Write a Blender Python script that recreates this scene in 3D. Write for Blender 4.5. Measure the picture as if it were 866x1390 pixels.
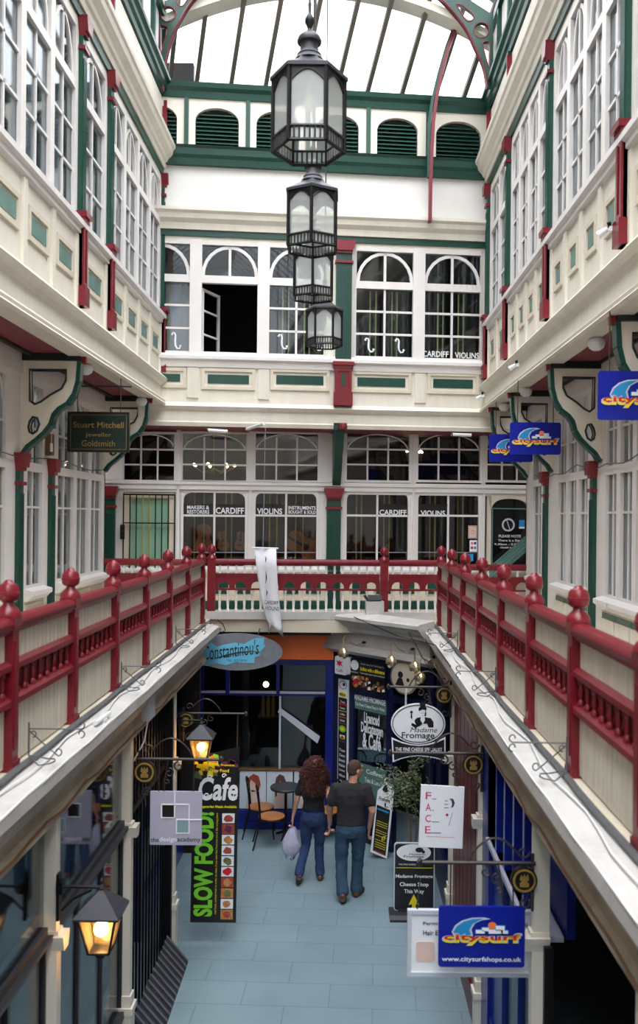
import bpy, math, random
from mathutils import Matrix, Vector
sc = bpy.context.scene
for o in list(bpy.data.objects): bpy.data.objects.remove(o)
C = sc.collection
PI = math.pi
# ---------------------------------------------------------------- camera, sky, exposure
FPX, CX, CY, ROLL = 1200.0, 464.0, 702.0, 0.010
EYE = Vector((0, 0, 5.0))
cs, sn = math.cos(ROLL), math.sin(ROLL)
cd = bpy.data.cameras.new('camera'); cam = bpy.data.objects.new('camera', cd); C.objects.link(cam)
cam.matrix_world = Matrix(((cs, -sn, 0, 0), (0, 0, -1, 0), (sn, cs, 0, EYE.z), (0, 0, 0, 1)))
cd.sensor_width = 36; cd.lens = FPX/1390*36
cd.shift_x = (433-CX)/1390; cd.shift_y = (CY-695)/1390
cd.clip_start = .05; cd.clip_end = 200
cd.dof.use_dof = True; cd.dof.focus_distance = 13.0; cd.dof.aperture_fstop = 2.0
sc.camera = cam
w = bpy.data.worlds.new('sky'); sc.world = w; w.use_nodes = True
bg = w.node_tree.nodes['Background']; bg.inputs[0].default_value = (.94, .965, 1, 1)
# overcast sky: brightest overhead, dimmer towards the horizon
_t = w.node_tree; _g = _t.nodes.new('ShaderNodeTexCoord'); _s = _t.nodes.new('ShaderNodeSeparateXYZ'); _r = _t.nodes.new('ShaderNodeMapRange')
_r.inputs[1].default_value = 0; _r.inputs[2].default_value = 1; _r.inputs[3].default_value = .55; _r.inputs[4].default_value = 1.7
_t.links.new(_g.outputs['Generated'], _s.inputs[0]); _t.links.new(_s.outputs[2], _r.inputs[0]); _t.links.new(_r.outputs[0], bg.inputs[1])
sl = bpy.data.lights.new('soft_sun', 'SUN'); sl.energy = 1.6; sl.angle = math.radians(70); sl.color = (1, .995, .985)
so = bpy.data.objects.new('soft_sun', sl); C.objects.link(so); so.rotation_euler = (math.radians(24), math.radians(2), 0)
sc.view_settings.view_transform = 'Standard'; sc.view_settings.look = 'None'
sc.view_settings.gamma = 1; sc.view_settings.use_curve_mapping = False
sc.view_settings.exposure = 1.8
sc.cycles.max_bounces = 8; sc.cycles.diffuse_bounces = 4; sc.cycles.transparent_max_bounces = 24
sc.cycles.caustics_reflective = False; sc.cycles.caustics_refractive = False
sc.cycles.sample_clamp_indirect = 6

def ray(px, py):
    a = (px-CX)/FPX; b = (CY-py)/FPX
    return Vector((a*cs-b*sn, 1, a*sn+b*cs))

class Fr:
    """a wall frame: u right along the wall, v into it, z up"""
    def __init__(s, M): s.M = M; s.I = M.inverted()
    def px(s, px, py, v=0):
        o = s.I @ EYE; d = s.I.to_3x3() @ ray(px, py)
        t = (v-o.y)/d.y; p = o+d*t
        return p.x, p.z
    def r(s, x0, y0, x1, y1, v=0):          # pixel rectangle -> u0,u1,z0,z1
        a = s.px(x0, (y0+y1)/2, v); b = s.px(x1, (y0+y1)/2, v)
        m = (x0+x1)/2
        return a[0], b[0], s.px(m, y1, v)[1], s.px(m, y0, v)[1]
def G(Y): return Fr(Matrix.Translation((0, Y, 0)))
def SK(Y, a): return Fr(Matrix.Translation((0, Y, 0)) @ Matrix.Rotation(math.atan(a), 4, 'Z'))
def LF(X): return Fr(Matrix.Translation((-X, 0, 0)) @ Matrix.Rotation(PI/2, 4, 'Z'))     # u = +Y
def RF(X): return Fr(Matrix.Translation((X, 0, 0)) @ Matrix.Rotation(-PI/2, 4, 'Z'))     # u = -Y

# ---------------------------------------------------------------- materials
def new_mat(name):
    m = bpy.data.materials.new(name); m.use_nodes = True
    return m, m.node_tree, m.node_tree.nodes['Principled BSDF']
def lin(c):
    return tuple((x/255/12.92 if x/255 <= .04045 else ((x/255+.055)/1.055)**2.4) for x in c)+(1,)
def paint(name, rgb, rough=.5, var=.12, scale=3, bump=.0, metal=0, spec=.5, streak=False):
    m, t, p = new_mat(name)
    tc = t.nodes.new('ShaderNodeTexCoord'); mp = t.nodes.new('ShaderNodeMapping'); n = t.nodes.new('ShaderNodeTexNoise')
    t.links.new(tc.outputs['Object'], mp.inputs[0]); t.links.new(mp.outputs[0], n.inputs[0])
    if streak: mp.inputs['Scale'].default_value = (3, 3, .35)
    n.inputs['Scale'].default_value = scale; n.inputs['Detail'].default_value = 6; n.inputs['Roughness'].default_value = .65
    r = t.nodes.new('ShaderNodeValToRGB'); c = lin(rgb)
    r.color_ramp.elements[0].position = .3; r.color_ramp.elements[1].position = .62
    r.color_ramp.elements[0].color = (c[0]*(1-var), c[1]*(1-var*1.05), c[2]*(1-var*1.15), 1); r.color_ramp.elements[1].color = c
    t.links.new(n.outputs[0], r.inputs[0]); t.links.new(r.outputs[0], p.inputs['Base Color'])
    p.inputs['Roughness'].default_value = rough; p.inputs['Metallic'].default_value = metal
    p.inputs['Specular IOR Level'].default_value = spec
    if bump:
        b = t.nodes.new('ShaderNodeBump'); b.inputs['Strength'].default_value = bump; b.inputs['Distance'].default_value = .02
        n2 = t.nodes.new('ShaderNodeTexNoise'); n2.inputs['Scale'].default_value = scale*9
        t.links.new(tc.outputs['Object'], n2.inputs[0]); t.links.new(n2.outputs[0], b.inputs['Height']); t.links.new(b.outputs[0], p.inputs['Normal'])
    return m
def emit(name, rgb, st):
    m, t, p = new_mat(name); p.inputs['Base Color'].default_value = lin(rgb)
    p.inputs['Emission Color'].default_value = lin(rgb); p.inputs['Emission Strength'].default_value = st
    return m
def glassmat(name, tint=(1, 1, 1), refl=.5, rough=.02, minr=.04, dirt=0.0, dirtcol=(.8, .8, .78)):
    m = bpy.data.materials.new(name); m.use_nodes = True; t = m.node_tree; t.nodes.clear()
    out = t.nodes.new('ShaderNodeOutputMaterial'); mix = t.nodes.new('ShaderNodeMixShader')
    tr = t.nodes.new('ShaderNodeBsdfTransparent'); tr.inputs[0].default_value = tint+(1,)
    gl = t.nodes.new('ShaderNodeBsdfGlossy'); gl.inputs['Roughness'].default_value = rough
    lw = t.nodes.new('ShaderNodeLayerWeight'); lw.inputs[0].default_value = .35
    ma = t.nodes.new('ShaderNodeMath'); ma.operation = 'MULTIPLY_ADD'; ma.inputs[1].default_value = refl; ma.inputs[2].default_value = minr
    t.links.new(lw.outputs['Fresnel'], ma.inputs[0]); t.links.new(ma.outputs[0], mix.inputs[0])
    t.links.new(tr.outputs[0], mix.inputs[1]); t.links.new(gl.outputs[0], mix.inputs[2])
    src = mix
    if dirt:
        df = t.nodes.new('ShaderNodeBsdfDiffuse'); df.inputs[0].default_value = dirtcol+(1,)
        m2 = t.nodes.new('ShaderNodeMixShader'); m2.inputs[0].default_value = dirt
        t.links.new(mix.outputs[0], m2.inputs[1]); t.links.new(df.outputs[0], m2.inputs[2]); src = m2
    t.links.new(src.outputs[0], out.inputs[0]); return m

M = {}
M['cream'] = paint('cream_paint', (226, 220, 207), .55, .10, 1.6, .1, streak=True)
M['creamd'] = paint('buff_paint', (216, 206, 187), .55, .12, 1.6, .1)
M['white'] = paint('white_paint', (226, 222, 220), .5, .08, 2.2, .08)
M['plaster'] = paint('white_plaster', (228, 226, 222), .8, .08, 1.2, .15)
M['boards'] = paint('weathered_white_boards', (222, 216, 202), .6, .22, 5, .1, streak=True)
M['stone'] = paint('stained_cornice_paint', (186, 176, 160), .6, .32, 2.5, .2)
M['barmetal'] = paint('roof_bar_paint', (104, 96, 88), .6, .1, 3)
M['ledge'] = paint('white_ledge_paint', (196, 193, 190), .6, .2, 3, .2)
M['red'] = paint('maroon_gloss_paint', (122, 24, 38), .3, .18, 4, .06)
M['green'] = paint('dark_green_gloss_paint', (10, 66, 55), .35, .15, 3, .06)
M['greend'] = paint('deep_green_paint', (6, 34, 30), .4, .15, 3)
M['greenp'] = paint('pale_and_hazed_green_paint', (96, 134, 126), .4, .25, 4)  # own pale green; on side panels it paints in haze and reflected light
M['mint'] = paint('mint_green_paint', (134, 178, 152), .6, .06, 2)
M['soffit'] = paint('maroon_soffit_paint', (126, 48, 62), .55, .12, 2)
M['grey'] = paint('grey_metal_paint', (104, 104, 112), .4, .1, 5)
M['dgrey'] = paint('dark_grey_paint', (52, 53, 60), .45, .1, 5, spec=.4)
M['black'] = paint('black_iron', (13, 12, 14), .45, .2, 8, spec=.3)
M['iron'] = paint('rusty_brown_iron', (52, 42, 40), .5, .25, 10)
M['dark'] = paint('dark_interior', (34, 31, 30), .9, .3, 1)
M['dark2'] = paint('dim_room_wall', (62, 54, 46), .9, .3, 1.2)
M['drape'] = paint('net_curtain', (176, 172, 172), .9, .16, 5, streak=True)
M['blind'] = paint('grey_blind', (190, 192, 200), .9, .10, 3, streak=True)
M['navy'] = paint('royal_blue_gloss_paint', (10, 32, 128), .3, .15, 3)
M['navyd'] = paint('navy_paint', (18, 24, 66), .35, .15, 3)
M['orange'] = paint('orange_paint', (250, 122, 62), .5, .05, 2)
M['oxblood'] = paint('oxblood_paint', (98, 20, 28), .35, .15, 3)
M['signblue'] = paint('bright_blue_sign', (8, 28, 150), .3, .04, 2)
M['signwhite'] = paint('white_sign', (240, 242, 248), .35, .03, 2)
M['signblack'] = paint('black_sign', (20, 20, 22), .35, .05, 2)
M['lilac'] = paint('lilac_grey_sign', (176, 174, 196), .4, .05, 2)
M['slate'] = paint('slate_sign', (128, 132, 142), .5, .25, 7)
M['skyblue'] = paint('sky_blue_paint', (108, 196, 232), .5, .08, 4)
M['lime'] = paint('lime_green', (122, 208, 44), .5, .02, 2)
M['yellow'] = paint('yellow_paint', (232, 218, 30), .5, .02, 2)
M['gold'] = paint('gold_leaf', (150, 122, 58), .45, .2, 10)
M['brass'] = paint('pale_brass', (214, 196, 160), .25, .1, 6, metal=.8)
M['teal'] = paint('grey_teal', (126, 160, 166), .5, .05, 3)
M['redink'] = paint('red_ink', (206, 24, 44), .5, .02, 2)
M['pinkink'] = paint('crimson_ink', (208, 30, 84), .5, .02, 2)
M['ltblue'] = paint('light_blue_ink', (34, 140, 204), .5, .02, 2)
M['silver'] = paint('silver_grey', (196, 202, 214), .4, .05, 3)
M['wood'] = paint('varnished_wood', (176, 112, 60), .35, .3, 9)
M['brownwood'] = paint('brown_wood', (120, 84, 54), .5, .3, 9)
M['violin'] = paint('orange_varnish', (172, 96, 44), .25, .3, 6)
M['goldline'] = paint('gold_ribbon', (168, 138, 62), .5, .2, 9)
M['limeline'] = paint('pale_lime_ribbon', (190, 200, 110), .5, .1, 9)
M['cable'] = paint('grey_cable', (92, 94, 98), .5, .2, 9)
M['plastic'] = paint('white_plastic', (226, 228, 230), .3, .06, 5)
M['skin'] = paint('skin', (206, 150, 126), .5, .12, 12)
M['tee'] = paint('black_cotton', (30, 29, 33), .9, .25, 7, .3)
M['tee2'] = paint('charcoal_cotton', (44, 42, 47), .9, .25, 7, .3)
M['jean'] = paint('blue_denim', (42, 62, 108), .9, .4, 9, .5)
M['jean2'] = paint('faded_teal_denim', (48, 78, 104), .9, .4, 9, .5)
M['curl'] = paint('auburn_curls', (88, 44, 36), .5, .5, 14)
M['hairb'] = paint('short_brown_hair', (86, 66, 56), .8, .5, 30, .6)
M['shoe'] = paint('brown_leather', (112, 62, 40), .45, .3, 9)
M['sole'] = paint('dark_sole', (50, 34, 28), .7, .2, 9)
M['bag'] = paint('pale_violet_fabric', (188, 186, 212), .7, .2, 9, .4)
M['leaf'] = paint('olive_leaf', (92, 116, 82), .5, .4, 6)
M['bark'] = paint('pale_bark', (134, 108, 84), .8, .3, 12, .5)
M['pot'] = paint('black_pot', (36, 36, 40), .5, .2, 6)
M['banner'] = paint('white_banner_cloth', (226, 226, 232), .8, .06, 4, .2)
M['food1'] = paint('food_photo_red', (186, 84, 62), .5, .6, 34)
M['food2'] = paint('food_photo_green', (120, 126, 74), .5, .6, 34)
M['food3'] = paint('food_photo_orange', (214, 148, 88), .5, .55, 34)
M['grape'] = paint('grape_purple', (108, 42, 84), .4, .3, 10)
M['hair1'] = paint('poster_ginger_hair', (156, 74, 50), .5, .3, 20)
M['hair2'] = paint('poster_brown_hair', (92, 68, 64), .5, .3, 20)
M['pskin'] = paint('poster_skin', (226, 196, 184), .5, .1, 6)
M['posterbg'] = paint('poster_pale_blue', (206, 220, 230), .4, .05, 3)
M['purpleink'] = paint('violet_ink', (160, 44, 140), .5, .05, 3)

M['bulb'] = emit('warm_bulb', (255, 196, 110), 14)
M['bulboff'] = paint('milk_bulb', (224, 212, 180), .3, .05, 3)
M['chand'] = emit('chandelier_flame', (255, 214, 160), 6)
M['wglass'] = glassmat('window_glass', (.86, .9, .92), .5, .03, .04)
M['sglass'] = glassmat('shop_glass', (.8, .84, .88), .5, .03, .03)
M['lglass'] = glassmat('lantern_glass', (.93, .95, .93), .5, .05, .07, .34, (.80, .84, .84))
M['rglass'] = glassmat('roof_glass', (.97, .98, 1), .05, .1, .01)
M['oglass'] = glassmat('amber_lamp_glass', (1, .86, .66), .3, .1, .04, .10, (.9, .7, .4))
def floormat():
    m, t, p = new_mat('blue_grey_slate_tiles')
    tc = t.nodes.new('ShaderNodeTexCoord')
    br = t.nodes.new('ShaderNodeTexBrick'); br.offset = .5; br.inputs['Scale'].default_value = 1
    br.inputs['Brick Width'].default_value = .9; br.inputs['Row Height'].default_value = .45; br.inputs['Mortar Size'].default_value = .006
    br.inputs['Color1'].default_value = lin((124, 146, 156)); br.inputs['Color2'].default_value = lin((129, 151, 160)); br.inputs['Mortar'].default_value = lin((108, 126, 135))
    mp = t.nodes.new('ShaderNodeMapping'); mp.inputs['Rotation'].default_value = (0, 0, .04)
    t.links.new(tc.outputs['Object'], mp.inputs[0]); t.links.new(mp.outputs[0], br.inputs[0])
    n = t.nodes.new('ShaderNodeTexNoise'); n.inputs['Scale'].default_value = 1.3; n.inputs['Detail'].default_value = 8
    mx = t.nodes.new('ShaderNodeMixRGB'); mx.blend_type = 'MULTIPLY'; mx.inputs[0].default_value = .55
    rp = t.nodes.new('ShaderNodeValToRGB'); rp.color_ramp.elements[0].position = .32; rp.color_ramp.elements[0].color = (.72, .74, .76, 1); rp.color_ramp.elements[1].position = .66
    t.links.new(tc.outputs['Object'], n.inputs[0]); t.links.new(n.outputs[0], rp.inputs[0])
    t.links.new(br.outputs[0], mx.inputs[1]); t.links.new(rp.outputs[0], mx.inputs[2]); t.links.new(mx.outputs[0], p.inputs['Base Color'])
    p.inputs['Roughness'].default_value = .38
    b = t.nodes.new('ShaderNodeBump'); b.inputs['Strength'].default_value = .25; b.inputs['Distance'].default_value = .01
    n2 = t.nodes.new('ShaderNodeTexNoise'); n2.inputs['Scale'].default_value = 14
    t.links.new(tc.outputs['Object'], n2.inputs[0]); t.links.new(n2.outputs[0], b.inputs['Height']); t.links.new(b.outputs[0], p.inputs['Normal'])
    return m
M['floor'] = floormat()

# ---------------------------------------------------------------- mesh builder
_tc = {}
def text_geo(body, bold=0, shear=0):
    k = (body, bold, shear)
    if k not in _tc:
        cu = bpy.data.curves.new('t', 'FONT'); cu.body = body; cu.offset = bold; cu.shear = shear; cu.resolution_u = 3
        ob = bpy.data.objects.new('t', cu); me = bpy.data.meshes.new_from_object(ob)
        vs = [v.co.copy() for v in me.vertices]; fs = [tuple(p.vertices) for p in me.polygons]
        bpy.data.objects.remove(ob); bpy.data.curves.remove(cu); bpy.data.meshes.remove(me)
        _tc[k] = (vs, fs)
    return _tc[k]
class MB:
    def __init__(s, off=(0, 0, 0)): s.v = []; s.f = []; s.off = Vector(off); s.m = []; s.cur = 0; s.mats = []
    def use(s, mat):
        if mat not in s.mats: s.mats.append(mat)
        s.cur = s.mats.index(mat); return s
    def add(s, vs, fs):
        b = len(s.v)
        for p in vs: s.v.append(Vector(p)-s.off)
        for f in fs: s.f.append(tuple(b+i for i in f)); s.m.append(s.cur)
        return s
    def box(s, x0, x1, y0, y1, z0, z1):
        if x0 > x1: x0, x1 = x1, x0
        if y0 > y1: y0, y1 = y1, y0
        if z0 > z1: z0, z1 = z1, z0
        return s.add([(x, y, z) for x in (x0, x1) for y in (y0, y1) for z in (z0, z1)],
              [(0, 1, 3, 2), (4, 6, 7, 5), (0, 4, 5, 1), (2, 3, 7, 6), (0, 2, 6, 4), (1, 5, 7, 3)])
    def prism(s, poly, y0, y1):                       # polygon in (u,z), thickness along v
        a = sum(poly[i][0]*poly[(i+1) % len(poly)][1]-poly[(i+1) % len(poly)][0]*poly[i][1] for i in range(len(poly)))
        if a < 0: poly = poly[::-1]
        n = len(poly)
        return s.add([(p[0], y0, p[1]) for p in poly]+[(p[0], y1, p[1]) for p in poly],
              [tuple(range(n)), tuple(range(2*n-1, n-1, -1))]+[(i, n+i, n+(i+1) % n, (i+1) % n) for i in range(n)])
    def ring(s, A, B, y0, y1):                        # between two loops of equal length in (u,z)
        n = len(A)
        a = sum(A[i][0]*A[(i+1) % n][1]-A[(i+1) % n][0]*A[i][1] for i in range(n))
        if a < 0: A = A[::-1]; B = B[::-1]
        V = [(p[0], y0, p[1]) for p in A]+[(p[0], y0, p[1]) for p in B]+[(p[0], y1, p[1]) for p in A]+[(p[0], y1, p[1]) for p in B]
        F = []
        for i in range(n):
            j = (i+1) % n
            F += [(i, j, n+j, n+i), (2*n+j, 2*n+i, 3*n+i, 3*n+j), (j, i, 2*n+i, 2*n+j), (n+i, n+j, 3*n+j, 3*n+i)]
        return s.add(V, F)
    def band(s, A, B, y0, y1):                        # open strip between polylines A and B (u,z)
        n = len(A)
        V = [(p[0], y0, p[1]) for p in A]+[(p[0], y0, p[1]) for p in B]+[(p[0], y1, p[1]) for p in A]+[(p[0], y1, p[1]) for p in B]
        F = [(0, n, 3*n, 2*n), (n-1, 3*n-1, 4*n-1, 2*n-1)]
        for i in range(n-1):
            F += [(i, i+1, n+i+1, n+i), (2*n+i+1, 2*n+i, 3*n+i, 3*n+i+1), (i+1, i, 2*n+i, 2*n+i+1), (n+i, n+i+1, 3*n+i+1, 3*n+i)]
        return s.add(V, F)
    def sweep(s, x0, x1, prof):                       # profile of (v,z) run along u
        n = len(prof)
        return s.add([(x0, p[0], p[1]) for p in prof]+[(x1, p[0], p[1]) for p in prof],
              [tuple(range(n-1, -1, -1)), tuple(range(n, 2*n))]+[(i, (i+1) % n, n+(i+1) % n, n+i) for i in range(n)])
    def tube(s, pts, r, n=8, closed=False):
        pts = [Vector(p) for p in pts]; L = len(pts); rings = []
        up = None
        for i, p in enumerate(pts):
            if closed: d = pts[(i+1) % L]-pts[i-1]
            else: d = pts[min(i+1, L-1)]-pts[max(i-1, 0)]
            d.normalize()
            if up is None: up = d.orthogonal().normalized()
            up = (up-d*up.dot(d))
            if up.length < 1e-6: up = d.orthogonal()
            up.normalize(); sd = d.cross(up)
            rr = r[i] if isinstance(r, (list, tuple)) else r
            rings.append([p+(up*math.cos(2*PI*k/n)+sd*math.sin(2*PI*k/n))*rr for k in range(n)])
        V = [q for rg in rings for q in rg]; F = []
        for i in range(L if closed else L-1):
            a = i*n; b = ((i+1) % L)*n
            F += [(a+k, a+(k+1) % n, b+(k+1) % n, b+k) for k in range(n)]
        if not closed: F += [tuple(range(n-1, -1, -1)), tuple(range((L-1)*n, L*n))]
        return s.add(V, F)
    def lathe(s, prof, c=(0, 0, 0), n=16, rot=0, sq=(1, 1)):      # (r,z) about vertical axis
        V = []; L = len(prof)
        for r, z in prof:
            for k in range(n):
                a = 2*PI*k/n+rot; V.append((c[0]+r*sq[0]*math.cos(a), c[1]+r*sq[1]*math.sin(a), c[2]+z))
        F = [(i*n+k, i*n+(k+1) % n, (i+1)*n+(k+1) % n, (i+1)*n+k) for i in range(L-1) for k in range(n)]
        F += [tuple(range(n-1, -1, -1)), tuple(range((L-1)*n, L*n))]
        return s.add(V, F)
    def disc(s, cu, cz, r, y0, y1, n=28, rz=None):
        rz = rz or r
        return s.prism([(cu+r*math.cos(2*PI*k/n), cz+rz*math.sin(2*PI*k/n)) for k in range(n)], y0, y1)
    def hoop(s, cu, cz, r, w_, y0, y1, n=28, rz=None):
        rz = rz or r
        A = [(cu+r*math.cos(2*PI*k/n), cz+rz*math.sin(2*PI*k/n)) for k in range(n)]
        B = [(cu+(r-w_)*math.cos(2*PI*k/n), cz+(rz-w_)*math.sin(2*PI*k/n)) for k in range(n)]
        return s.ring(A, B, y0, y1)
    def rrect(s, x0, x1, z0, z1, y0, y1, r=.03):
        P = []
        for cx, cz, a0 in ((x1-r, z1-r, 0), (x0+r, z1-r, 90), (x0+r, z0+r, 180), (x1-r, z0+r, 270)):
            for k in range(5):
                a = math.radians(a0+k*22.5); P.append((cx+r*math.cos(a), cz+r*math.sin(a)))
        return s.prism(P, y0, y1)
    def frame(s, x0, x1, z0, z1, t, y0, y1):
        A = [(x0, z0), (x1, z0), (x1, z1), (x0, z1)]; B = [(x0+t, z0+t), (x1-t, z0+t), (x1-t, z1-t), (x0+t, z1-t)]
        return s.ring(A, B, y0, y1)
    def ball(s, c, r, n=10, sc_=(1, 1, 1)):
        V = []; F = []; m_ = n//2+1
        for i in range(m_+1):
            t = PI*i/m_
            for k in range(n):
                a = 2*PI*k/n; V.append((c[0]+r*sc_[0]*math.sin(t)*math.cos(a), c[1]+r*sc_[1]*math.sin(t)*math.sin(a), c[2]+r*sc_[2]*math.cos(t)))
        F = [(i*n+k, (i+1)*n+k, (i+1)*n+(k+1) % n, i*n+(k+1) % n) for i in range(m_) for k in range(n)]
        return s.add(V, F)
    def text(s, body, u, v, z, w_, h, rot=0, bold=0, shear=0, depth=.003):
        vs, fs = text_geo(body, bold, shear)
        if not vs: return s
        x0 = min(p.x for p in vs); x1 = max(p.x for p in vs); z0 = min(p.y for p in vs); z1 = max(p.y for p in vs)
        c, n = math.cos(rot), math.sin(rot)
        P = []
        for p in vs:
            a = ((p.x-x0)/(x1-x0)-.5)*w_; b = ((p.y-z0)/(z1-z0)-.5)*h
            P.append((u+a*c-b*n, v, z+a*n+b*c))
        return s.add(P, fs)
    def map(s, f): s.v = [Vector(f(p)) for p in s.v]; return s
    def build(s, name, mat=None, parent=None, M_=None, smooth=False, kind=None):
        me = bpy.data.meshes.new(name); me.from_pydata([tuple(p) for p in s.v], [], s.f)
        mats = s.mats if s.mats else [mat]
        for x in mats: me.materials.append(M[x] if isinstance(x, str) else x)
        if s.mats:
            me.polygons.foreach_set('material_index', s.m)
        if smooth:
            me.polygons.foreach_set('use_smooth', [True]*len(me.polygons))
            if smooth != 'all': me.set_sharp_from_angle(angle=math.radians(40))
        me.update()
        o = bpy.data.objects.new(name, me); C.objects.link(o)
        if parent is not None: o.parent = parent
        if M_ is not None: o.matrix_world = M_
        if kind: o['kind'] = kind
        return o
def tag(o, label, cat, group=None, kind=None):
    if label: o['label'] = label
    if cat: o['category'] = cat
    if group: o['group'] = group
    if kind: o['kind'] = kind
    return o
class Th:
    """a thing: Empty at its base; parts are built in frame coordinates"""
    def __init__(s, fr, base, name, label=None, cat=None, group=None, kind=None):
        s.fr = fr; s.base = Vector(base)
        s.o = bpy.data.objects.new(name, None); C.objects.link(s.o); s.o.empty_display_size = .1
        s.o.matrix_world = fr.M @ Matrix.Translation(s.base)
        tag(s.o, label, cat, group, kind)
    def mb(s): return MB(s.base)
    def part(s, name, mb, mat=None, parent=None, smooth=False, label=None, stuff=False):
        o = mb.build(name, mat, parent or s.o, None, smooth)
        if label: o['label'] = label
        if stuff: o['kind'] = 'stuff'
        return o
def solo(fr, base, name, mb_fn, mat, label=None, cat=None, group=None, kind=None, smooth=False):
    mb = MB(base); mb_fn(mb)
    o = mb.build(name, mat, None, fr.M @ Matrix.Translation(Vector(base)), smooth)
    return tag(o, label, cat, group, kind)
def copy_tree(o, parent=None):
    c = o.copy(); C.objects.link(c)
    if parent is not None: c.parent = parent; c.matrix_parent_inverse = o.matrix_parent_inverse
    for ch in list(o.children): copy_tree(ch, c)
    return c
def arc(cx, cz, rx, rz, a0, a1, n):
    return [(cx+rx*math.cos(math.radians(a0+(a1-a0)*k/(n-1))), cz+rz*math.sin(math.radians(a0+(a1-a0)*k/(n-1)))) for k in range(n)]
W1 = Fr(Matrix.Identity(4))
# ================================================================ frames of the place
XL, XR = 2.05, 1.464            # gallery railings
JL, JR = LF(2.97), RF(2.40)     # jettied upper storeys
WL, WR = LF(3.62), RF(2.96)     # gallery level side walls
GL, GR = LF(1.93), RF(1.36)     # ground floor shopfronts
BU = SK(14.60, .10)             # end wall, upper storey
BL = SK(15.20, .10)             # end wall, gallery storey
BR = SK(13.70, .05)             # end railing
BS = G(14.20)                   # end shopfront
DG = Fr(Matrix.Translation((-.14, 14.17, 0)) @ Matrix.Rotation(math.radians(-46.5), 4, 'Z'))   # corner shopfront
YN = -9.0
nwin = [0]; ntrim = [0]; ndoor = [0]
def st(fr, name, label, cat, fn, mat, base=(0, 0, 0), smooth=False):
    return solo(fr, base, name, fn, mat, label, cat, None, 'structure', smooth)
def trim(fr, label, fn, mat, base=(0, 0, 0), smooth=False, cat='moulding'):
    ntrim[0] += 1
    return st(fr, 'trim_%d' % ntrim[0], label, cat, fn, mat, base, smooth)

# ---- ground, slabs, enclosing shell
st(W1, 'floor', 'blue grey slate paving of the shopping arcade floor', 'floor', lambda m: m.box(-5, 5, -9.2, 17, -.2, 0), 'floor')
st(W1, 'floor_gallery_left', 'walkway floor of the left gallery behind its railing', 'floor', lambda m: m.box(-3.70, -2.0, YN, 13.6, 3.22, 3.42), 'creamd')
st(W1, 'floor_gallery_right', 'walkway floor of the right gallery behind its railing', 'floor', lambda m: m.box(1.42, 3.05, YN, 13.6, 3.22, 3.42), 'creamd')
st(W1, 'floor_gallery_back', 'walkway floor in front of the violin shop', 'floor', lambda m: m.box(-4.6, 4.2, 13.6, 15.9, 3.22, 3.415), 'creamd')

st(W1, 'wall_front_blocker', 'added cream wall unseen behind the viewer, dimming reflections in the windows', 'wall', lambda m: m.box(-4, 4, -9.3, -9.05, 0, 9.0), 'cream')  # unseen wall added to keep bright sky out of the window reflections
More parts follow.
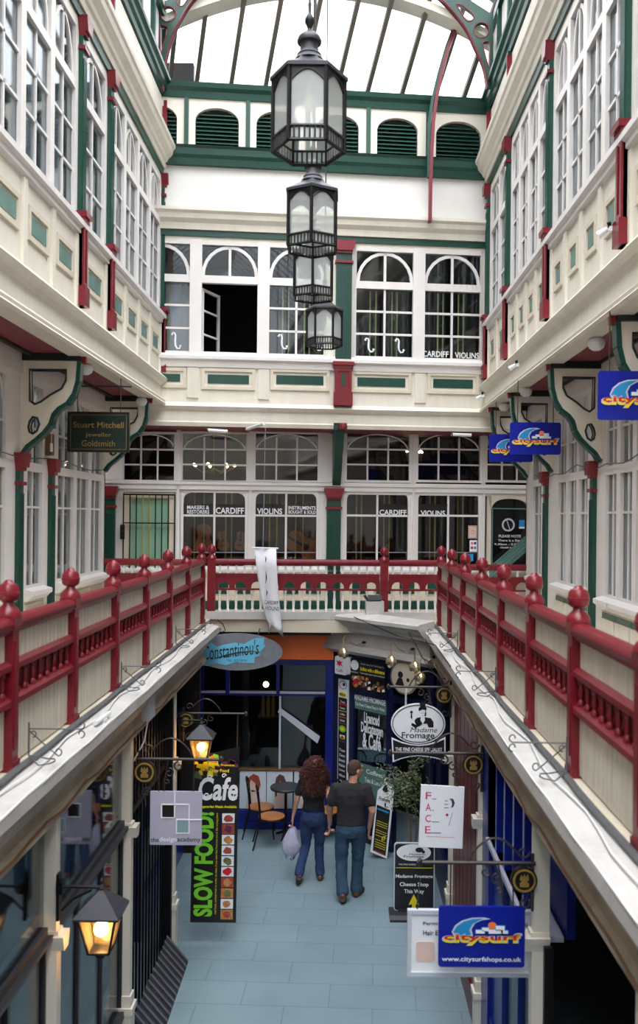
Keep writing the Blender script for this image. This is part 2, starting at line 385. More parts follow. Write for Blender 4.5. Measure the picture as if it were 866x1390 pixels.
# ---- windows
def arch_light(m, u0, u1, z0, z1, t, y0, y1, bar=True):
    c = (u0+u1)/2; r = (u1-u0)/2; n = 13
    m.band(arc(c, z0, r, z1-z0, 0, 180, n), arc(c, z0, r-t, z1-z0-t, 0, 180, n), y0, y1)
    if bar: m.box(c-t*.4, c+t*.4, y0, y1, z0, z1)
def window(fr, u0, u1, zs, zt0, zt1, ztop, label, cols=2, rows=3, fw=.05, mw=.03, v=0, back='blind', bv=.16, glass='wglass', top='arch', trows=2, topopen=False, hole=None, round_low=False, rowz=None, ribbons=None, ribmat='limeline', decal=None):
    if u0 > u1: u0, u1 = u1, u0
    nwin[0] += 1
    t = Th(fr, ((u0+u1)/2, v, zs), 'window_%d' % nwin[0], label, 'window', None, 'structure')
    m = t.mb()
    m.frame(u0, u1, zs, ztop, fw, v, v+.09)
    m.box(u0+fw, u1-fw, v, v+.09, zt0, zt1)
    t.part('window_frame', m, 'white')
    a0, a1 = u0+fw, u1-fw; b0, b1 = zs+fw, ztop-fw
    m = t.mb(); y0, y1 = v+.025, v+.065
    if top == 'arch': arch_light(m, a0, a1, zt1, b1, mw*1.5, y0, y1)
    elif top == 'grid':
        n = 13; c = (a0+a1)/2; r = (a1-a0)/2; h = min(r*.55, (b1-zt1)*.4)
        m.band([(a1, b1)]+arc(c, b1-h, r, h, 0, 180, n)[1:-1]+[(a0, b1)], arc(c, b1-h, r-.02, h-.02, 0, 180, n), y0, y1)
        for k in (1, 2): m.box(a0+(a1-a0)*k/3-mw*.4, a0+(a1-a0)*k/3+mw*.4, y0, y1, zt1, b1-h*.2)
        for k in range(1, trows): m.box(a0, a1, y0, y1, zt1+(b1-zt1)*k/trows-mw*.4, zt1+(b1-zt1)*k/trows+mw*.4)
    elif top == 'gothic':
        c = (a0+a1)/2
        for q0, q1 in ((a0, c), (c, a1)):
            cc = (q0+q1)/2; h = (q1-q0)*.7
            m.band([(q1, b1)]+arc(cc, b1-h, (q1-q0)/2, h, 0, 180, 9)[1:-1]+[(q0, b1)], arc(cc, b1-h, (q1-q0)/2-.01, h-.01, 0, 180, 9), y0, y1)
        m.box(c-mw/2, c+mw/2, y0, y1, zt1, b1); zz = zt1+(b1-zt1)*.45; m.box(a0, a1, y0, y1, zz-mw/2, zz+mw/2)
    if hole is None:
        for k in range(1, cols): x = a0+(a1-a0)*k/cols; m.box(x-mw/2, x+mw/2, y0, y1, b0, zt0)
        zr = rowz or [b0+(zt0-b0)*k/rows for k in range(1, rows)]
        for z in zr: m.box(a0, a1, y0, y1, z-mw/2, z+mw/2)
        if round_low:
            c = (a0+a1)/2; h = round_low; n = 17
            P = arc(c, 0, 1, 1, 0, 180, n); S = []
            for q in P:
                x = q[0]-c; S.append((c+(a1-a0)/2*(abs(x)**.45)*(1 if x > 0 else -1), zt0-h+h*max(0, q[1])**.5))
            m.band([(a1, zt0)]+[(q[0], zt0) for q in S[1:-1]]+[(a0, zt0)], S, y0-.01, y1)
    t.part('window_bars', m, 'white')
    g = t.mb()
    if hole is None: g.box(a0, a1, v+.042, v+.048, b0, zt0)
    if not topopen: g.box(a0, a1, v+.042, v+.048, zt1, b1)
    t.part('pane', g, glass)
    if back:
        m = t.mb(); n = max(6, int((a1-a0)/.07)); P = []
        V = []; F = []
        for k in range(n+1):
            x = u0+(u1-u0)*k/n; y = v+bv+(.012 if k % 2 else -.012)
            V += [(x, y, zs), (x, y, zt1 if topopen else ztop)]
        F = [(2*k, 2*k+2, 2*k+3, 2*k+1) for k in range(n)]
        m.add(V, F); V2 = [(p[0], p[1]+.02, p[2]) for p in V]; m.add(V2, [f[::-1] for f in F])
        t.part('curtain', m, back)
    if ribbons:
        m = t.mb()
        for x in ribbons: m.box(x-.012, x+.012, v+bv, v+bv+.004, b0, zt0)
        t.part('hanging_ribbons', m, ribmat)
    if decal: decal(t)
    return t
def pilaster(fr, u, w_, z0, z1, label, v=-.05, cap=True, base=True, zb=None, zbb=None, zcap=None):
    """green fluted shaft with maroon cap and maroon block base"""
    ntrim[0] += 1
    t = Th(fr, (u, v, zbb if zbb else z0), 'trim_%d' % ntrim[0], label, 'pilaster', None, 'structure')
    m = t.mb(); m.box(u-w_/2, u+w_/2, v, v+.08, z0, z1)
    for k in range(7):
        x = u-w_*.4+w_*.8*k/6; m.box(x-w_*.03, x+w_*.03, v-.012, v, z0+.05, z1-.45)
    t.part('shaft', m, 'green')
    if cap:
        m = t.mb(); c = w_/2
        m.box(u-c-.02, u+c+.02, v-.03, v+.08, z1-.36, z1-.32)
        m.prism([(u-c-.01, z1-.16), (u+c+.01, z1-.16), (u+c+.05, z1-.03), (u+c+.05, z1), (u-c-.05, z1), (u-c-.05, z1-.03)], v-.06, v+.08)
        m.prism([(u-c-.01, z1-.16), (u+c+.01, z1-.16), (u+c, z1-.20), (u-c, z1-.20)], v-.03, v+.08)
        t.part('capital', m, 'red')
    if base:
        m = t.mb(); c = w_/2+.01
        m.box(u-c-.035, u+c+.035, v-.07, v+.08, zb-.06, zb); m.box(u-c-.02, u+c+.02, v-.045, v+.08, zb-.11, zb-.06)
        m.frame(u-c, u+c, zbb+.22, zb-.11, .045, v-.035, v+.02); m.box(u-c, u+c, v-.015, v+.08, zbb, zb-.11)
        m.box(u-c-.015, u+c+.015, v-.055, v+.08, zbb, zbb+.22)
        t.part('block_base', m, 'red')
        if w_ > .2:
            m = t.mb(); m.box(u-.03, u+.03, v-.022, v-.01, zbb+.32, zb-.2); t.part('inset_panel', m, 'green')
    return t

# ================================================================ upper storeys at the sides
def jetty(fr, sg, side, Yend, pil, lights):
    U = lambda Y: sg*Y
    ZC0, ZC1 = 6.77, 7.30; ZS0, ZS1 = 8.12, 8.30; ZT0, ZT1 = 9.68, 9.78; ZW = 10.42
    def body(m):
        lo, hi = YN, Yend
        m.box(U(lo), U(hi), .0, .10, ZC0+.05, ZS0)                      # dado band
        m.box(U(lo), U(hi), .0, .10, ZW, 11.75)
        cuts = sorted([p for l in lights for p in (l[0], l[1])]); prev = lo
        for a, b in lights_sorted:
            if a > prev+.001: m.box(U(prev), U(a), .0, .10, ZS0, ZW)
            prev = b
        m.box(U(prev), U(hi), .0, .10, ZS0, ZW)
    lights_sorted = sorted(lights)
    st(fr, 'wall_%s_upper' % side, 'cream timber upper storey wall on the %s side of the arcade' % side, 'wall', body, 'cream')
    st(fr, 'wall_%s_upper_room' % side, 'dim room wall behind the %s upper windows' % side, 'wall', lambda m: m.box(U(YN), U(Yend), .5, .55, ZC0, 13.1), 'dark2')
    trim(fr, 'moulded window sill running along the %s upper storey' % side, lambda m: m.sweep(U(YN), U(Yend), [(0, ZS0-.02), (-.05, ZS0), (-.05, ZS0+.05), (-.09, ZS0+.07), (-.09, ZS0+.13), (-.03, ZS1-.01), (0, ZS1)]), 'white', cat='window sill')
    trim(fr, 'stepped cream cornice under the %s upper storey' % side, lambda m: m.sweep(U(YN), U(Yend+.03), [(.1, ZC0), (-.10, ZC0), (-.12, ZC0+.03), (-.09, ZC0+.06), (-.10, ZC0+.09), (-.05, ZC0+.13), (-.03, ZC0+.15), (-.03, 7.10), (-.07, 7.14), (-.11, 7.16), (-.13, 7.20), (-.10, 7.24), (-.02, 7.30), (.1, 7.30)]), 'cream', cat='cornice')
    trim(fr, 'green painted band under the eaves on the %s side' % side, lambda m: m.box(U(YN), U(Yend), -.03, .02, 10.50, 10.62), 'green')
    trim(fr, 'wide cream eaves cornice above the %s upper windows' % side, lambda m: m.sweep(U(YN), U(Yend+.05), [(.05, 10.62), (-.05, 10.62), (-.07, 10.68), (-.10, 10.70), (-.12, 10.74), (-.19, 10.80), (-.21, 10.86), (-.235, 10.88), (-.245, 10.93), (0, 11.0), (.05, 11.0)]), 'cream', cat='cornice')
    trim(fr, 'green moulded cornice below the %s roof lights' % side, lambda m: m.sweep(U(YN), U(Yend+.05), [(.1, 11.78), (-.03, 11.78), (-.05, 11.84), (-.09, 11.87), (-.10, 11.93), (-.15, 11.96), (-.15, 12.02), (.1, 12.06)]), 'green', cat='cornice')
    # clerestory above
    def cl(m):
        m.box(U(YN), U(Yend), .02, .08, 12.04, 12.12); m.box(U(YN), U(Yend), .02, .08, 12.12, 13.12)
    st(fr, 'wall_%s_clerestory' % side, 'white boarded strip under the glass roof on the %s side' % side, 'wall', cl, 'plaster')
    def po(m):
        Y = Yend-.05
        while Y > 4: m.box(U(Y-.05), U(Y+.05), -.04, .03, 12.02, 13.05); Y -= .85
        m.box(U(YN), U(Yend), -.05, .04, 13.0, 13.12)
    trim(fr, 'green posts and rail under the %s roof edge' % side, po, 'green')
    # small cornice studs (maroon/green)
    for Y in pil:
        def bt(m, Y=Y): m.use('green').box(U(Y-.05), U(Y+.05), -.06, .0, 11.02, 11.78); m.use('red').box(U(Y-.055), U(Y-.03), -.075, -.0, 11.02, 11.72)
        trim(fr, 'small green and maroon strip above the %s eaves cornice' % side, bt, None, cat='strip')
    # windows
    lab = sorted(lights, reverse=True)
    for i, (a, b) in enumerate(lab):
        od = ['first', 'second', 'third', 'fourth', 'fifth', 'sixth', 'seventh', 'eighth', 'ninth', 'tenth', 'eleventh', 'twelfth', 'thirteenth', 'fourteenth', 'fifteenth'][i]
        op = (side == 'left' and i in (0, 2)) or (side == 'right' and i in (6,))
        window(fr, U(a), U(b), ZS1, ZT0, ZT1, ZW, 'white sash window with arched top light, %s from the far end on the %s' % (od, side), topopen=op)
    # panels below
    for i, (a, b) in enumerate(lab):
        c = (a+b)/2; h = (b-a)*.29 if side == 'left' else (b-a)*.20
        def pn(m, c=c, h=h):
            m.use('creamd').frame(U(c)-h-.06, U(c)+h+.06, 7.57, 7.90, .05, -.025, .0)
            m.use('greenp').box(U(c)-h, U(c)+h, -.008, .0, 7.65, 7.82)
        trim(fr, 'small green panel in a cream frame, number %d from the far end on the %s' % (i+1, side), pn, None, cat='panel')
        e = b+.02
        trim(fr, 'narrow cream pier beside the small panels on the %s' % side, lambda m, e=e: m.box(U(e-.05), U(e+.05), -.03, 0, 7.30, 8.10), 'cream', cat='pier')
    for k, Y in enumerate(pil):
        od = ['far corner', 'second', 'third', 'fourth', 'fifth'][k]
        pilaster(fr, U(Y), .13, 8.3, 10.52, 'slim green pilaster with maroon cap, %s of the %s upper storey' % (od, side), zb=8.36, zbb=7.32)
def even(a, b, n, g=.10): 
    w_ = (b-a-2*g)/n; return [(a+g+w_*k+.012, a+g+w_*(k+1)-.012) for k in range(n)]
jetty(JL, 1, 'left', 14.42, [14.36, 11.07, 9.87, 6.42], even(11.07, 14.36, 4)+even(9.87, 11.07, 1)+even(6.42, 9.87, 4)+even(3.2, 6.42, 3))
jetty(JR, -1, 'right', 14.75, [14.66, 12.86, 10.29, 7.50], even(12.86, 14.66, 2)+even(10.29, 12.86, 4)+even(7.50, 10.29, 4)+even(4.7, 7.50, 4))
st(W1, 'ceiling_left', 'maroon boarded soffit under the left upper storey', 'ceiling', lambda m: m.box(-3.75, -2.9, YN, 14.3, 6.80, 6.86), 'soffit')
st(W1, 'ceiling_right', 'maroon boarded soffit under the right upper storey', 'ceiling', lambda m: m.box(2.36, 3.1, YN, 14.6, 6.80, 6.86), 'soffit')

# ================================================================ gallery level side walls
def gallery_wall(fr, sg, side, Yend, lights, pil, extra_near):
    U = lambda Y: sg*Y
    ls = sorted(lights)
    def body(m):
        m.box(U(YN), U(Yend), 0, .1, 3.42, 4.10); m.box(U(YN), U(Yend), 0, .1, 6.55, 6.86)
        prev = YN
        for a, b in ls:
            if a > prev+.001: m.box(U(prev), U(a), 0, .1, 4.10, 6.55)
            prev = b
        m.box(U(prev), U(Yend), 0, .1, 4.10, 6.55)
        m.box(U(YN), U(Yend), -.03, 0, 6.58, 6.80)
    st(fr, 'wall_%s_gallery' % side, 'white panelled shop wall along the %s gallery' % side, 'wall', body, 'white')
    st(fr, 'wall_%s_gallery_room' % side, 'dim room wall behind the %s gallery windows' % side, 'wall', lambda m: m.box(U(YN), U(Yend), .6, .65, 3.42, 6.8), 'dark2')
    st(fr, 'wall_%s_gallery_end' % side, 'end return of the %s gallery shop wall' % side, 'wall', lambda m: m.box(U(Yend-.04), U(Yend), .0, 1.2, 3.42, 6.8), 'white')
    for i, (a, b) in enumerate(sorted(lights, reverse=True)):
        window(fr, U(a), U(b), 4.12, 5.50, 5.60, 6.55, 'white framed gallery window with tall panes, number %d from the far end on the %s' % (i+1, side), rows=2, rowz=[5.08], top='gothic', back='drape', mw=.025, fw=.045)
        def sl(m, a=a, b=b): m.sweep(U(a-.03), U(b+.03), [(0, 4.0), (-.04, 4.0), (-.09, 4.05), (-.11, 4.06), (-.11, 4.11), (0, 4.14)])
        trim(fr, 'moulded white sill under gallery window number %d on the %s' % (i+1, side), sl, 'white', cat='window sill')
        def dd(m, a=a, b=b):
            m.use('creamd' if side == 'left' else 'greenp').box(U(a), U(b), -.012, 0, 3.5, 3.96)
            n = 5
            for k in range(n):
                x = a+(b-a)*(k+.5)/n; m.use('cream').box(U(x-.05), U(x+.05), -.03, -.012, 3.55, 3.9)
        trim(fr, 'boarded dado under gallery window number %d on the %s' % (i+1, side), dd, None, cat='dado')
    for k, Y in enumerate(pil):
        pilaster(fr, U(Y), .12, 3.42, 5.68, 'green gallery pilaster with maroon cap, %s on the %s wall' % (['farthest', 'second from the far end', 'third from the far end', 'fourth from the far end'][k], side), base=False)
gallery_wall(WL, 1, 'left', 13.5, [(12.72, 13.36), (12.02, 12.66), (11.22, 11.96), (10.12, 10.72), (8.7, 9.55), (7.75, 8.6)], [10.94, 9.85, 7.3], 0)
gallery_wall(WR, -1, 'right', 14.2, [(13.1, 13.75), (11.66, 12.14), (11.14, 11.62), (10.62, 11.1), (9.5, 9.98), (8.98, 9.46), (8.46, 8.94), (7.94, 8.42)], [12.73, 10.33, 7.7], 0)

def console(fr, u, depth, label):
    """scrolled timber bracket carrying the upper storey; built across the walkway, seen face on"""
    ntrim[0] += 1
    t = Th(fr, (u, 0, 5.68), 'trim_%d' % ntrim[0], label, 'bracket', None, 'structure')
    D = depth; z0, z1 = 5.68, 6.72
    # work in (a = distance out from the wall, z); thickness along u
    out = [(0, z0), (.03*D, z0+.02), (.10*D, z0+.09), (.25*D, z0+.17), (.38*D, z0+.25), (.48*D, z0+.34), (.53*D, z0+.45), (.62*D, z0+.52), (.76*D, z0+.58), (.86*D, z0+.68), (.92*D, z0+.82), (.94*D, z1), (0, z1)]
    h1 = [(.15*D, z1-.10), (.76*D, z1-.10), (.75*D, z1-.22), (.68*D, z1-.31), (.50*D, z1-.38), (.34*D, z1-.46), (.24*D, z1-.49), (.16*D, z1-.45)]
    h2 = [(.16*D, z0+.36), (.21*D, z0+.41), (.28*D, z0+.40), (.32*D, z0+.33), (.28*D, z0+.25), (.21*D, z0+.22), (.16*D, z0+.24), (.14*D, z0+.30)]
    import mathutils
    from mathutils.geometry import tessellate_polygon
    loops = [out, h1, h2]
    pts = [p for l in loops for p in l]
    tris = tessellate_polygon([[Vector((p[0], p[1], 0)) for p in l] for l in loops])
    m = t.mb(); T = .07; n = len(pts)
    V = [(u-T/2, -p[0], p[1]) for p in pts]+[(u+T/2, -p[0], p[1]) for p in pts]
    F = [tuple(x) for x in tris]+[tuple(n+i for i in x[::-1]) for x in tris]
    b = 0
    for l in loops:
        k = len(l)
        for i in range(k): F.append((b+i, b+(i+1) % k, n+b+(i+1) % k, n+b+i))
        b += k
    m.add(V, F); t.part('web', m, 'cream')
    for nm, l in (('upper_hole_edge', h1), ('lower_hole_edge', h2)):
        m = t.mb(); m.tube([(u-.036, -p[0], p[1]) for p in l], .013, 6, True); m.tube([(u+.036, -p[0], p[1]) for p in l], .013, 6, True); t.part(nm, m, 'greend')
    m = t.mb()
    for i in range(len(out)-2):
        p, q = out[i], out[i+1]
        d = Vector((q[0]-p[0], q[1]-p[1])).normalized(); nn = Vector((d.y, -d.x))*.045
        A = [(p[0], p[1]), (q[0], q[1]), (q[0]+nn.x, q[1]+nn.y), (p[0]+nn.x, p[1]+nn.y)]
        m.add([(u-.06, -a[0], a[1]) for a in A]+[(u+.06, -a[0], a[1]) for a in A], [(0, 1, 2, 3), (7, 6, 5, 4), (0, 4, 5, 1), (1, 5, 6, 2), (2, 6, 7, 3), (3, 7, 4, 0)])
    t.part('edge_moulding', m, 'green')
    m = t.mb(); m.box(u-.08, u+.08, 0, -D*1.0, z1, 6.80); t.part('top_beam', m, 'greend')
    m = t.mb(); m.box(u-.04, u+.04, -D*1.0, -D*1.08, z1-.02, 6.80); t.part('end_block', m, 'red')
for Y, lb in ((13.42, 'scrolled cream and green bracket behind the jeweller sign'), (9.95, 'scrolled cream and green bracket left of the jeweller sign'), (6.6, 'scrolled cream and green bracket nearest the viewer on the left')):
    console(WL, Y, .68, lb)
for Y, lb in ((14.1, 'scrolled cream bracket at the far end of the right gallery'), (12.45, 'scrolled cream bracket behind the middle blue sign on the right'), (10.12, 'large scrolled cream and green bracket beside the nearest blue hanging sign'), (7.7, 'scrolled bracket nearest the viewer on the right')):
    console(WR, -Y, .60, lb)

# ================================================================ end wall, upper storey
zc = lambda y: BU.px(483, y)[1]
st(BU, 'wall_back_upper', 'cream end wall of the upper storey over the violin shop', 'wall', lambda m: (
    m.box(-4.2, 3.6, 0, .1, zc(552)-.02, zc(487)), m.box(-4.2, 3.6, 0, .1, zc(336), zc(322)),
    [m.box(a, b, 0, .1, zc(489), zc(334)) for a, b in ((-4.2, BU.px(180, 400)[0]), (BU.px(441, 400)[0], BU.px(483, 400)[0]), (BU.px(653, 400)[0], 3.6))]), 'cream')
for a, b in ((259, 272), (351, 364), (562, 575)):
    x0 = BU.px(a, 420)[0]; x1 = BU.px(b, 420)[0]
    trim(BU, 'white mullion post between upper end wall windows', lambda m: m.box(x0-.02, x1+.02, -.02, .1, zc(489), zc(334)), 'white', cat='mullion')
st(BU, 'wall_back_plaster', 'plain white plaster band above the end wall windows', 'wall', lambda m: m.box(-4.2, 3.6, .02, .1, zc(326), zc(212)), 'plaster')
trim(BU, 'green stripe above the end wall windows', lambda m: m.box(-4.2, 3.6, -.03, .03, zc(330), zc(323)), 'green', cat='stripe')
trim(BU, 'cream cornice over the end wall windows', lambda m: m.sweep(-4.2, 3.6, [(.05, zc(322)), (-.06, zc(322)), (-.08, zc(314)), (-.14, zc(309)), (-.16, zc(303)), (-.20, zc(300)), (-.20, zc(296)), (.05, zc(293))]), 'cream', cat='cornice')
trim(BU, 'green moulded beam under the louvred arches', lambda m: m.sweep(-4.2, 3.6, [(.05, zc(236)), (-.06, zc(236)), (-.08, zc(228)), (-.12, zc(224)), (-.13, zc(216)), (-.17, zc(213)), (.05, zc(212))]), 'green', cat='beam')
trim(BU, 'green top beam below the sloping roof glass', lambda m: m.sweep(-4.2, 3.6, [(.2, zc(146)), (-.03, zc(146)), (-.05, zc(138)), (-.10, zc(134)), (-.12, zc(128)), (.2, zc(125))]), 'green', cat='beam')
trim(BU, 'moulded white sill under the upper end wall windows', lambda m: m.sweep(-4.2, 3.6, [(.02, zc(506)), (-.04, zc(504)), (-.05, zc(496)), (-.10, zc(494)), (-.10, zc(490)), (0, zc(485)), (.02, zc(485))]), 'white', cat='window sill')
trim(BU, 'stepped cream cornice between gallery storey and upper storey', lambda m: m.sweep(-4.2, 3.6, [(.7, zc(583)), (-.02, zc(583)), (-.04, zc(578)), (-.02, zc(576)), (-.02, zc(563)), (-.06, zc(561)), (-.10, zc(557)), (-.06, zc(554)), (.0, zc(551)), (.7, zc(551))]), 'cream', cat='cornice')
st(BU, 'ceiling_back', 'maroon soffit in front of the violin shop windows', 'ceiling', lambda m: m.box(-4.4, 4.4, .0, 1.0, zc(582)-.02, zc(582)+.02), 'soffit')
# upper room
st(BU, 'wall_back_upper_room', 'dark room behind the upper end wall windows', 'wall', lambda m: (m.box(-4.2, 3.6, 2.6, 2.7, 7.0, 10), m.box(-4.2, 3.6, .1, 2.7, 7.0, 7.1), m.box(-4.2, 3.6, .1, 2.7, 9.75, 9.85), m.box(-4.2, -4.1, .1, 2.7, 7, 9.8), m.box(3.5, 3.6, .1, 2.7, 7, 9.8)), 'dark')
def fholes(*px):
    def f(t):
        m = t.mb()
        for x, y0, y1 in px:
            u0, z1 = t.fr.px(x, y0); _, z0 = t.fr.px(x, y1); h = z1-z0
            P = []
            for k in range(17):
                s_ = k/16; a = (s_-.5)
                P.append((u0+.055*math.sin(-a*PI*1.0)*1.0*-1, .03, z1-h*(.12+.76*s_)))
            P = [(u0-.055, .03, z1-h*.12), (u0-.045, .03, z1-h*.04), (u0-.015, .03, z1-h*.06), (u0, .03, z1-h*.2), (u0-.005, .03, z1-h*.5), (u0+.0, .03, z1-h*.78), (u0+.03, .03, z1-h*.95), (u0+.07, .03, z1-h*.93), (u0+.085, .03, z1-h*.8)]
            m.tube(P, [.008, .012, .014, .015, .018, .015, .014, .012, .008], 6)
            m.ball((u0-.055, .03, z1-h*.15), .02, 8); m.ball((u0+.08, .03, z1-h*.80), .02, 8)
        t.part('sound_hole_decal', m, 'signwhite')
    return f
def bname(body, x0, x1, y0, y1):
    def f(t):
        u0, u1, z0, z1 = t.fr.r(x0, y0, x1, y1)
        m = t.mb(); m.text(body, (u0+u1)/2, .035, (z0+z1)/2, u1-u0, z1-z0, bold=.015); t.part('lettering', m, 'signwhite')
    return f
def both(*fs):
    def f(t):
        for g in fs: g(t)
    return f
def bwin(x0, x1, label, **kw):
    xm = (x0+x1)/2
    u0 = BU.px(x0, 400)[0]; u1 = BU.px(x1, 400)[0]
    return window(BU, u0-.04, u1+.04, zc(487), zc(391)+.0, zc(381), zc(336), label, mw=.035, back=None, glass='sglass', **kw)
rb = lambda *xs: [BU.px(x, 430)[0] for x in xs]
w_ = bwin(180, 258.6, 'upper end wall window with white curtain and sound hole decal', ribbons=rb(228, 243, 251), decal=fholes((238, 450, 474)))
m = w_.mb(); a = BU.px(180, 400)[0]; b = BU.px(258, 400)[0]; m.box(a, b, .2, .22, zc(487), zc(391)); w_.part('curtain', m, 'blind')
w2 = bwin(272, 351, 'upper end wall window standing open onto a dark room', hole=True)
# casement swung inward at its left jamb
def casement():
    u0, u1, z0, z1 = BU.r(272, 387, 288, 484); L = (u1-u0); m = w2.mb()
    d = .62; ang = math.radians(62)
    loc = lambda a, c, z: (u0+.03+a*math.cos(ang)-c*math.sin(ang), .07+a*math.sin(ang)+c*math.cos(ang), z)
    w_ = .56
    m2 = MB(); m2.frame(0, w_, z0+.02, z1-.03, .045, 0, .04); h = z1-z0
    for k in (1, 2): m2.box(.04, w_-.04, .005, .035, z0+h*k/3-.015, z0+h*k/3+.015)
    m2.map(lambda p: loc(p.x, p.y, p.z)); m.add(m2.v, m2.f); w2.part('open_casement', m, 'white')
    m = w2.mb(); m3 = MB(); m3.box(.04, w_-.04, .018, .022, z0+.05, z1-.06); m3.map(lambda p: loc(p.x, p.y, p.z)); m.add(m3.v, m3.f); w2.part('casement_pane', m, 'sglass')
casement()
bwin(364, 441, 'upper end wall window with two sound hole decals behind the lanterns', ribbons=rb(384, 392, 414, 421), decal=fholes((383, 453, 474), (430, 457, 476)))
bwin(483, 562, 'upper end wall window with two sound hole decals right of the pilaster', ribbons=rb(504, 512, 534, 541), decal=fholes((501, 458, 478), (542, 459, 479)))
bwin(575, 653, 'upper end wall window lettered with the shop name', ribbons=rb(597, 604, 625, 632), decal=both(bname('CARDIFF', 574, 609.5, 476, 484), bname('VIOLINS', 618, 651, 478, 486)))
def rugline(m): 
    for x in (-2.5, -2.2, -1.85, -1.6): m.box(x, x+.02, .5, .52, 7.2, 9.6)
u = BU.px(466, 430)[0]
pilaster(BU, u, .26, zc(494), zc(330), 'broad fluted green pilaster with maroon cap and base in the middle of the end wall', v=-.08, zb=zc(493), zbb=zc(552))
u = BU.px(208, 430)[0]
for k, (x0, y0, x1, y1) in enumerate(((222, 507.6, 244.6, 518), (282, 509, 338, 521), (375, 510, 439, 522), (485, 513, 550, 525), (588, 515, 641.6, 527))):
    u0, u1, z0, z1 = BU.r(x0, y0, x1, y1)
    if k == 0: u0 -= .35
    def pn(m): m.use('creamd').frame(u0-.10, u1+.10, z0-.10, z1+.10, .05, -.03, .0); m.use('green').box(u0, u1, -.012, 0, z0, z1)
    trim(BU, ['short green panel at the left end below the upper windows', 'green dado panel below the open window', 'green dado panel left of the maroon pilaster base', 'green dado panel right of the maroon pilaster base', 'green dado panel below the lettered window'][k], pn, None, cat='panel')
for x in (262, 358, 570):
    uu = BU.px(x, 525)[0]
    trim(BU, 'cream dado pier under the mullion of the upper windows', lambda m: (m.box(uu-.09, uu+.09, -.03, 0, zc(545), zc(505)), [m.box(uu-.05+.033*k, uu-.035+.033*k, -.037, -.03, zc(540), zc(512)) for k in range(4)]), 'cream', cat='pier')
# clerestory with louvred arches
zl, zt = zc(214), zc(140)
cents = [(183, 240), (265, 324), (348, 406), (430, 487), (512, 567), (592, 653)]
posts_px = [170, 253, 336.5, 418, 500, 581, 668]
pu = [BU.px(x, 175)[0] for x in posts_px]
for i, (x0, x1) in enumerate(cents):
    a0 = BU.px(x0, 180)[0]; a1 = BU.px(x1, 180)[0]; u0, u1 = pu[i], pu[i+1]
    c = (a0+a1)/2; r = (a1-a0)/2; ztp = zc(157+.0); zb = zl
    def pan(m):
        m.box(u0, a0, 0, .08, zb, zt); m.box(a1, u1, 0, .08, zb, zt)
        zs_ = ztp-r*.62
        A = arc(c, zs_, r, ztp-zs_, 0, 180, 15)
        m.band([(p[0], zt) for p in A], A, 0, .08)
    st(BU, 'wall_back_clerestory', 'cream boarding round %s louvred arch of the end wall' % ['the first', 'the second', 'the third', 'the fourth', 'the fifth', 'the sixth'][i], 'wall', pan, 'cream')
    t = Th(BU, (c, .05, zb), 'louvred_vent', ['half hidden dark green louvred arch at the left end under the roof', 'dark green louvred arch, second from the left under the roof', 'dark green louvred arch just left of the biggest lantern', 'dark green louvred arch just right of the biggest lantern', 'dark green louvred arch left of the curved maroon rib', 'dark green louvred arch right of the curved maroon rib'][i], 'vent', 'louvred arches under the glass roof')
    m = t.mb(); m.box(a0-.02, a1+.02, .12, .14, zb, ztp+.02); t.part('backing_board', m, 'dark')
    m = t.mb(); k = 0; z = zb+.03
    while z < ztp-.02:
        zs_ = ztp-r*.62
        hw = r if z < zs_ else r*math.sqrt(max(0.02, 1-((z-zs_)/(ztp-zs_))**2))
        m.add([(c-hw-.02, .045, z-.02), (c+hw+.02, .045, z-.02), (c+hw+.02, .11, z+.035), (c-hw-.02, .11, z+.035), (c-hw-.02, .045, z-.032), (c+hw+.02, .045, z-.032), (c+hw+.02, .11, z+.023), (c-hw-.02, .11, z+.023)],
              [(0, 1, 2, 3), (7, 6, 5, 4), (0, 4, 5, 1), (1, 5, 6, 2), (2, 6, 7, 3), (3, 7, 4, 0)]); z += .065
    t.part('slats', m, 'green')
for i, x in enumerate(pu[1:-1]):
    trim(BU, 'slim green post between the louvred arches', lambda m: m.box(x-.035, x+.035, -.03, .04, zl, zt), 'green', cat='post')

# ================================================================ roof
G41 = G(14.1)
def P41(x, y): return G41.px(x, y)
trim(W1, 'sloping cream eaves plate on the left', lambda m: m.box(-3.15, -2.9, YN, 14.4, 13.1, 13.2), 'cream', cat='plate')
def arch_pts(off):
    a = Vector(P41(205, 36)); b = Vector(P41(672, 54)); c = (a+b)/2; out = []
    for k in range(33):
        s = k/32; x = a.x+(b.x-a.x)*s; z = a.y+(b.y-a.y)*s+.78*(1-(2*s-1)**2)
        out.append((x, z+off))
    return out
t = Th(G41, (0, 0, 13), 'roof_arch', 'shallow cream timber arch spanning the end of the glass roof', 'arch')
m = t.mb(); m.band(arch_pts(.13), arch_pts(0), .06, .40); t.part('arch_beam', m, 'cream', label='cream arched beam')
from mathutils.geometry import tessellate_polygon
def smooth_line(C0, n=6):
    S = []
    for i in range(len(C0)-1):
        p0 = C0[max(i-1, 0)]; p1 = C0[i]; p2 = C0[i+1]; p3 = C0[min(i+2, len(C0)-1)]
        for k in range(n):
            s = k/n; S.append(tuple(.5*((2*p1[j])+(-p0[j]+p2[j])*s+(2*p0[j]-5*p1[j]+4*p2[j]-p3[j])*s*s+(-p0[j]+3*p1[j]-3*p2[j]+p3[j])*s**3) for j in (0, 1)))
    S.append(C0[-1]); return S
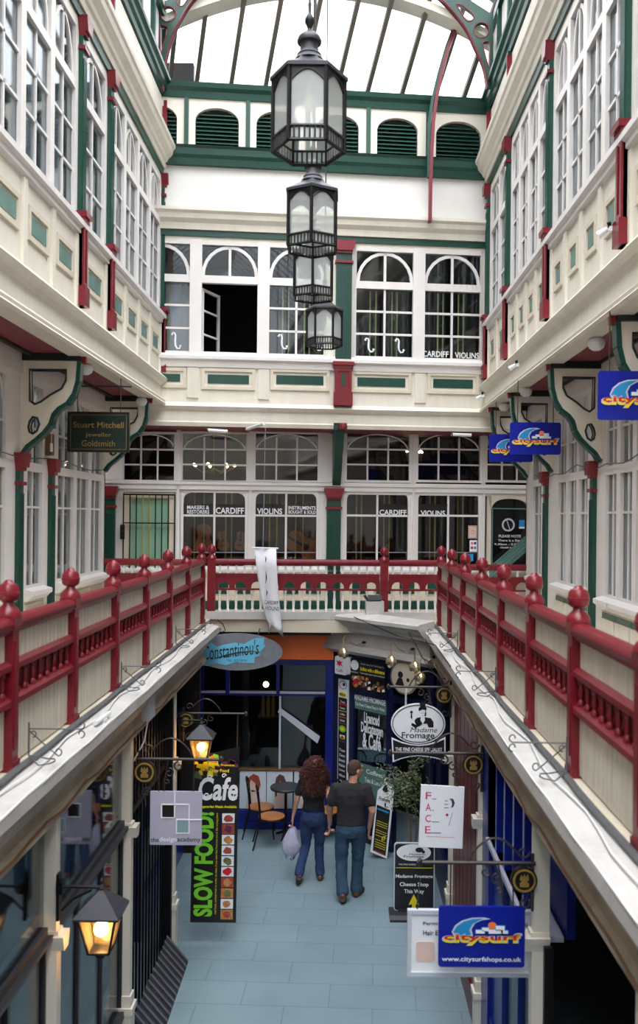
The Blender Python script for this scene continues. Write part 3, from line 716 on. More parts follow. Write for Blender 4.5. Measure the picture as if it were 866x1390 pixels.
def spandrel(curve, outer, circle, drops, nm):
    S = smooth_line([P41(*p) for p in curve]); O = [P41(*p) for p in outer]
    cx, cz = P41(circle[0], circle[1]); r = circle[2]/FPX*14.1
    H_ = [[(cx+r*math.cos(2*PI*k/24), cz+r*math.sin(2*PI*k/24)) for k in range(24)]]
    for dr in drops:
        q = [P41(*p) for p in dr]; q = smooth_line([q[-1]]+q+[q[0]], 3)[3:-1]; H_.append(q)
    loops = [S+O]+H_; pts = [p for l in loops for p in l]; n = len(pts)
    tr = tessellate_polygon([[Vector((p[0], p[1], 0)) for p in l] for l in loops])
    F = [tuple(x) for x in tr]+[tuple(n+i for i in x[::-1]) for x in tr]; b0 = 0
    for l in loops:
        k = len(l)
        for i in range(k): F.append((b0+i, b0+(i+1) % k, n+b0+(i+1) % k, n+b0+i))
        b0 += k
    m = t.mb(); m.add([(p[0], -.04, p[1]) for p in pts]+[(p[0], .04, p[1]) for p in pts], F)
    s_ = t.part(nm, m, 'green', label='green pierced spandrel bracket')
    m = t.mb(); m.tube([(p[0], -.04, p[1]) for p in S], .014, 6); m.tube([(p[0], .04, p[1]) for p in S], .014, 6); t.part('maroon_edging', m, 'red', s_)
    for l in H_: m = t.mb(); m.tube([(p[0], -.04, p[1]) for p in l], .010, 6, True); t.part('hole_edging', m, 'red', s_)
spandrel([(221, 122), (224, 90), (233, 55), (245, 29), (262, 2), (292, -26)], [(300, -40), (213, 10), (213, 122)], (228.5, 21, 10.5), [[(217.5, 40), (222, 36.5), (228, 39), (228, 46), (223, 60), (218.5, 76)], [(240, 2), (243, 9), (249, 9.5), (258, -3), (270, -16), (262, -17), (250, -10)]], 'left_spandrel')
spandrel([(661, 120), (656, 92), (644, 65), (629.5, 36), (600, 2), (572, -20)], [(578, -36), (669, 22), (669, 120)], (653, 43, 10.5), [[(654.5, 62), (658, 58), (664, 60), (664.5, 76), (663.5, 94), (659, 80)], [(619, 8), (626, 9), (640, 19), (643, 26), (638, 30.5), (632, 29), (624, 17)]], 'right_spandrel')
# hipped end glazing
Y0, Z0 = 15.45, None
barpx = [(192, 116), (228, 117), (264, 118), (310, 120), (356, 123), (405, 124), (452, 126), (493, 128), (539, 131), (583, 135), (622, 135), (664, 138), (706, 140), (750, 142)]
H = G(Y0)
hip = Th(W1, (0, Y0, 12.4), 'hipped_roof_glazing', 'sloping glazed end of the arcade roof above the louvred arches', 'roof glazing')
dv = Vector((.337, -1, .95))
for x, y in barpx:
    uu, zz = H.px(x, y); p = Vector((uu, Y0, zz-.25)) ; q = p+dv*2.6
    m = hip.mb(); m.tube([p, q], .05, 4); hip.part('glazing_bar', m, 'barmetal')
p0 = Vector((-4.6, Y0+.01, 12.2)); p1 = Vector((4.6, Y0+.01, 12.2))
m = hip.mb(); m.add([p0, p1, p1+dv*2.7, p0+dv*2.7], [(0, 1, 2, 3)]); hip.part('pane', m, 'rglass')
u0, u1, z0, z1 = H.r(222, 90, 264, 122)
solo(H, (u0, 0, z0), 'roof_vent_box', lambda m: m.box(u0-.1, u1, -.12, .0, z0-.1, z1), 'dark', 'dark flat panel at the left foot of the sloping roof glass', 'panel')
# main roof slopes
RX = -.28
def slope(side, xe):
    t = Th(W1, (xe, 5, 13.2), 'roof_glazing', 'glazed %s slope of the long arcade roof' % side, 'roof glazing')
    A = Vector((xe, 0, 13.2)); B = Vector((RX, 0, 15.5)); Y = 14.2; n = 0
    while Y > YN:
        m = t.mb(); m.tube([A+Vector((0, Y, 0)), B+Vector((0, Y, 0))], .03, 4); t.part('glazing_bar', m, 'green'); Y -= .62
    m = t.mb(); m.add([A+Vector((0, YN, .03)), A+Vector((0, 14.2, .03)), B+Vector((0, 14.2, .03)), B+Vector((0, YN, .03))], [(0, 1, 2, 3)]); t.part('pane', m, 'rglass')
slope('left', -3.05); slope('right', 2.48)
trim(W1, 'cream ridge beam along the top of the glass roof', lambda m: m.box(RX-.08, RX+.08, YN, 14.2, 15.45, 15.65), 'cream', cat='beam')
# curved maroon rib on the end wall
t = Th(G(14.42), (0, 0, 0), 'roof_rib', 'curved maroon and green roof rib standing against the end wall', 'rib')
gq = t.fr
P = [gq.px(*p) for p in ((581.5, 300), (582.5, 240), (584, 200), (586, 165), (590, 135), (597, 100), (606, 65), (619, 30), (640, -10))]
m = t.mb(); m.band(P, [(p[0]+.055, p[1]) for p in P], -.02, .12); t.part('flange', m, 'red')
m = t.mb(); Q = [gq.px(*p) for p in ((580, 240), (581, 165), (585, 135), (594, 98), (604, 63), (617, 28), (636, -10))]; m.band(Q, [(p[0]+.05, p[1]) for p in Q], .02, .08); t.part('web', m, 'green')
# ================================================================ end wall, gallery storey (violin shop)
zb_ = lambda y, x=464: BL.px(x, y)[1]
LU0, LU1 = -5.0, 4.6
uL = lambda x, y=640: BL.px(x, y)[0]
cols_ = [(170, 236), (248, 334), (347, 431), (471, 555), (568, 651), (662, 722)]
def _bl(m):
    m.box(LU0, LU1, 0, .1, zb_(586), zb_(574)); m.box(LU0, LU1, 0, .1, 3.42, zb_(772))
    m.box(LU0, LU1, 0, .1, zb_(671), zb_(655))
    e = [LU0]+[uL(x) for c in cols_ for x in (c[0]-3, c[1]+3)]+[LU1]
    for i in range(0, len(e), 2): m.box(e[i], e[i+1], .0, .1, zb_(775), zb_(578))
st(BL, 'wall_back_gallery', 'white panelled front of the violin shop at gallery level', 'wall', _bl, 'white')
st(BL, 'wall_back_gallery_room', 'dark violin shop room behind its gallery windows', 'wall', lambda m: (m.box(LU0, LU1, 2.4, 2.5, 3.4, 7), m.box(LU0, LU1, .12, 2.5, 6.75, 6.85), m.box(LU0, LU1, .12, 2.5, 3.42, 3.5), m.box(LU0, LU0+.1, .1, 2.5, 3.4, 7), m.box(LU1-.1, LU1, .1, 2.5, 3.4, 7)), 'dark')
trim(BL, 'white transom moulding between the two rows of violin shop windows', lambda m: m.sweep(LU0, LU1, [(.02, zb_(668)), (-.03, zb_(667)), (-.03, zb_(662)), (-.06, zb_(660)), (-.06, zb_(657)), (.02, zb_(656))]), 'white', cat='transom')
for a, b in ((240, 244), (339, 342), (560, 563), (656, 658)):
    trim(BL, 'white mullion post between violin shop windows', lambda m: m.box(uL(a), uL(b), -.03, .0, zb_(772), zb_(578)), 'white', cat='mullion')
trim(BL, 'white sill under the violin shop windows', lambda m: m.sweep(LU0, LU1, [(.02, zb_(782)), (-.05, zb_(781)), (-.10, zb_(776)), (-.10, zb_(773)), (.02, zb_(770))]), 'white', cat='window sill')
trim(BL, 'cream dado boarding with dark green skirting under the violin shop windows', lambda m: (m.use('creamd').box(LU0, LU1, -.02, .0, zb_(815), zb_(782)), m.use('green').box(LU0, LU1, -.04, .0, 3.42, zb_(816)), m.use('green').box(LU0, LU1, -.055, .0, zb_(822), zb_(820))), None, cat='dado')
for x in (300, 330, 365, 395, 425, 488, 520, 552, 590):
    u0 = uL(x-10, 790); u1 = uL(x+10, 790)
    trim(BL, 'small dark green dado panel seen through the end railing', lambda m: m.box(u0, u1, -.035, -.02, zb_(806), zb_(788)), 'green', cat='panel')
# upper row
names = ['leftmost upper window of the violin shop beside the jeweller sign', 'upper violin shop window with bright chandelier lights inside', 'upper violin shop window left of the green gallery pilaster', 'upper violin shop window right of the green gallery pilaster', 'upper violin shop window over the right half of the shop name', 'upper violin shop window partly behind the blue hanging signs']
for (x0, x1), nm in zip(cols_, names):
    xm = (x0+x1)/2; u0, u1 = uL(x0-3), uL(x1+3)
    if x0 == 170: u0 -= .02
    nwinlabel = nm
    window(BL, u0, u1, BL.px(xm, 655)[1], BL.px(xm, 655)[1]+.03, BL.px(xm, 655)[1]+.04, BL.px(xm, 586)[1], nm, cols=1, rows=1, fw=.035, mw=.035, back=None, glass='sglass', top='grid', trows=3)
def nameband(entries):
    def f(t):
        m = t.mb(); m2 = t.mb()
        for body, x0, x1, y0, y1, bx0, bx1 in entries:
            u0, u1, z0, z1 = BL.r(bx0, 685.5, bx1, 698.5, .0); m.box(u0, u1, .034, .039, z0, z1); m.box(u0, u1, .02, .04, z1-.005, z1+.015)
            for k, ln in enumerate(body.split('|')):
                n = len(body.split('|')); yy0 = y0+(y1-y0)*k/n; yy1 = y0+(y1-y0)*(k+1)/n-(1 if n > 1 else 0)
                a, b, c, d = BL.r(x0, yy0, x1, yy1, .03)
                m2.text(ln, (a+b)/2, .028, (c+d)/2, b-a, d-c, bold=.02)
        t.part('name_band', m, 'signblack'); t.part('lettering', m2, 'signwhite')
    return f
def lwin(x0, x1, label, decal, ribbons=()):
    u0, u1 = uL(x0-3, 720), uL(x1+3, 720); xm = (x0+x1)/2
    zz = BL.px(xm, 700)[1]
    t = window(BL, u0, u1, BL.px(xm, 772)[1], BL.px(xm, 667.5)[1]-.0, BL.px(xm, 667.5)[1]+.005, BL.px(xm, 667.5)[1]+.06, label, rows=2, rowz=[zz], fw=.045, mw=.035, back=None, glass='sglass', top='none', round_low=.2, decal=decal, ribbons=[uL(x, 720) for x in ribbons], ribmat='goldline')
    m = t.mb(); z = BL.px(xm, 750)[1]; m.tube([(u0, .05, z), (u1, .05, z)], .008, 6); t.part('rail_wire', m, 'silver')
    return t
lwin(248, 333, 'violin shop window with a hanging guitar lettered makers and restorers', nameband([('MAKERS &|RESTORERS', 254, 284, 686, 698.5, 249, 289), ('CARDIFF', 293, 331, 689, 697.5, 292, 332)]), (263, 276, 306, 314))
lwin(346, 430, 'violin shop window with a tilted cello lettered instruments bought and sold', nameband([('VIOLINS', 349, 383, 690, 698, 347, 387), ('INSTRUMENTS|BOUGHT & SOLD', 391.5, 428.5, 687, 698.5, 390, 429)]), (366, 376, 402, 412))
lwin(470, 554, 'violin shop window right of the green pilaster with first half of shop name', nameband([('CARDIFF', 515, 552, 692, 699, 514, 553)]), (485, 492, 523, 530))
t = lwin(567, 650, 'violin shop window with white notices and second half of shop name', nameband([('VIOLINS', 571, 604, 693, 700, 568, 608)]), (586, 593, 624, 631))
for nm, q, mt in (('cream_notice', (636, 713.5, 648, 731), 'creamd'), ('card_notice', (638, 733.5, 648, 749), 'signwhite'), ('blue_sticker', (635, 752, 643, 762), 'ltblue')):
    u0, u1, z0, z1 = BL.r(*q); m = t.mb(); m.use(mt).box(u0, u1, .025, .03, z0, z1)
    if nm == 'cream_notice': m.use('pinkink').frame(u0+.01, u1-.01, z0+.01, z1-.01, .006, .02, .026); m.use('pinkink').hoop((u0+u1)/2, (z0+z1)/2, .03, .006, .02, .026)
    if nm == 'card_notice':
        for i, c in enumerate(('orange', 'signblue', 'purpleink', 'slate')): a = u0+.02+(i % 2)*.055; b = z1-.03-(i//2)*.08; m.use(c).box(a, a+.04, .02, .026, b-.04, b)
    t.part(nm, m)
# left: green door behind iron bars
ndoor[0] += 1
t = Th(BL, (uL(203), 0, 3.45), 'door_1', 'mint green boarded door behind black iron security bars', 'door', None, 'structure')
u0, u1, z0, z1 = BL.r(168, 669, 237, 790)
m = t.mb(); m.frame(u0, u1, 3.45, z1, .09, .0, .1); t.part('door_frame', m, 'creamd')
a0, a1, _, zt_ = BL.r(173, 673, 232, 790)
m = t.mb(); m.box(a0-.1, a1+.1, .06, .1, 3.45, zt_+.03); t.part('door_surround', m, 'creamd')
c = (a0+a1)/2; r = (a1-a0)/2; P = [(c+r*(abs(math.cos(a))**.6)*(1 if math.cos(a) > 0 else -1), zt_-.32+.30*max(0, math.sin(a))**.8) for a in [PI*k/18 for k in range(19)]]
m = t.mb(); m.prism(P+[(a0, 3.46), (a1, 3.46)], .04, .07)
t.part('leaf', m, 'mint')
m = t.mb(); zz = BL.px(203, 717)[1]; m.box(a0+.05, a1-.05, .025, .045, zz, zz+.05); t.part('cross_rail', m, 'mint')
m = t.mb()
g0, g1, _, gt = BL.r(168, 671, 237, 790)
for k in range(9):
    x = g0+(g1-g0)*k/8; m.use('goldline' if k in (3, 4) else 'black').box(x-.009, x+.009, -.06, -.042, 3.5, gt)
m.use('black').box(g0-.01, g1+.01, -.065, -.04, gt-.02, gt+.01)
for y in (710, 760): z = BL.px(203, y)[1]; m.box(g0, g1, -.062, -.04, z-.01, z+.01)
z = BL.px(168, 722)[1]; m.box(g0-.05, g0+.02, -.08, -.03, z-.12, z+.12)
for k in range(3): m.ball((g0-.01, -.09, z-.08+.08*k), .022, 8)
t.part('security_bars', m)
# right: arched glass door with opening hours
ndoor[0] += 1
t = Th(BL, (uL(690), 0, 3.45), 'door_2', 'cream framed arched glass door with white opening hours lettering', 'door', None, 'structure')
u0, u1, z0, z1 = BL.r(661, 673, 722, 800); a0, a1, _, at = BL.r(666.5, 677, 718, 800)
c = (a0+a1)/2; r = (a1-a0)/2; A = [(c+r*(abs(math.cos(a))**.75)*(1 if math.cos(a) > 0 else -1), at-.22+.22*max(0, math.sin(a))**.9) for a in [PI*k/18 for k in range(19)]]
B = [(u1, z1) if k == 0 else ((u0, z1) if k == 18 else (A[k][0], z1)) for k in range(19)]
m = t.mb(); m.box(u0, a0, 0, .1, 3.45, z1); m.box(a1, u1, 0, .1, 3.45, z1); m.band(B, A, 0, .1); t.part('door_frame', m, 'creamd')
m = t.mb(); m.box(a0, a1, .05, .056, 3.5, at); t.part('pane', m, 'sglass')
m = t.mb(); q = BL.r(667.5, 690, 715.5, 800, .04); m.frame(q[0], q[1], 3.5, q[3], .012, .035, .042); t.part('white_lining', m, 'teal')
m = t.mb(); q = BL.px(690, 712.5, .03); m.hoop(q[0], q[1], .115, .028, .028, .036); m.prism([(q[0]-.035, q[1]+.08), (q[0]-.02, q[1]+.08), (q[0]+.035, q[1]-.08), (q[0]+.02, q[1]-.08)], .028, .036); t.part('round_emblem', m, 'silver')
m = t.mb()
for body, x0, x1, y0, y1 in (('PLEASE NOTE', 677, 707, 726, 729.5), ('There is a Step', 676, 708, 732, 736), ('9.30am - 5.00pm', 671, 711, 737.5, 741), ('closed sundays', 679, 705, 742, 745)):
    q = BL.r(x0, y0, x1, y1, .03); m.text(body, (q[0]+q[1])/2, .03, (q[2]+q[3])/2, q[1]-q[0], q[3]-q[2], bold=.02)
t.part('lettering', m, 'signwhite')
m = t.mb(); q = BL.r(704.5, 706, 712, 717.5, .03); m.use('ltblue').box(q[0], q[1], .026, .032, q[2]+.03, q[3]); m.use('signwhite').box(q[0], q[1], .026, .032, q[2], q[2]+.03); t.part('sticker', m)
# chandelier and small wall lamps inside
t = Th(BL, (uL(290, 632), 1.2, 5.9), 'chandelier', 'small chandelier with warm candle bulbs inside the violin shop window', 'chandelier')
m = t.mb(); c0 = BL.px(290, 636, 1.2)
for k in range(7):
    a = 2*PI*k/7; m.tube([(c0[0], 1.2, c0[1]), (c0[0]+.2*math.cos(a), 1.2+.2*math.sin(a), c0[1]-.08), (c0[0]+.38*math.cos(a), 1.2+.38*math.sin(a), c0[1]+.02)], .012, 5)
m.tube([(c0[0], 1.2, c0[1]-.1), (c0[0], 1.2, 6.8)], .01, 5); t.part('arms', m, 'goldline')
for k in range(7):
    a = 2*PI*k/7; m = t.mb(); m.ball((c0[0]+.38*math.cos(a), 1.2+.38*math.sin(a), c0[1]+.06), .028, 8); t.part('bulb', m, 'chand')
for x, y in ((554, 617), (571, 618)):
    p = BL.px(x, y, .9); t = Th(BL, (p[0], .9, p[1]), 'wall_lamp', 'small warm lamp glowing behind the %s upper violin shop window' % ('right hand' if x > 560 else 'middle'), 'lamp')
    m = t.mb(); m.lathe([(.02, -.12), (.03, -.08), (.015, -.06), (.05, .0), (.035, .08)], (p[0], .9, p[1]), 10); t.part('lamp_shade', m, 'bulbarm' if 'bulbarm' in M else 'goldline')
    m = t.mb(); m.ball((p[0], .9, p[1]+.05), .045, 8); t.part('bulb', m, 'chand')
# instruments in the windows
def instrument(x, y, h_px, rot, name, label, v=.35):
    p = BL.px(x, y, v); L = h_px/FPX*15.2
    t = Th(BL, (p[0], v, p[1]-L/2), name, label, name.split('_')[-1])
    c, n = math.cos(rot), math.sin(rot)
    def R(q): return (p[0]+q[0]*c-q[1]*n, p[1]+q[0]*n+q[1]*c)
    out = [(0, -.5), (.13, -.48), (.2, -.38), (.19, -.25), (.13, -.14), (.125, -.07), (.16, .03), (.15, .12), (.08, .17), (0, .18)]
    out = out+[(-a, b) for a, b in out[::-1][1:-1]]
    m = t.mb(); m.prism([R((a*L, b*L)) for a, b in out], v-.04, v+.05); t.part('body', m, 'violin')
    m = t.mb(); m.prism([R((a*L, b*L)) for a, b in ((-.02, -.1), (.02, -.1), (.018, .42), (-.018, .42))], v-.065, v-.04); m.prism([R((a*L, b*L)) for a, b in ((-.03, .40), (.03, .40), (.035, .5), (-.035, .5))], v-.06, v-.02); t.part('neck', m, 'black')
    m = t.mb(); q = R((0, -.14*L)); m.disc(q[0], q[1], .05*L, v-.044, v-.04, 16); t.part('sound_hole', m, 'black'); m = t.mb(); q0 = R((-.07*L, -.33*L)); q1 = R((.07*L, -.33*L)); m.prism([q0, q1, (q1[0], q1[1]+.02), (q0[0], q0[1]+.02)], v-.055, v-.04); t.part('bridge', m, 'black')
instrument(277, 722, 62, 0, 'acoustic_guitar', 'large orange guitar hanging in the window below makers and restorers')
instrument(302, 728, 40, .1, 'small_violin', 'small orange violin hanging right of the guitar in the left window')
instrument(327, 728, 38, -.1, 'small_viola', 'pale brown viola at the right edge of the left violin shop window')
instrument(404, 736, 92, 1.05, 'tilted_cello', 'orange cello leaning over in the window left of the green pilaster')
# pilasters and bracket seen from the front
u = uL(452.5, 700); pilaster(BL, u, .24, 3.42, zb_(663), 'green fluted pilaster with maroon cap between the violin shop windows', v=-.10, base=False)
u = uL(149, 700); pilaster(BL, u, .20, 3.42, BL.px(149, 660)[1], 'green fluted pilaster at the left end of the violin shop front', v=-.10, base=False)
p0 = BL.px(459, 582, -.3); p1 = BL.px(457, 660, -.1)
ntrim[0] += 1
t = Th(BL, (p1[0], -.1, p1[1]), 'trim_%d' % ntrim[0], 'dark green curved bracket over the middle gallery pilaster', 'bracket', None, 'structure')
m = t.mb(); z0, z1 = p1[1], p0[1]
pr = [(-.05, z0), (-.12, z0+.1), (-.30, z0+.35), (-.36, z0+.5), (-.50, z0+.65), (-.58, z1-.08), (-.60, z1), (0, z1), (0, z0)]
m.sweep(p1[0]-.07, p1[0]+.07, pr); t.part('web', m, 'green')
m = t.mb(); m.box(p1[0]-.11, p1[0]+.11, -.66, .0, z1-.06, z1+.06); t.part('top_beam', m, 'greend')
m = t.mb(); m.lathe([(.0, -.07), (.06, -.05), (.07, 0), (.05, .05), (0, .06)], (p1[0]+.04, -.72, z1-.0), 12); t.part('end_knob', m, 'red', smooth=True)
# dark side passages either side of the end wall
st(W1, 'wall_back_left_return', 'dim wall closing the passage beyond the left gallery', 'wall', lambda m: m.box(-5.2, -5.1, 13.2, 17, 0, 14), 'cream')
st(W1, 'wall_back_right_return', 'pale wall closing the passage beyond the right gallery', 'wall', lambda m: m.box(4.5, 4.6, 13.9, 17, 0, 14), 'plaster')
st(W1, 'wall_back_outer', 'outer wall behind the end shops', 'wall', lambda m: m.box(-5.2, 4.6, 17.9, 18.0, 0, 12), 'dark')

# ================================================================ railings
def finial(m, c, s=1.0):
    m.lathe([(.075*s, 0), (.075*s, .02), (.06*s, .045), (.035*s, .07), (.032*s, .085), (.052*s, .095), (.064*s, .11), (.064*s, .13), (.068*s, .132), (.068*s, .15), (.064*s, .152), (.062*s, .175), (.048*s, .198), (.034*s, .202), (.02*s, .222), (0.001, .225)], c, 14)
def side_rail(fr, sg, side):
    U = lambda Y: sg*Y
    t = Th(fr, (U(9), 0, 3.42), '%s_gallery_railing' % side if False else 'gallery_railing', 'long maroon railing with round finials and white boarded panels along the %s gallery' % side, 'railing', None)
    Ys = [.45+1.25*k for k in range(11)]
    proto = None
    for Y in Ys:
        m = t.mb(); u = U(Y)
        m.box(u-.05, u+.05, -.05, .05, 3.42, 4.40); m.box(u-.06, u+.06, -.06, .06, 3.42, 3.48); m.box(u-.062, u+.062, -.062, .062, 4.30, 4.37)
        m.box(u-.03, u+.03, -.058, -.05, 3.55, 4.22)
        p = t.part('post', m, 'red')
        m = t.mb(); finial(m, (u, 0, 4.37)); t.part('finial', m, 'red', p, smooth=True)
    for a, b in zip(Ys[:-1], Ys[1:]):
        u0, u1 = U(a+.05), U(b-.05)
        m = t.mb(); m.sweep(u0, u1, [(-.02, 4.26), (-.035, 4.27), (-.035, 4.285), (-.05, 4.29), (-.05, 4.305), (-.058, 4.315), (-.058, 4.335), (-.04, 4.36), (0, 4.37), (.04, 4.36), (.058, 4.335), (.058, 4.30), (.02, 4.26)]); t.part('handrail', m, 'red', smooth=True)
        m = t.mb(); m.sweep(u0, u1, [(-.03, 4.03), (-.045, 4.045), (-.045, 4.075), (-.02, 4.095), (.03, 4.095), (.03, 4.03)]); t.part('middle_rail', m, 'red')
        m = t.mb(); m.sweep(u0, u1, [(-.03, 3.81), (-.045, 3.82), (-.045, 3.855), (-.015, 3.88), (.03, 3.88), (.03, 3.81)]); t.part('lower_rail', m, 'red')
        n = 8
        m = t.mb(); m.box(u0, u1, .02, .03, 3.88, 4.03); t.part('red_backing', m, 'oxblood')
        for k in range(n):
            x = u0+(u1-u0)*(k+.5)/n; m = t.mb()
            m.lathe([(.024, 0), (.024, .02), (.013, .035), (.02, .075), (.013, .115), (.024, .13), (.024, .15)], (x, -.01, 3.88), 8); t.part('baluster', m, 'red', smooth=True)
        for z0, z1, nm in ((3.44, 3.81, 'lower_panel'), (4.095, 4.26, 'upper_panel')):
            m = t.mb(); n2 = 14; w = (u1-u0)/n2
            for k in range(n2): m.box(u0+w*k+.004*sg, u0+w*(k+1)-.004*sg, .0, .02, z0, z1)
            m.box(u0, u1, .012, .022, z0, z1); t.part(nm, m, 'boards')
    return t
side_rail(LF(XL), 1, 'left'); side_rail(RF(XR), -1, 'right')
# end railing
def end_rail(fr, x0, x1, yt, label, posts, zb=None, Yv=0, sc_=1.0, posttop=None):
    u0 = fr.px(x0, yt)[0]; u1 = fr.px(x1, yt)[0]; xm = (x0+x1)/2
    zt = fr.px(xm, yt)[1]; zb = zb if zb is not None else 3.54
    h = zt-zb
    t = Th(fr, ((u0+u1)/2, 0, zb), 'gallery_railing', label, 'railing')
    m = t.mb(); m.sweep(u0, u1, [(-.03, zt-.10), (-.05, zt-.08), (-.06, zt-.05), (-.045, zt-.01), (0, zt), (.05, zt-.02), (.05, zt-.10)]); t.part('handrail', m, 'red', smooth=True)
    m = t.mb(); m.box(u0, u1, -.03, .03, zb+h*.68, zb+h*.72); t.part('middle_rail', m, 'red')
    m = t.mb(); m.box(u0, u1, -.03, .03, zb+h*.40, zb+h*.435); t.part('lower_rail', m, 'red')
    n = max(2, round((u1-u0)/(.265*sc_))); w = (u1-u0)/n
    m = t.mb(); z0 = zb+h*.435; z1 = zb+h*.68
    for k in range(n):
        a = u0+w*k; c = a+w/2; r = w*.33; zz = z0+.02
        m.box(a, c-r, -.018, .018, z0, z1); m.box(c+r, a+w, -.018, .018, z0, z1)
        A = arc(c, zz, r, min(r, z1-zz-.02), 0, 180, 11); m.band([(p[0], z1) for p in A], A, -.018, .018)
    t.part('arcaded_board', m, 'red')
    n = n*2; w = (u1-u0)/n
    for k in range(n):
        x = u0+w*(k+.5); m = t.mb()
        m.lathe([(.024, 0), (.024, .03), (.016, .05), (.024, h*.2), (.016, h*.34), (.024, h*.37), (.024, h*.40)], (x, 0, zb), 8); t.part('lower_baluster', m, 'white', smooth=True)
    for k in range(n):
        x = u0+w*(k+.5); m = t.mb(); m.box(x-.016, x+.016, -.016, .016, zb+h*.72, zt-.1); t.part('upper_baluster', m, 'white')
    for x, yf in posts:
        pu_ = fr.px(x, yt)[0]; zf = fr.px(x, yf)[1]
        m = t.mb(); m.box(pu_-.06, pu_+.06, -.06, .06, zb-.02, zf-.22); p = t.part('post', m, 'red')
        m = t.mb(); finial(m, (pu_, 0, zf-.225)); t.part('finial', m, 'red', p, smooth=True)
    return t
end_rail(BR, 293, 515, 759, 'maroon arcaded railing with white balusters crossing the end behind the white banner', [(287.5, 739)])
end_rail(BR, 528, 597, 760, 'short maroon arcaded railing right of the single post with the small floodlight', [(521.5, 742)])
end_rail(BR, 140, 276, 758.5, 'maroon arcaded railing seen behind the left gallery railing', [])
B3 = SK(14.05, .05)
end_rail(B3, 616, 722, 766, 'maroon arcaded railing with larger arches at the right end', [], sc_=1.35)
def canopy(m):
    a = BL.px(690, 762, -.5); 
    m.add([(2.2, -.95, 3.86), (3.3, -.95, 4.80), (3.3, -.30, 4.80), (2.2, -.30, 3.86), (2.2, -.95, 3.81), (3.3, -.95, 4.75), (3.3, -.30, 4.75), (2.2, -.30, 3.81)], [(0, 3, 2, 1), (4, 5, 6, 7), (0, 1, 5, 4), (3, 7, 6, 2), (0, 4, 7, 3), (1, 2, 6, 5)])
    for k in range(4):
        y = -.93+.2*k; m.add([(2.2, y, 3.87), (3.3, y, 4.81), (3.3, y+.03, 4.81), (2.2, y+.03, 3.87), (2.2, y, 3.90), (3.3, y, 4.84), (3.3, y+.03, 4.84), (2.2, y+.03, 3.90)], [(4, 5, 6, 7), (0, 4, 7, 3), (0, 1, 5, 4), (3, 7, 6, 2)])
solo(BL, (2.2, -.6, 4), 'stair_canopy', canopy, 'greenp', 'sloping pale green canopy beyond the right hand end railing', 'canopy')

# ================================================================ ledges over the shops
prof = [(0.10, 3.42), (-.02, 3.415), (-.22, 3.385), (-.265, 3.37), (-.27, 3.30), (-.245, 3.27), (-.20, 3.24), (-.19, 3.20), (-.155, 3.12), (-.13, 3.10), (-.13, 3.02), (-.16, 3.0), (-.17, 2.96), (-.10, 2.94), (.12, 2.94), (.12, 3.42)]
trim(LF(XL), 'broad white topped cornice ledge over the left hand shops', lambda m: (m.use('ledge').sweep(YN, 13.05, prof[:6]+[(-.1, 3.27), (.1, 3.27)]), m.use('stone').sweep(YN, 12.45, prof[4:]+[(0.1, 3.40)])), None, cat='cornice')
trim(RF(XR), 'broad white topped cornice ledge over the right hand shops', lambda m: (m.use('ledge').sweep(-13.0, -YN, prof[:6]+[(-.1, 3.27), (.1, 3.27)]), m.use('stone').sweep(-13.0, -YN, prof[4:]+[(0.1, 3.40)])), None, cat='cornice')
trim(BR, 'low white kerb under the end railing', lambda m: m.box(-3.8, 1.45, -.09, .07, 3.42, 3.54), 'ledge', cat='kerb')
cprof = [(-.36, 3.50), (-.52, 3.47), (-.54, 3.45), (-.54, 3.41), (-.50, 3.39), (-.46, 3.36), (-.40, 3.30), (-.34, 3.27), (-.34, 3.24), (-.30, 3.20), (0.1, 3.20), (.1, 3.24), (-.2, 3.24), (-.36, 3.30)]
trim(BS, 'white moulded cornice over the hair salon front', lambda m: m.sweep(-2.2, -.12, cprof), 'ledge', cat='cornice')
dprof = [(.0, 3.53), (-.33, 3.50), (-.36, 3.48), (-.36, 3.43), (-.32, 3.40), (-.28, 3.35), (-.22, 3.30), (-.20, 3.25), (-.10, 3.22), (-.10, 3.02), (-.14, 2.99), (-.16, 2.93), (-.10, 2.90), (-.04, 2.86), (.1, 2.86), (.1, 3.0), (.0, 3.05)]
trim(DG, 'white moulded cornice over the cheese shop corner', lambda m: m.sweep(-.05, 2.15, dprof), 'ledge', cat='cornice')
# conduits on the ledges
def conduit(fr, sg, side):
    P = []; random.seed(4)
    Y = 3.0
    while Y < 13: P.append((sg*Y, -.085+random.uniform(-.008, .008), 3.435+random.uniform(0, .006))); Y += .3
    t = Th(fr, (sg*8, 0, 3.42), 'electrical_conduit', 'grey cable conduit lying along the foot of the %s railing' % side, 'cable')
    m = t.mb(); m.tube(P, .02, 6); t.part('pipe', m, 'cable')
    m = t.mb(); m.tube([(p[0], p[1]-.06+.03*math.sin(i*1.3), p[2]-.02) for i, p in enumerate(P)], .006, 5); t.part('thin_wire', m, 'plastic')
    m = t.mb(); m.tube([(p[0], -.262+.004*math.sin(i*2.1), 3.385+.004*math.sin(i)) for i, p in enumerate(P)], .007, 5); t.part('edge_wire', m, 'plastic')
    m = t.mb(); m.tube([(p[0], -.175+.01*math.sin(i*1.7), 3.005+.012*math.sin(i*2.3)) for i, p in enumerate(P[:-3])], .009, 5); t.part('lower_wire', m, 'brownwood')
conduit(LF(XL), 1, 'left'); conduit(RF(XR), -1, 'right')
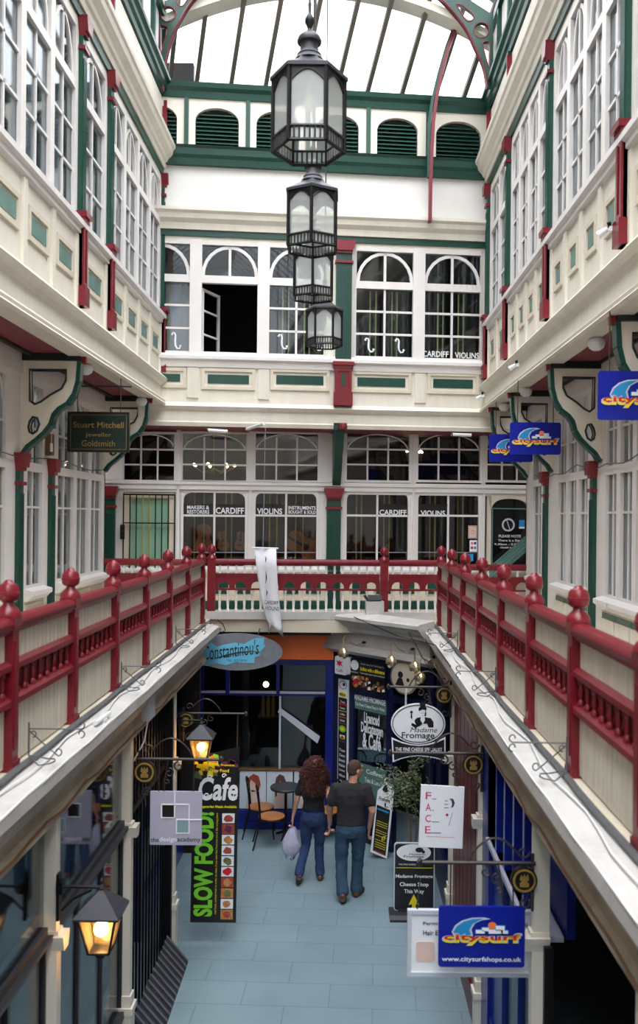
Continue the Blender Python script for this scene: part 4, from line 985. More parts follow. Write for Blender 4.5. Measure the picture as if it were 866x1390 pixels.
# wrought iron sign holders standing on the ledges
def scroll(m, c, r, turns, a0, r_, y, sgn=1, n=26, plane='uz'):
    P = []
    for k in range(n):
        s = k/(n-1); a = a0+sgn*turns*2*PI*s; rr = r*(1-.72*s)
        P.append((c[0]+rr*math.cos(a), y, c[1]+rr*math.sin(a)))
    m.tube(P, r_, 5); return P[0]
def holder(fr, u, label, L=.30):
    """small scrolled iron arm reaching from the railing foot out over the ledge"""
    t = Th(fr, (u, -.05, 3.45), 'iron_sign_holder', label, 'bracket', 'scrolled iron holders on the ledges')
    # built across the ledge: a = distance out of the railing
    m = t.mb()
    q = lambda a, z: (u, -.075-a, 3.465+z)
    m.tube([q(0, .17), q(L*1.1, .17)], .005, 5); m.tube([q(0, .0), q(0, .21)], .006, 5)
    m.tube([q(0, .16), q(L*.3, .08), q(L*.62, .0)], .0045, 5)
    t.part('bracket_bar', m, 'cable')
    m = t.mb()
    for cx, cz, r in ((L*1.1, .198, .028), (L*.62, .026, .028), (L*1.1, .142, .028), (.026, .14, .024)):
        m = t.mb(); m.tube([q(cx+r*(1-.6*k/14)*math.cos(-PI/2+1.6*PI*k/14), cz+r*(1-.6*k/14)*math.sin(-PI/2+1.6*PI*k/14)) for k in range(15)], .0045, 5)
        t.part('scroll', m, 'cable')
    m = t.mb()
    for s_ in (-1, 1): m.tube([q(0, 0), (u+s_*.08, -.075-L*.3, 3.425), (u+s_*.05, -.075-L*.5, 3.43), (u, -.075-L*.55, 3.43)], .005, 5)
    t.part('foot_loop', m, 'cable')
for Y, l in ((5.62, 'nearest scrolled iron holder on the left ledge'), (7.98, 'scrolled iron holder on the left ledge by the third railing post'), (10.6, 'small scrolled iron holder at the far end of the left ledge')):
    holder(LF(XL), Y, l)
for Y, l in ((5.4, 'nearest scrolled iron holder on the right ledge'), (7.9, 'scrolled iron holder on the right ledge below the third finial'), (10.5, 'scrolled iron holder far along the right ledge')):
    holder(RF(XR), -Y, l)
t = Th(LF(XL), (6.9, -.2, 3.38), 'tube_fitting', 'short white plastic tube lying on the left ledge', 'fitting')
m = t.mb(); m.tube([(6.7, -.2, 3.42), (7.05, -.21, 3.42)], .018, 8); t.part('tube', m, 'plastic'); m = t.mb(); m.box(6.85, 6.93, -.23, -.18, 3.385, 3.41); t.part('clip', m, 'plastic')

# ================================================================ ground floor: left shops
def shopcol(fr, u, side, label, plinth=True):
    ntrim[0] += 1
    t = Th(fr, (u, 0, 0), 'trim_%d' % ntrim[0], label, 'column', None, 'structure')
    m = t.mb(); m.box(u-.038, u+.038, -.03, .08, 2.15, 2.95); m.box(u-.045, u+.045, -.04, .08, .62, 2.08); t.part('shaft', m, 'cream')
    m = t.mb(); m.prism([(u-.045, 2.06), (u+.045, 2.06), (u+.065, 2.12), (u+.075, 2.16), (u-.075, 2.16), (u-.065, 2.12)], -.09, .08); m.box(u-.05, u+.05, -.05, .08, 2.16, 2.19); t.part('capital', m, 'cream')
    m = t.mb(); m.box(u-.075, u+.075, -.06, .08, 0, .50); m.box(u-.09, u+.09, -.075, .08, .46, .52); m.box(u-.065, u+.065, -.055, .08, .52, .62); t.part('plinth', m, 'cream')
for Y, l in ((10.25, 'slim cream shopfront column with plinth beside the long cafe banner'), (8.1, 'slim cream shopfront column holding the grey square sign'), (6.0, 'slim cream shopfront column holding the nearest lit lantern'), (3.9, 'slim cream shopfront column nearest the viewer on the left')):
    shopcol(GL, Y, 'left', l)
for Y, l in ((10.62, 'slim cream column left of the dark red panel'), (8.42, 'slim cream column between the dark red and blue shopfronts'), (6.05, 'cream column holding the nearest blue hanging sign'), (3.9, 'cream column nearest the viewer on the right')):
    shopcol(GR, -Y, 'right', l)
def shell(fr, sg, side):
    U = lambda Y: sg*Y
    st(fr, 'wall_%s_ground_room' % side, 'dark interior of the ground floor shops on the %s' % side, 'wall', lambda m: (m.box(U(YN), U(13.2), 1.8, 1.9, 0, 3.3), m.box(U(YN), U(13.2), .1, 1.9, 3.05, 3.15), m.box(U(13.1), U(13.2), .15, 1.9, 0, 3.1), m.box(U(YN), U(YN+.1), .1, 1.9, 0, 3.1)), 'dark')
shell(GL, 1, 'left'); shell(GR, -1, 'right')
def shop_glazing(fr, a, b, label, upper='sglass', frame='dgrey', back='dark', stall=.5, sg=1, openfront=False):
    U = lambda Y: sg*Y
    nwin[0] += 1
    t = Th(fr, (U((a+b)/2), .05, 0), 'window_%d' % nwin[0], label, 'window', None, 'structure')
    m = t.mb()
    if not openfront: m.box(U(a), U(b), .02, .10, 2.12, 2.22); m.box(U(a), U(b), -.02, .02, 2.14, 2.17)
    m.box(U(a), U(b), .02, .1, 2.9, 2.97); m.box(U(a), U(b), .0, .12, stall-.06, stall)
    n = 3
    for k in range(n+1): y = a+(b-a)*k/n; m.box(U(y-.02), U(y+.02), .03, .09, stall, 2.12)
    t.part('window_frame', m, frame)
    if not openfront: m = t.mb(); m.box(U(a), U(b), .05, .056, 2.22, 2.9); m.box(U(a), U(b), .05, .056, stall, 2.12); t.part('pane', m, upper)
    m = t.mb(); m.box(U(a), U(b), .02, .12, 0, stall-.06); t.part('stall_riser', m, frame)
    return t
shop_glazing(GL, 6.05, 8.05, 'dark shop window with grey transom behind the nearest lit lantern')
shop_glazing(GL, 3.95, 5.95, 'dark reflecting shop window at the lower left corner')
shop_glazing(GL, YN, 3.85, 'long shop window nearest the viewer on the left')
# dark open entrance between 8.1 and 10.25
ndoor[0] += 1
t = Th(GL, (9.15, 0, 0), 'door_3', 'black recessed shop entrance with vertical bars left of the cafe banner', 'door', None, 'structure')
m = t.mb()
for k in range(14): m.box(8.2+.145*k, 8.22+.145*k, .06, .08, .02, 2.92)
m.box(8.15, 10.2, .05, .09, 2.12, 2.18); t.part('bars', m, 'black')
m = t.mb(); m.box(8.15, 8.22, -.02, .1, 0, 2.94); m.box(10.1, 10.17, -.02, .1, 0, 2.94); t.part('door_frame', m, 'black')
m = t.mb(); m.box(8.15, 10.17, .5, .55, 0, 2.94); t.part('leaf', m, 'dark')
random.seed(3)
t = Th(GL, (8.9, -.05, .0), 'ribbed_step', 'dark ribbed metal ramp at the foot of the black shop entrance', 'ramp')
m = t.mb(); m.add([(8.3, -.02, .28), (9.9, -.02, .28), (9.9, -.26, .0), (8.3, -.26, .0), (8.3, -.02, 0), (9.9, -.02, 0)], [(0, 1, 2, 3), (0, 4, 5, 1), (0, 3, 4), (1, 5, 2), (3, 2, 5, 4)]); t.part('plate', m, 'dgrey')
m = t.mb()
for k in range(14): x = 8.34+.118*k; m.add([(x, -.02, .285), (x+.03, -.02, .285), (x+.03, -.26, .012), (x, -.26, .012), (x, -.02, .30), (x+.03, -.02, .30), (x+.03, -.26, .027), (x, -.26, .027)], [(4, 5, 6, 7), (0, 4, 7, 3), (1, 2, 6, 5), (0, 1, 5, 4), (2, 3, 7, 6)])
t.part('tread_ribs', m, 'grey')
# colourful goods in a glass case just inside (seen right of the second column)
for k in range(9):
    z = 1.1+.11*k; c = ('orange', 'teal', 'wood', 'ltblue', 'food3')[k % 5]
    solo(GL, (8.45, .16, z), 'display_box', lambda m: m.box(8.36, 8.5, .12, .2, z, z+.085), c, 'small %s display box, %s up the narrow rack in the black entrance' % ({'orange': 'orange', 'teal': 'grey blue', 'wood': 'brown', 'ltblue': 'bright blue', 'food3': 'tan'}[c], ['lowest', 'second', 'third', 'fourth', 'fifth', 'sixth', 'seventh', 'eighth', 'topmost'][k]), 'box', 'boxes on the narrow rack')
solo(GL, (8.43, .16, 0), 'display_rack', lambda m: [m.box(8.33, 8.53, .1, .22, 1.085+.11*k, 1.098+.11*k) for k in range(10)]+[m.box(8.33, 8.35, .1, .22, 0, 2.1), m.box(8.51, 8.53, .1, .22, 0, 2.1)], 'black', 'narrow black rack of small boxes in the dark entrance', 'rack')
# far left return of the hair salon, blue
LB = LF(2.3)
st(LB, 'wall_left_ground_far', 'royal blue side front of the hair salon beyond the last left column', 'wall', lambda m: (m.box(10.35, 14.2, 0, .1, 0, .45), m.box(10.35, 14.2, 0, .1, 2.9, 3.2), [m.box(y, y+.12, 0, .1, .45, 2.9) for y in (10.35, 12.2, 14.05)]), 'navy')
nwin[0] += 1
t = Th(LB, (12.2, 0, .45), 'window_%d' % nwin[0], 'side window of the hair salon behind the cafe banner', 'window', None, 'structure')
m = t.mb(); m.box(10.47, 14.05, .05, .056, .45, 2.9); t.part('pane', m, 'sglass')
m = t.mb(); m.box(10.47, 14.05, .03, .09, 2.1, 2.16); t.part('window_frame', m, 'navy')

# ================================================================ ground floor: right shops
st(GR, 'wall_right_ground_red', 'dark red panelled shopfront wall on the right', 'wall', lambda m: ([m.box(-y-.26, -y, .0, .06, 0, 2.95) for y in (8.5, 8.79, 9.08, 9.37, 9.66, 9.95, 10.24)], m.box(-10.55, -8.48, .03, .1, 0, 2.95), m.box(-10.55, -8.48, -.02, .06, 0, .3)), 'oxblood')
def bluepart(m):
    m.box(-8.36, -8.0, .0, .1, 0, 2.95); m.box(-8.36, -6.1, .02, .1, 0, .5); m.box(-8.36, -6.1, .0, .1, 2.05, 2.12)
    for y in (8.0, 7.62, 7.24, 6.86, 6.48): m.box(-y-.06, -y, .0, .1, 2.12, 2.95)
    m.box(-8.36, -6.1, .22, .28, 2.1, 2.95); m.box(-8.36, -7.45, .04, .1, .5, 2.05)
st(GR, 'wall_right_ground_blue', 'royal blue shopfront with upright boards on the right', 'wall', bluepart, 'navy')
trim(GR, 'pale blue sloping shelf across the blue shopfront', lambda m: m.box(-8.0, -6.1, -.03, .2, 2.08, 2.12), 'lilac', cat='shelf')
nwin[0] += 1
t = Th(GR, (-6.8, 0, .5), 'window_%d' % nwin[0], 'shop window of the blue front behind the nearest blue sign', 'window', None, 'structure')
m = t.mb(); m.box(-7.45, -6.1, .05, .056, .5, 2.05); t.part('pane', m, 'sglass'); m = t.mb(); m.box(-7.45, -7.4, .02, .1, .5, 2.05); m.box(-6.8, -6.75, .02, .1, .5, 2.05); t.part('window_frame', m, 'navy')
shop_glazing(GR, YN, 5.95, 'black shop window nearest the viewer on the right', sg=-1, frame='black', openfront=True)
# section between the corner and the first right column
st(GR, 'wall_right_ground_far', 'navy shopfront return between cheese shop corner and first right column', 'wall', lambda m: (m.box(-12.45, -10.72, 0, .1, 0, .55), m.box(-12.45, -10.72, 0, .1, 2.75, 2.95), m.box(-12.45, -12.3, 0, .1, .55, 2.8), m.box(-10.9, -10.72, 0, .1, .55, 2.8)), 'navyd')
nwin[0] += 1
t = Th(GR, (-11.6, 0, .55), 'window_%d' % nwin[0], 'cheese shop side window behind the oval sign', 'window', None, 'structure')
m = t.mb(); m.box(-12.3, -10.9, .05, .056, .55, 2.75); t.part('pane', m, 'sglass')

# ================================================================ end shopfront (hair salon, blue)
bs = lambda x, y, v=0: BS.px(x, y, v)
zS = lambda y: BS.px(370, y)[1]
xl = -2.2
def bsw(m):
    r0, r1 = bs(441.5, 1000)[0], bs(460, 1000)[0]
    m.box(r0, r1, -.06, .1, 0, zS(893)); m.box(xl, r1, -.03, .1, zS(902), zS(893)); m.box(xl, bs(262, 1000)[0], 0, .1, 0, zS(890))
    m.box(xl, r1, -.02, .1, 0, zS(1100)); m.box(xl, r1, -.08, .0, 0, .1); m.box(xl, r1, -.05, .0, zS(1104), zS(1099))
    m.box(xl, r0, -.01, .08, zS(944.5), zS(938.5))
    for a, b in ((306.5, 311.5), (375, 379.5)): m.box(bs(a, 920)[0], bs(b, 920)[0], -.01, .08, zS(940), zS(900))
st(BS, 'wall_back_ground', 'royal blue timber shopfront of the hair salon at the end', 'wall', bsw, 'navy')
trim(BS, 'orange fascia board over the blue hair salon front', lambda m: m.box(xl, bs(453, 880)[0], -.10, .1, zS(893.5), zS(857)), 'orange', cat='fascia')
trim(BS, 'navy strip between white cornice and orange fascia', lambda m: m.box(xl, bs(453, 880)[0], -.16, .1, zS(860), zS(853)), 'navyd', cat='strip')
trim(BS, 'pale lilac edge strip along the salon window transom', lambda m: [m.box(bs(a, 940)[0], bs(b, 940)[0], -.035, -.01, zS(941), zS(938)) for a, b in ((262, 306), (312, 375), (380, 441))], 'lilac', cat='strip')
nwin[0] += 1
t = Th(BS, (-1, 0, zS(1050)), 'window_%d' % nwin[0], 'large dark salon window with thin white mullion at the end of the arcade', 'window', None, 'structure')
m = t.mb(); m.box(xl, bs(441, 1000)[0], .04, .046, zS(1098), zS(900)); t.part('pane', m, 'sglass')
m = t.mb(); m.box(bs(378.5, 1000)[0], bs(381.2, 1000)[0], .0, .05, zS(1044), zS(944)); t.part('mullion', m, 'silver')
m = t.mb(); m.box(xl, bs(441, 1000)[0], .0, .12, zS(1046.5), zS(1043.5)); t.part('shelf_edge', m, 'brownwood')
st(BS, 'wall_back_ground_room', 'dim interior of the hair salon', 'wall', lambda m: (m.box(-2.3, 3, 2.4, 2.5, 0, 3.3), m.box(-2.3, 3, .15, 2.5, 3.1, 3.2), m.box(2.9, 3, .1, 2.5, 0, 3.2), m.box(-2.35, -2.3, .1, 2.5, 0, 3.2)), 'dark')
# posters in the lower window
def poster(x0, x1, hair, longhair, label):
    u0, u1, z0, z1 = BS.r(x0, 1047.5, x1, 1098, 0)
    t = Th(BS, ((u0+u1)/2, .02, z0), 'hair_poster', label, 'poster', 'hair style posters in the salon window')
    w, h = u1-u0, z1-z0; P = lambda a, b: (u0+a*w, z0+b*h)
    m = t.mb(); m.box(u0, u1, .015, .03, z0, z1); t.part('sheet', m, 'posterbg')
    m = t.mb(); m.prism([P(.25, .0), P(.85, 0), P(.82, .28), P(.66, .36), P(.62, .5), P(.45, .5), P(.42, .36), P(.28, .26)], .009, .014); c = P(.5, .62); m.disc(c[0], c[1], w*.15, .009, .014, 16, h*.17); t.part('figure', m, 'pskin')
    m = t.mb()
    if longhair: m.prism([P(.32, .3), P(.30, .6), P(.36, .84), P(.5, .93), (P(.66, .88)), P(.76, .7), P(.78, .4), P(.70, .3), P(.66, .6), P(.52, .76), P(.42, .62), P(.40, .35)], .004, .009)
    else: m.prism([P(.30, .55), P(.34, .84), P(.52, .94), P(.72, .88), P(.80, .66), P(.72, .46), P(.62, .5), P(.60, .68), P(.44, .78), P(.36, .66)], .004, .009)
    t.part('hair', m, hair)
poster(325, 361, 'hair1', False, 'salon window poster of a person with short ginger bob in profile')
poster(362, 397, 'hair2', True, 'salon window poster of a person with long dark hair')
poster(399, 436, 'hair2', False, 'salon window poster half hidden behind the curly haired woman')
# pale blue strip slanting across the window
q0, q1 = bs(382, 963, -.02), bs(436, 1004, -.02)
solo(BS, (q0[0], -.02, q1[1]), 'pale_strip', lambda m: m.prism([(q0[0]-.02, q0[1]+.03), (q0[0]+.25, q0[1]-.16), (q1[0]-.02, q1[1]+.05), (q1[0]-.06, q1[1]-.06), (q0[0]+.2, q0[1]-.24), (q0[0]-.06, q0[1]-.04)], -.03, -.015), 'silver', 'pale blue strip running slantwise across the salon window', 'strip')
# pendant lamp and bottles inside the salon
pp = bs(361, 929, .8)
t = Th(BS, (pp[0], .8, pp[1]), 'pendant_lamp', 'small glowing lamp inside the blue salon window', 'lamp')
m = t.mb(); m.ball((pp[0], .8, pp[1]), .05, 10); t.part('bulb', m, 'chand'); m = t.mb(); m.tube([(pp[0], .8, pp[1]+.04), (pp[0], .8, 3.1)], .008, 5); t.part('cord', m, 'black')
for k, x in enumerate((357, 364, 371)):
    b = bs(x, 972, .6); solo(BS, (b[0], .6, b[1]), 'candle_tube', lambda m: m.lathe([(.03, 0), (.03, .28), (.02, .3), (.02, .34)], (b[0], .6, b[1]), 8), 'goldline', '%s tall gold bottle inside the salon window' % ['leftmost', 'middle', 'rightmost'][k], 'bottle', 'gold bottles in the salon', smooth=True)
solo(BS, (bs(364, 972, .6)[0], .6, bs(364, 972, .6)[1]-.03), 'wall_shelf', lambda m: (m.box(bs(350, 972, .6)[0], bs(378, 972, .6)[0], .5, .72, bs(364, 972, .6)[1]-.03, bs(364, 972, .6)[1]), m.box(bs(350, 972, .6)[0], bs(352, 972, .6)[0], .6, 2.4, bs(364, 972, .6)[1]-.06, bs(364, 972, .6)[1]-.03)), 'dark2', 'dim shelf holding gold bottles inside the salon', 'shelf')

# ================================================================ corner shopfront (cheese shop)
d_ = lambda x, y, v=0: DG.px(x, y, v)
WD = 2.15
def dgw(m):
    a = d_(472, 980)[0]; b = d_(480, 1000)[0]; c = d_(524, 1000)[0]; e = d_(533, 1000)[0]
    m.box(-.05, b, 0, .1, 0, 2.9); m.box(c, e, 0, .1, 0, 2.9); m.box(b, c, 0, .1, 0, d_(500, 1085)[1]); m.box(-.05, WD, 0, .08, d_(500, 946)[1], d_(500, 937)[1]); m.box(-.05, WD, 0, .05, 2.75, 2.95)
    m.box(WD-.14, WD, 0, .1, 0, 2.95); m.box(b, c, -.03, .0, .08, .14)
st(DG, 'wall_corner_ground', 'navy timber front of the cheese shop on the canted corner', 'wall', dgw, 'navyd')
st(DG, 'wall_corner_room', 'dark interior of the cheese shop', 'wall', lambda m: (m.box(-.0, WD, 1.5, 1.6, 0, 3), m.box(-.05, .0, .1, 1.6, 0, 3), m.box(WD-.05, WD, .1, 1.6, 0, 3)), 'dark')
nwin[0] += 1
t = Th(DG, (d_(500, 1000)[0], 0, 1), 'window_%d' % nwin[0], 'cheese shop window lettered licenced delicatessen and cafe', 'window', None, 'structure')
a, b = d_(480, 1000)[0], d_(524, 1000)[0]; zt1 = d_(500, 944)[1]; zbb_ = d_(500, 1085)[1]
m = t.mb(); m.box(a, b, .04, .046, zbb_, zt1); t.part('pane', m, 'sglass')
m = t.mb(); q = d_(500, 966)[1]; m.box(a, b, .02, .035, q, zt1); t.part('grey_green_band', m, 'greenp')
m = t.mb(); q2 = d_(500, 1040)[1]; m.box(a+.1, b, .02, .035, zbb_, q2); t.part('lower_green_board', m, 'greenp')
m = t.mb()
def dtext(m, body, xl_, xr_, yl, h, v=.012, bold=.02, yr=None):
    u0 = d_(xl_, yl, v)[0]; u1 = d_(xr_, yl, v)[0]; z = d_((xl_+xr_)/2, (yl+(yr or yl))/2, v)[1]
    m.text(body, (u0+u1)/2, v, z, u1-u0, h, bold=bold)
dtext(m, 'MADAME FROMAGE', 481, 523, 950, .085); dtext(m, 'The Finest Cheese Shop in Wales', 482, 522, 960, .065)
dtext(m, 'Licenced', 494, 515, 976, .17, bold=.03); dtext(m, 'Delicatessen', 490, 520, 990, .16, bold=.03); dtext(m, '& Café', 492, 517, 1007, .24, bold=.03)
dtext(m, 'Coffees', 497, 520, 1050, .07); dtext(m, 'Teas & Lunches', 495, 522, 1062, .07)
t.part('lettering', m, 'signwhite')
# buffet poster
t = Th(DG, (d_(500, 910)[0], -.03, d_(500, 935)[1]), 'food_poster', 'black buffet poster with food photo and yellow headline over the deli window', 'poster')
u0, u1 = d_(475, 905, -.03)[0], d_(524.5, 905, -.03)[0]; z1 = d_(500, 897, -.03)[1]; z0 = d_(500, 937.5, -.03)[1]; w, h = u1-u0, z1-z0
m = t.mb(); m.box(u0, u1, -.04, -.0, z0, z1); t.part('board', m, 'signblack')
m = t.mb(); m.text('Buffets with a difference', u0+w*.64, -.045, z0+h*.70, w*.66, h*.13, bold=.03); t.part('yellow_headline', m, 'yellow')
m = t.mb(); m.disc(u0+w*.15, z0+h*.78, w*.11, -.046, -.04, 20, h*.17); m.text('Another venue from The Cheese Co.', u0+w*.64, -.045, z0+h*.87, w*.64, h*.06); m.text('Catering for your event and home', u0+w*.64, -.045, z0+h*.55, w*.66, h*.07); m.text('MADAME FROMAGE', u0+w*.14, -.045, z0+h*.54, w*.22, h*.04); t.part('white_print', m, 'signwhite')
m = t.mb(); random.seed(7)
for k in range(46):
    a = random.uniform(u0+.02, u1-.05); b = random.uniform(z0+.01, z0+h*.36); c = random.choice(['food1', 'food2', 'food3', 'redink', 'signwhite', 'grape'])
    m.use(c).prism([(a, b), (a+.06, b+random.uniform(-.01, .03)), (a+.05, b+.05), (a+.01, b+.04)], -.043-k*.0001, -.04)
t.part('food_photo', m)
# vertical menu strip
t = Th(DG, (d_(465, 1000)[0], -.03, 1.2), 'menu_strip', 'tall narrow black and white menu strip on the navy pilaster', 'sign')
u0, u1 = d_(458.5, 1000, -.03)[0], d_(471.5, 1000, -.03)[0]; z1 = d_(465, 922, -.03)[1]; z0 = d_(465, 1075, -.03)[1]; w, h = u1-u0, z1-z0
m = t.mb(); m.rrect(u0, u1, z0, z1, -.03, -.0, .01); t.part('white_board', m, 'signwhite')
m = t.mb(); m.box(u0+.015, u1-.015, -.034, -.03, z0+.02, z1-h*.165); t.part('black_panel', m, 'signblack')
m = t.mb(); c = (u0+u1)/2
m.use('signblack').hoop(c, z1-h*.05, w*.4, .006, -.036, -.03, 20, h*.035); t.part('round_logo', m); m = t.mb(); m.use('signblack').disc(c+w*.1, z1-h*.045, w*.12, -.036, -.03, 10); t.part('logo_figure', m); m = t.mb()
m.use('yellow').disc(c, z1-h*.135, w*.38, -.037, -.03, 16, h*.022); m.use('signblack').text('BREAD', c, -.04, z1-h*.135, w*.6, h*.02, bold=.03); t.part('yellow_oval', m)
for k, cc in enumerate(('redink', 'yellow', 'orange', 'purpleink')):
    zz = z1-h*(.20+.055*k); m = t.mb(); m.use('signwhite').text(('Teas', 'Paninis', 'Coffee', 'Salads')[k], c, -.037, zz, w*.5, h*.018, bold=.02); t.part('menu_lettering', m); m = t.mb(); m.use(cc).box(c-w*.38, c+w*.38, -.037, -.034, zz-h*.03, zz-h*.024 if k else zz-h*.012); t.part('colour_bar', m)
m = t.mb(); zz = z1-h*.44; m.use('lime').disc(c, zz, w*.36, -.037, -.034, 14, h*.03); m.use('yellow').disc(c, zz, w*.2, -.039, -.036, 12, h*.015); t.part('green_badge', m)
m = t.mb(); zz = z1-h*.52; m.use('signwhite').box(c-w*.25, c+w*.25, -.037, -.034, zz, zz+h*.025); m.use('lime').box(c-w*.25, c+w*.25, -.037, -.034, zz-h*.012, zz); m.use('redink').prism([(c-w*.2, zz), (c, zz+h*.022), (c+w*.2, zz+h*.006), (c+.01, zz-h*.006)], -.04, -.036); t.part('flag_badge', m)
m = t.mb(); m.use('purpleink').text('Wales', c, -.037, zz-h*.03, w*.6, h*.016, bold=.02); t.part('menu_lettering', m)
for k, s_ in enumerate(('Teas', 'Cheese', 'Breads', 'Pickles', 'Chutney', 'Wines', 'Hams')): m = t.mb(); m.use('signwhite').text(s_, c, -.037, z1-h*(.63+.045*k), w*.62, h*.025, bold=.02); t.part('menu_lettering', m)

# little white box sign with red dragon shape
t = Th(DG, (d_(462, 904)[0], -.1, d_(462, 916)[1]), 'box_sign', 'small white rounded box sign with a red dragon shape above the menu strip', 'sign')
u0, u1, z0, z1 = DG.r(454.5, 891.5, 469.5, 915.5, -.14)
m = t.mb(); m.rrect(u0, u1, z0, z1, -.14, 0, .02); t.part('case', m, 'signwhite')
m = t.mb(); cx, cz, s_ = u0+(u1-u0)*.42, z0+(z1-z0)*.62, (z1-z0)*.3
m.prism([(cx-.8*s_, cz-.5*s_), (cx-.5*s_, cz), (cx-.8*s_, cz+.5*s_), (cx-.2*s_, cz+.3*s_), (cx, cz+.7*s_), (cx+.3*s_, cz+.3*s_), (cx+.9*s_, cz+.5*s_), (cx+.5*s_, cz), (cx+.8*s_, cz-.5*s_), (cx+.2*s_, cz-.2*s_), (cx, cz-.7*s_), (cx-.3*s_, cz-.2*s_)], -.145, -.14); t.part('dragon', m, 'pinkink')
m = t.mb(); m.text('Caffi', cx, -.143, z0+(z1-z0)*.22, (u1-u0)*.55, .04); t.part('lettering', m, 'signblack')
# round cream sign behind
c = d_(549, 920, -.08); t = Th(DG, (c[0], -.08, c[1]-.25), 'round_sign', 'round cream sign with a painted face half hidden behind the brass lamps', 'sign')
m = t.mb(); m.disc(c[0], c[1], .26, -.10, -.06, 32, .24); t.part('disc', m, 'creamd')
m = t.mb(); m.disc(c[0]-.06, c[1]+.04, .05, -.105, -.10, 12); m.prism([(c[0]-.16, c[1]-.12), (c[0]+.02, c[1]-.12), (c[0]-.03, c[1]-.01), (c[0]-.1, c[1]-.01)], -.105, -.10); m.disc(c[0]+.09, c[1]-.02, .03, -.105, -.10, 10); m.hoop(c[0], c[1], .25, .008, -.105, -.10, 28, .23); t.part('painted_figure', m, 'dark')
m = t.mb(); m.tube([(c[0], -.08, c[1]+.23), (c[0], -.08, c[1]+.36)], .01, 6); t.part('hanger', m, 'iron')
# ================================================================ pendant lanterns down the middle
def pendant(Y, cx, ybase, rot, label):
    g = G(Y); u, z0 = g.px(cx, ybase); z0 += .0
    t = Th(g, (u, 0, z0), 'pendant_lantern', label, 'lantern', 'hexagonal lanterns hanging down the arcade')
    R = .25; hx = [(u+R*math.cos(rot+PI*k/3), R*math.sin(rot+PI*k/3)) for k in range(6)]
    m = t.mb(); n = 6
    m.lathe([(.275, .50), (.275, .525), (.20, .565), (.125, .61), (.105, .64)], (u, 0, z0), 6, rot)
    m.lathe([(.11, .635), (.085, .67), (.09, .675), (.065, .71), (.062, .77)], (u, 0, z0), 16)
    m.lathe([(.085, .765), (.088, .78), (.075, .81), (.045, .835), (.02, .845), (.014, .87)], (u, 0, z0), 16)
    t.part('roof', m, 'dgrey', smooth=True)
    m = t.mb(); m.lathe([(.012, .85), (.02, .88), (.034, .91), (.034, .935), (.018, .965), (.010, .98), (.014, 1.04), (.007, 1.06)], (u, 0, z0), 12); t.part('finial', m, 'black', smooth=True)
    m = t.mb(); m.tube([(u, 0, z0+1.05), (u, 0, 15.45)], .009, 6); t.part('hanging_rod', m, 'iron')
    for k in range(6):
        m = t.mb(); x, y = hx[k]; m.tube([(x, y, z0-.0), (x, y, z0+.51)], .017, 6); t.part('corner_post', m, 'black')
    m = t.mb()
    for k in range(6):
        a = Vector((hx[k][0], hx[k][1], 0)); b = Vector((hx[(k+1) % 6][0], hx[(k+1) % 6][1], 0))
        P = [a.lerp(b, s/10)+Vector((0, 0, z0+.40+.085*math.sin(PI*s/10))) for s in range(11)]
        m.tube(P, .010, 4)
        A = [a.lerp(b, s/10) for s in range(11)]
        nn = (b-a).cross(Vector((0, 0, 1))).normalized()*.004
        V = [p+nn for p in P]+[Vector((p.x, p.y, z0+.50))+nn for p in P]; W_ = [p-nn*2 for p in V]
        m.add(V, [(s, s+1, 12+s, 11+s) for s in range(10)]); m.add(W_, [(s+1, s, 11+s, 12+s) for s in range(10)])
    t.part('arched_head', m, 'black')
    m = t.mb()
    for k in range(6):
        a = Vector((hx[k][0], hx[k][1], 0)); b = Vector((hx[(k+1) % 6][0], hx[(k+1) % 6][1], 0))
        for zz in (0, .095): m.tube([a+Vector((0, 0, z0+zz)), b+Vector((0, 0, z0+zz))], .013, 5)
        for s in range(1, 7): p = a.lerp(b, s/7); m.tube([p+Vector((0, 0, z0)), p+Vector((0, 0, z0+.095))], .0095, 4)
    t.part('lower_gallery', m, 'black')
    m = t.mb(); r_ = R*.97
    V = [(u+r_*math.cos(rot+PI*k/3), r_*math.sin(rot+PI*k/3), z0+zz) for zz in (.02, .50) for k in range(6)]
    m.add(V, [(k, (k+1) % 6, 6+(k+1) % 6, 6+k) for k in range(6)]); t.part('glass_panes', m, 'lglass')
    m = t.mb(); m.lathe([(.02, .50), (.02, .40), (.03, .39), (.03, .33), (.02, .28), (.005, .26)], (u, 0, z0), 12); t.part('bulb', m, 'bulboff', smooth=True)
    return t
pendant(6.2, 418.5, 207, 0, 'biggest and nearest of the hanging hexagonal lanterns, in front of the roof glass')
pendant(8.25, 423.5, 339, PI/6, 'second hanging lantern, just below the biggest one')
pendant(10.4, 425, 405, PI/6, 'third hanging lantern, tucked under the second against the open window bay')
pendant(12.7, 440, 470, 0, 'smallest and lowest hanging lantern, in front of the green pilaster')

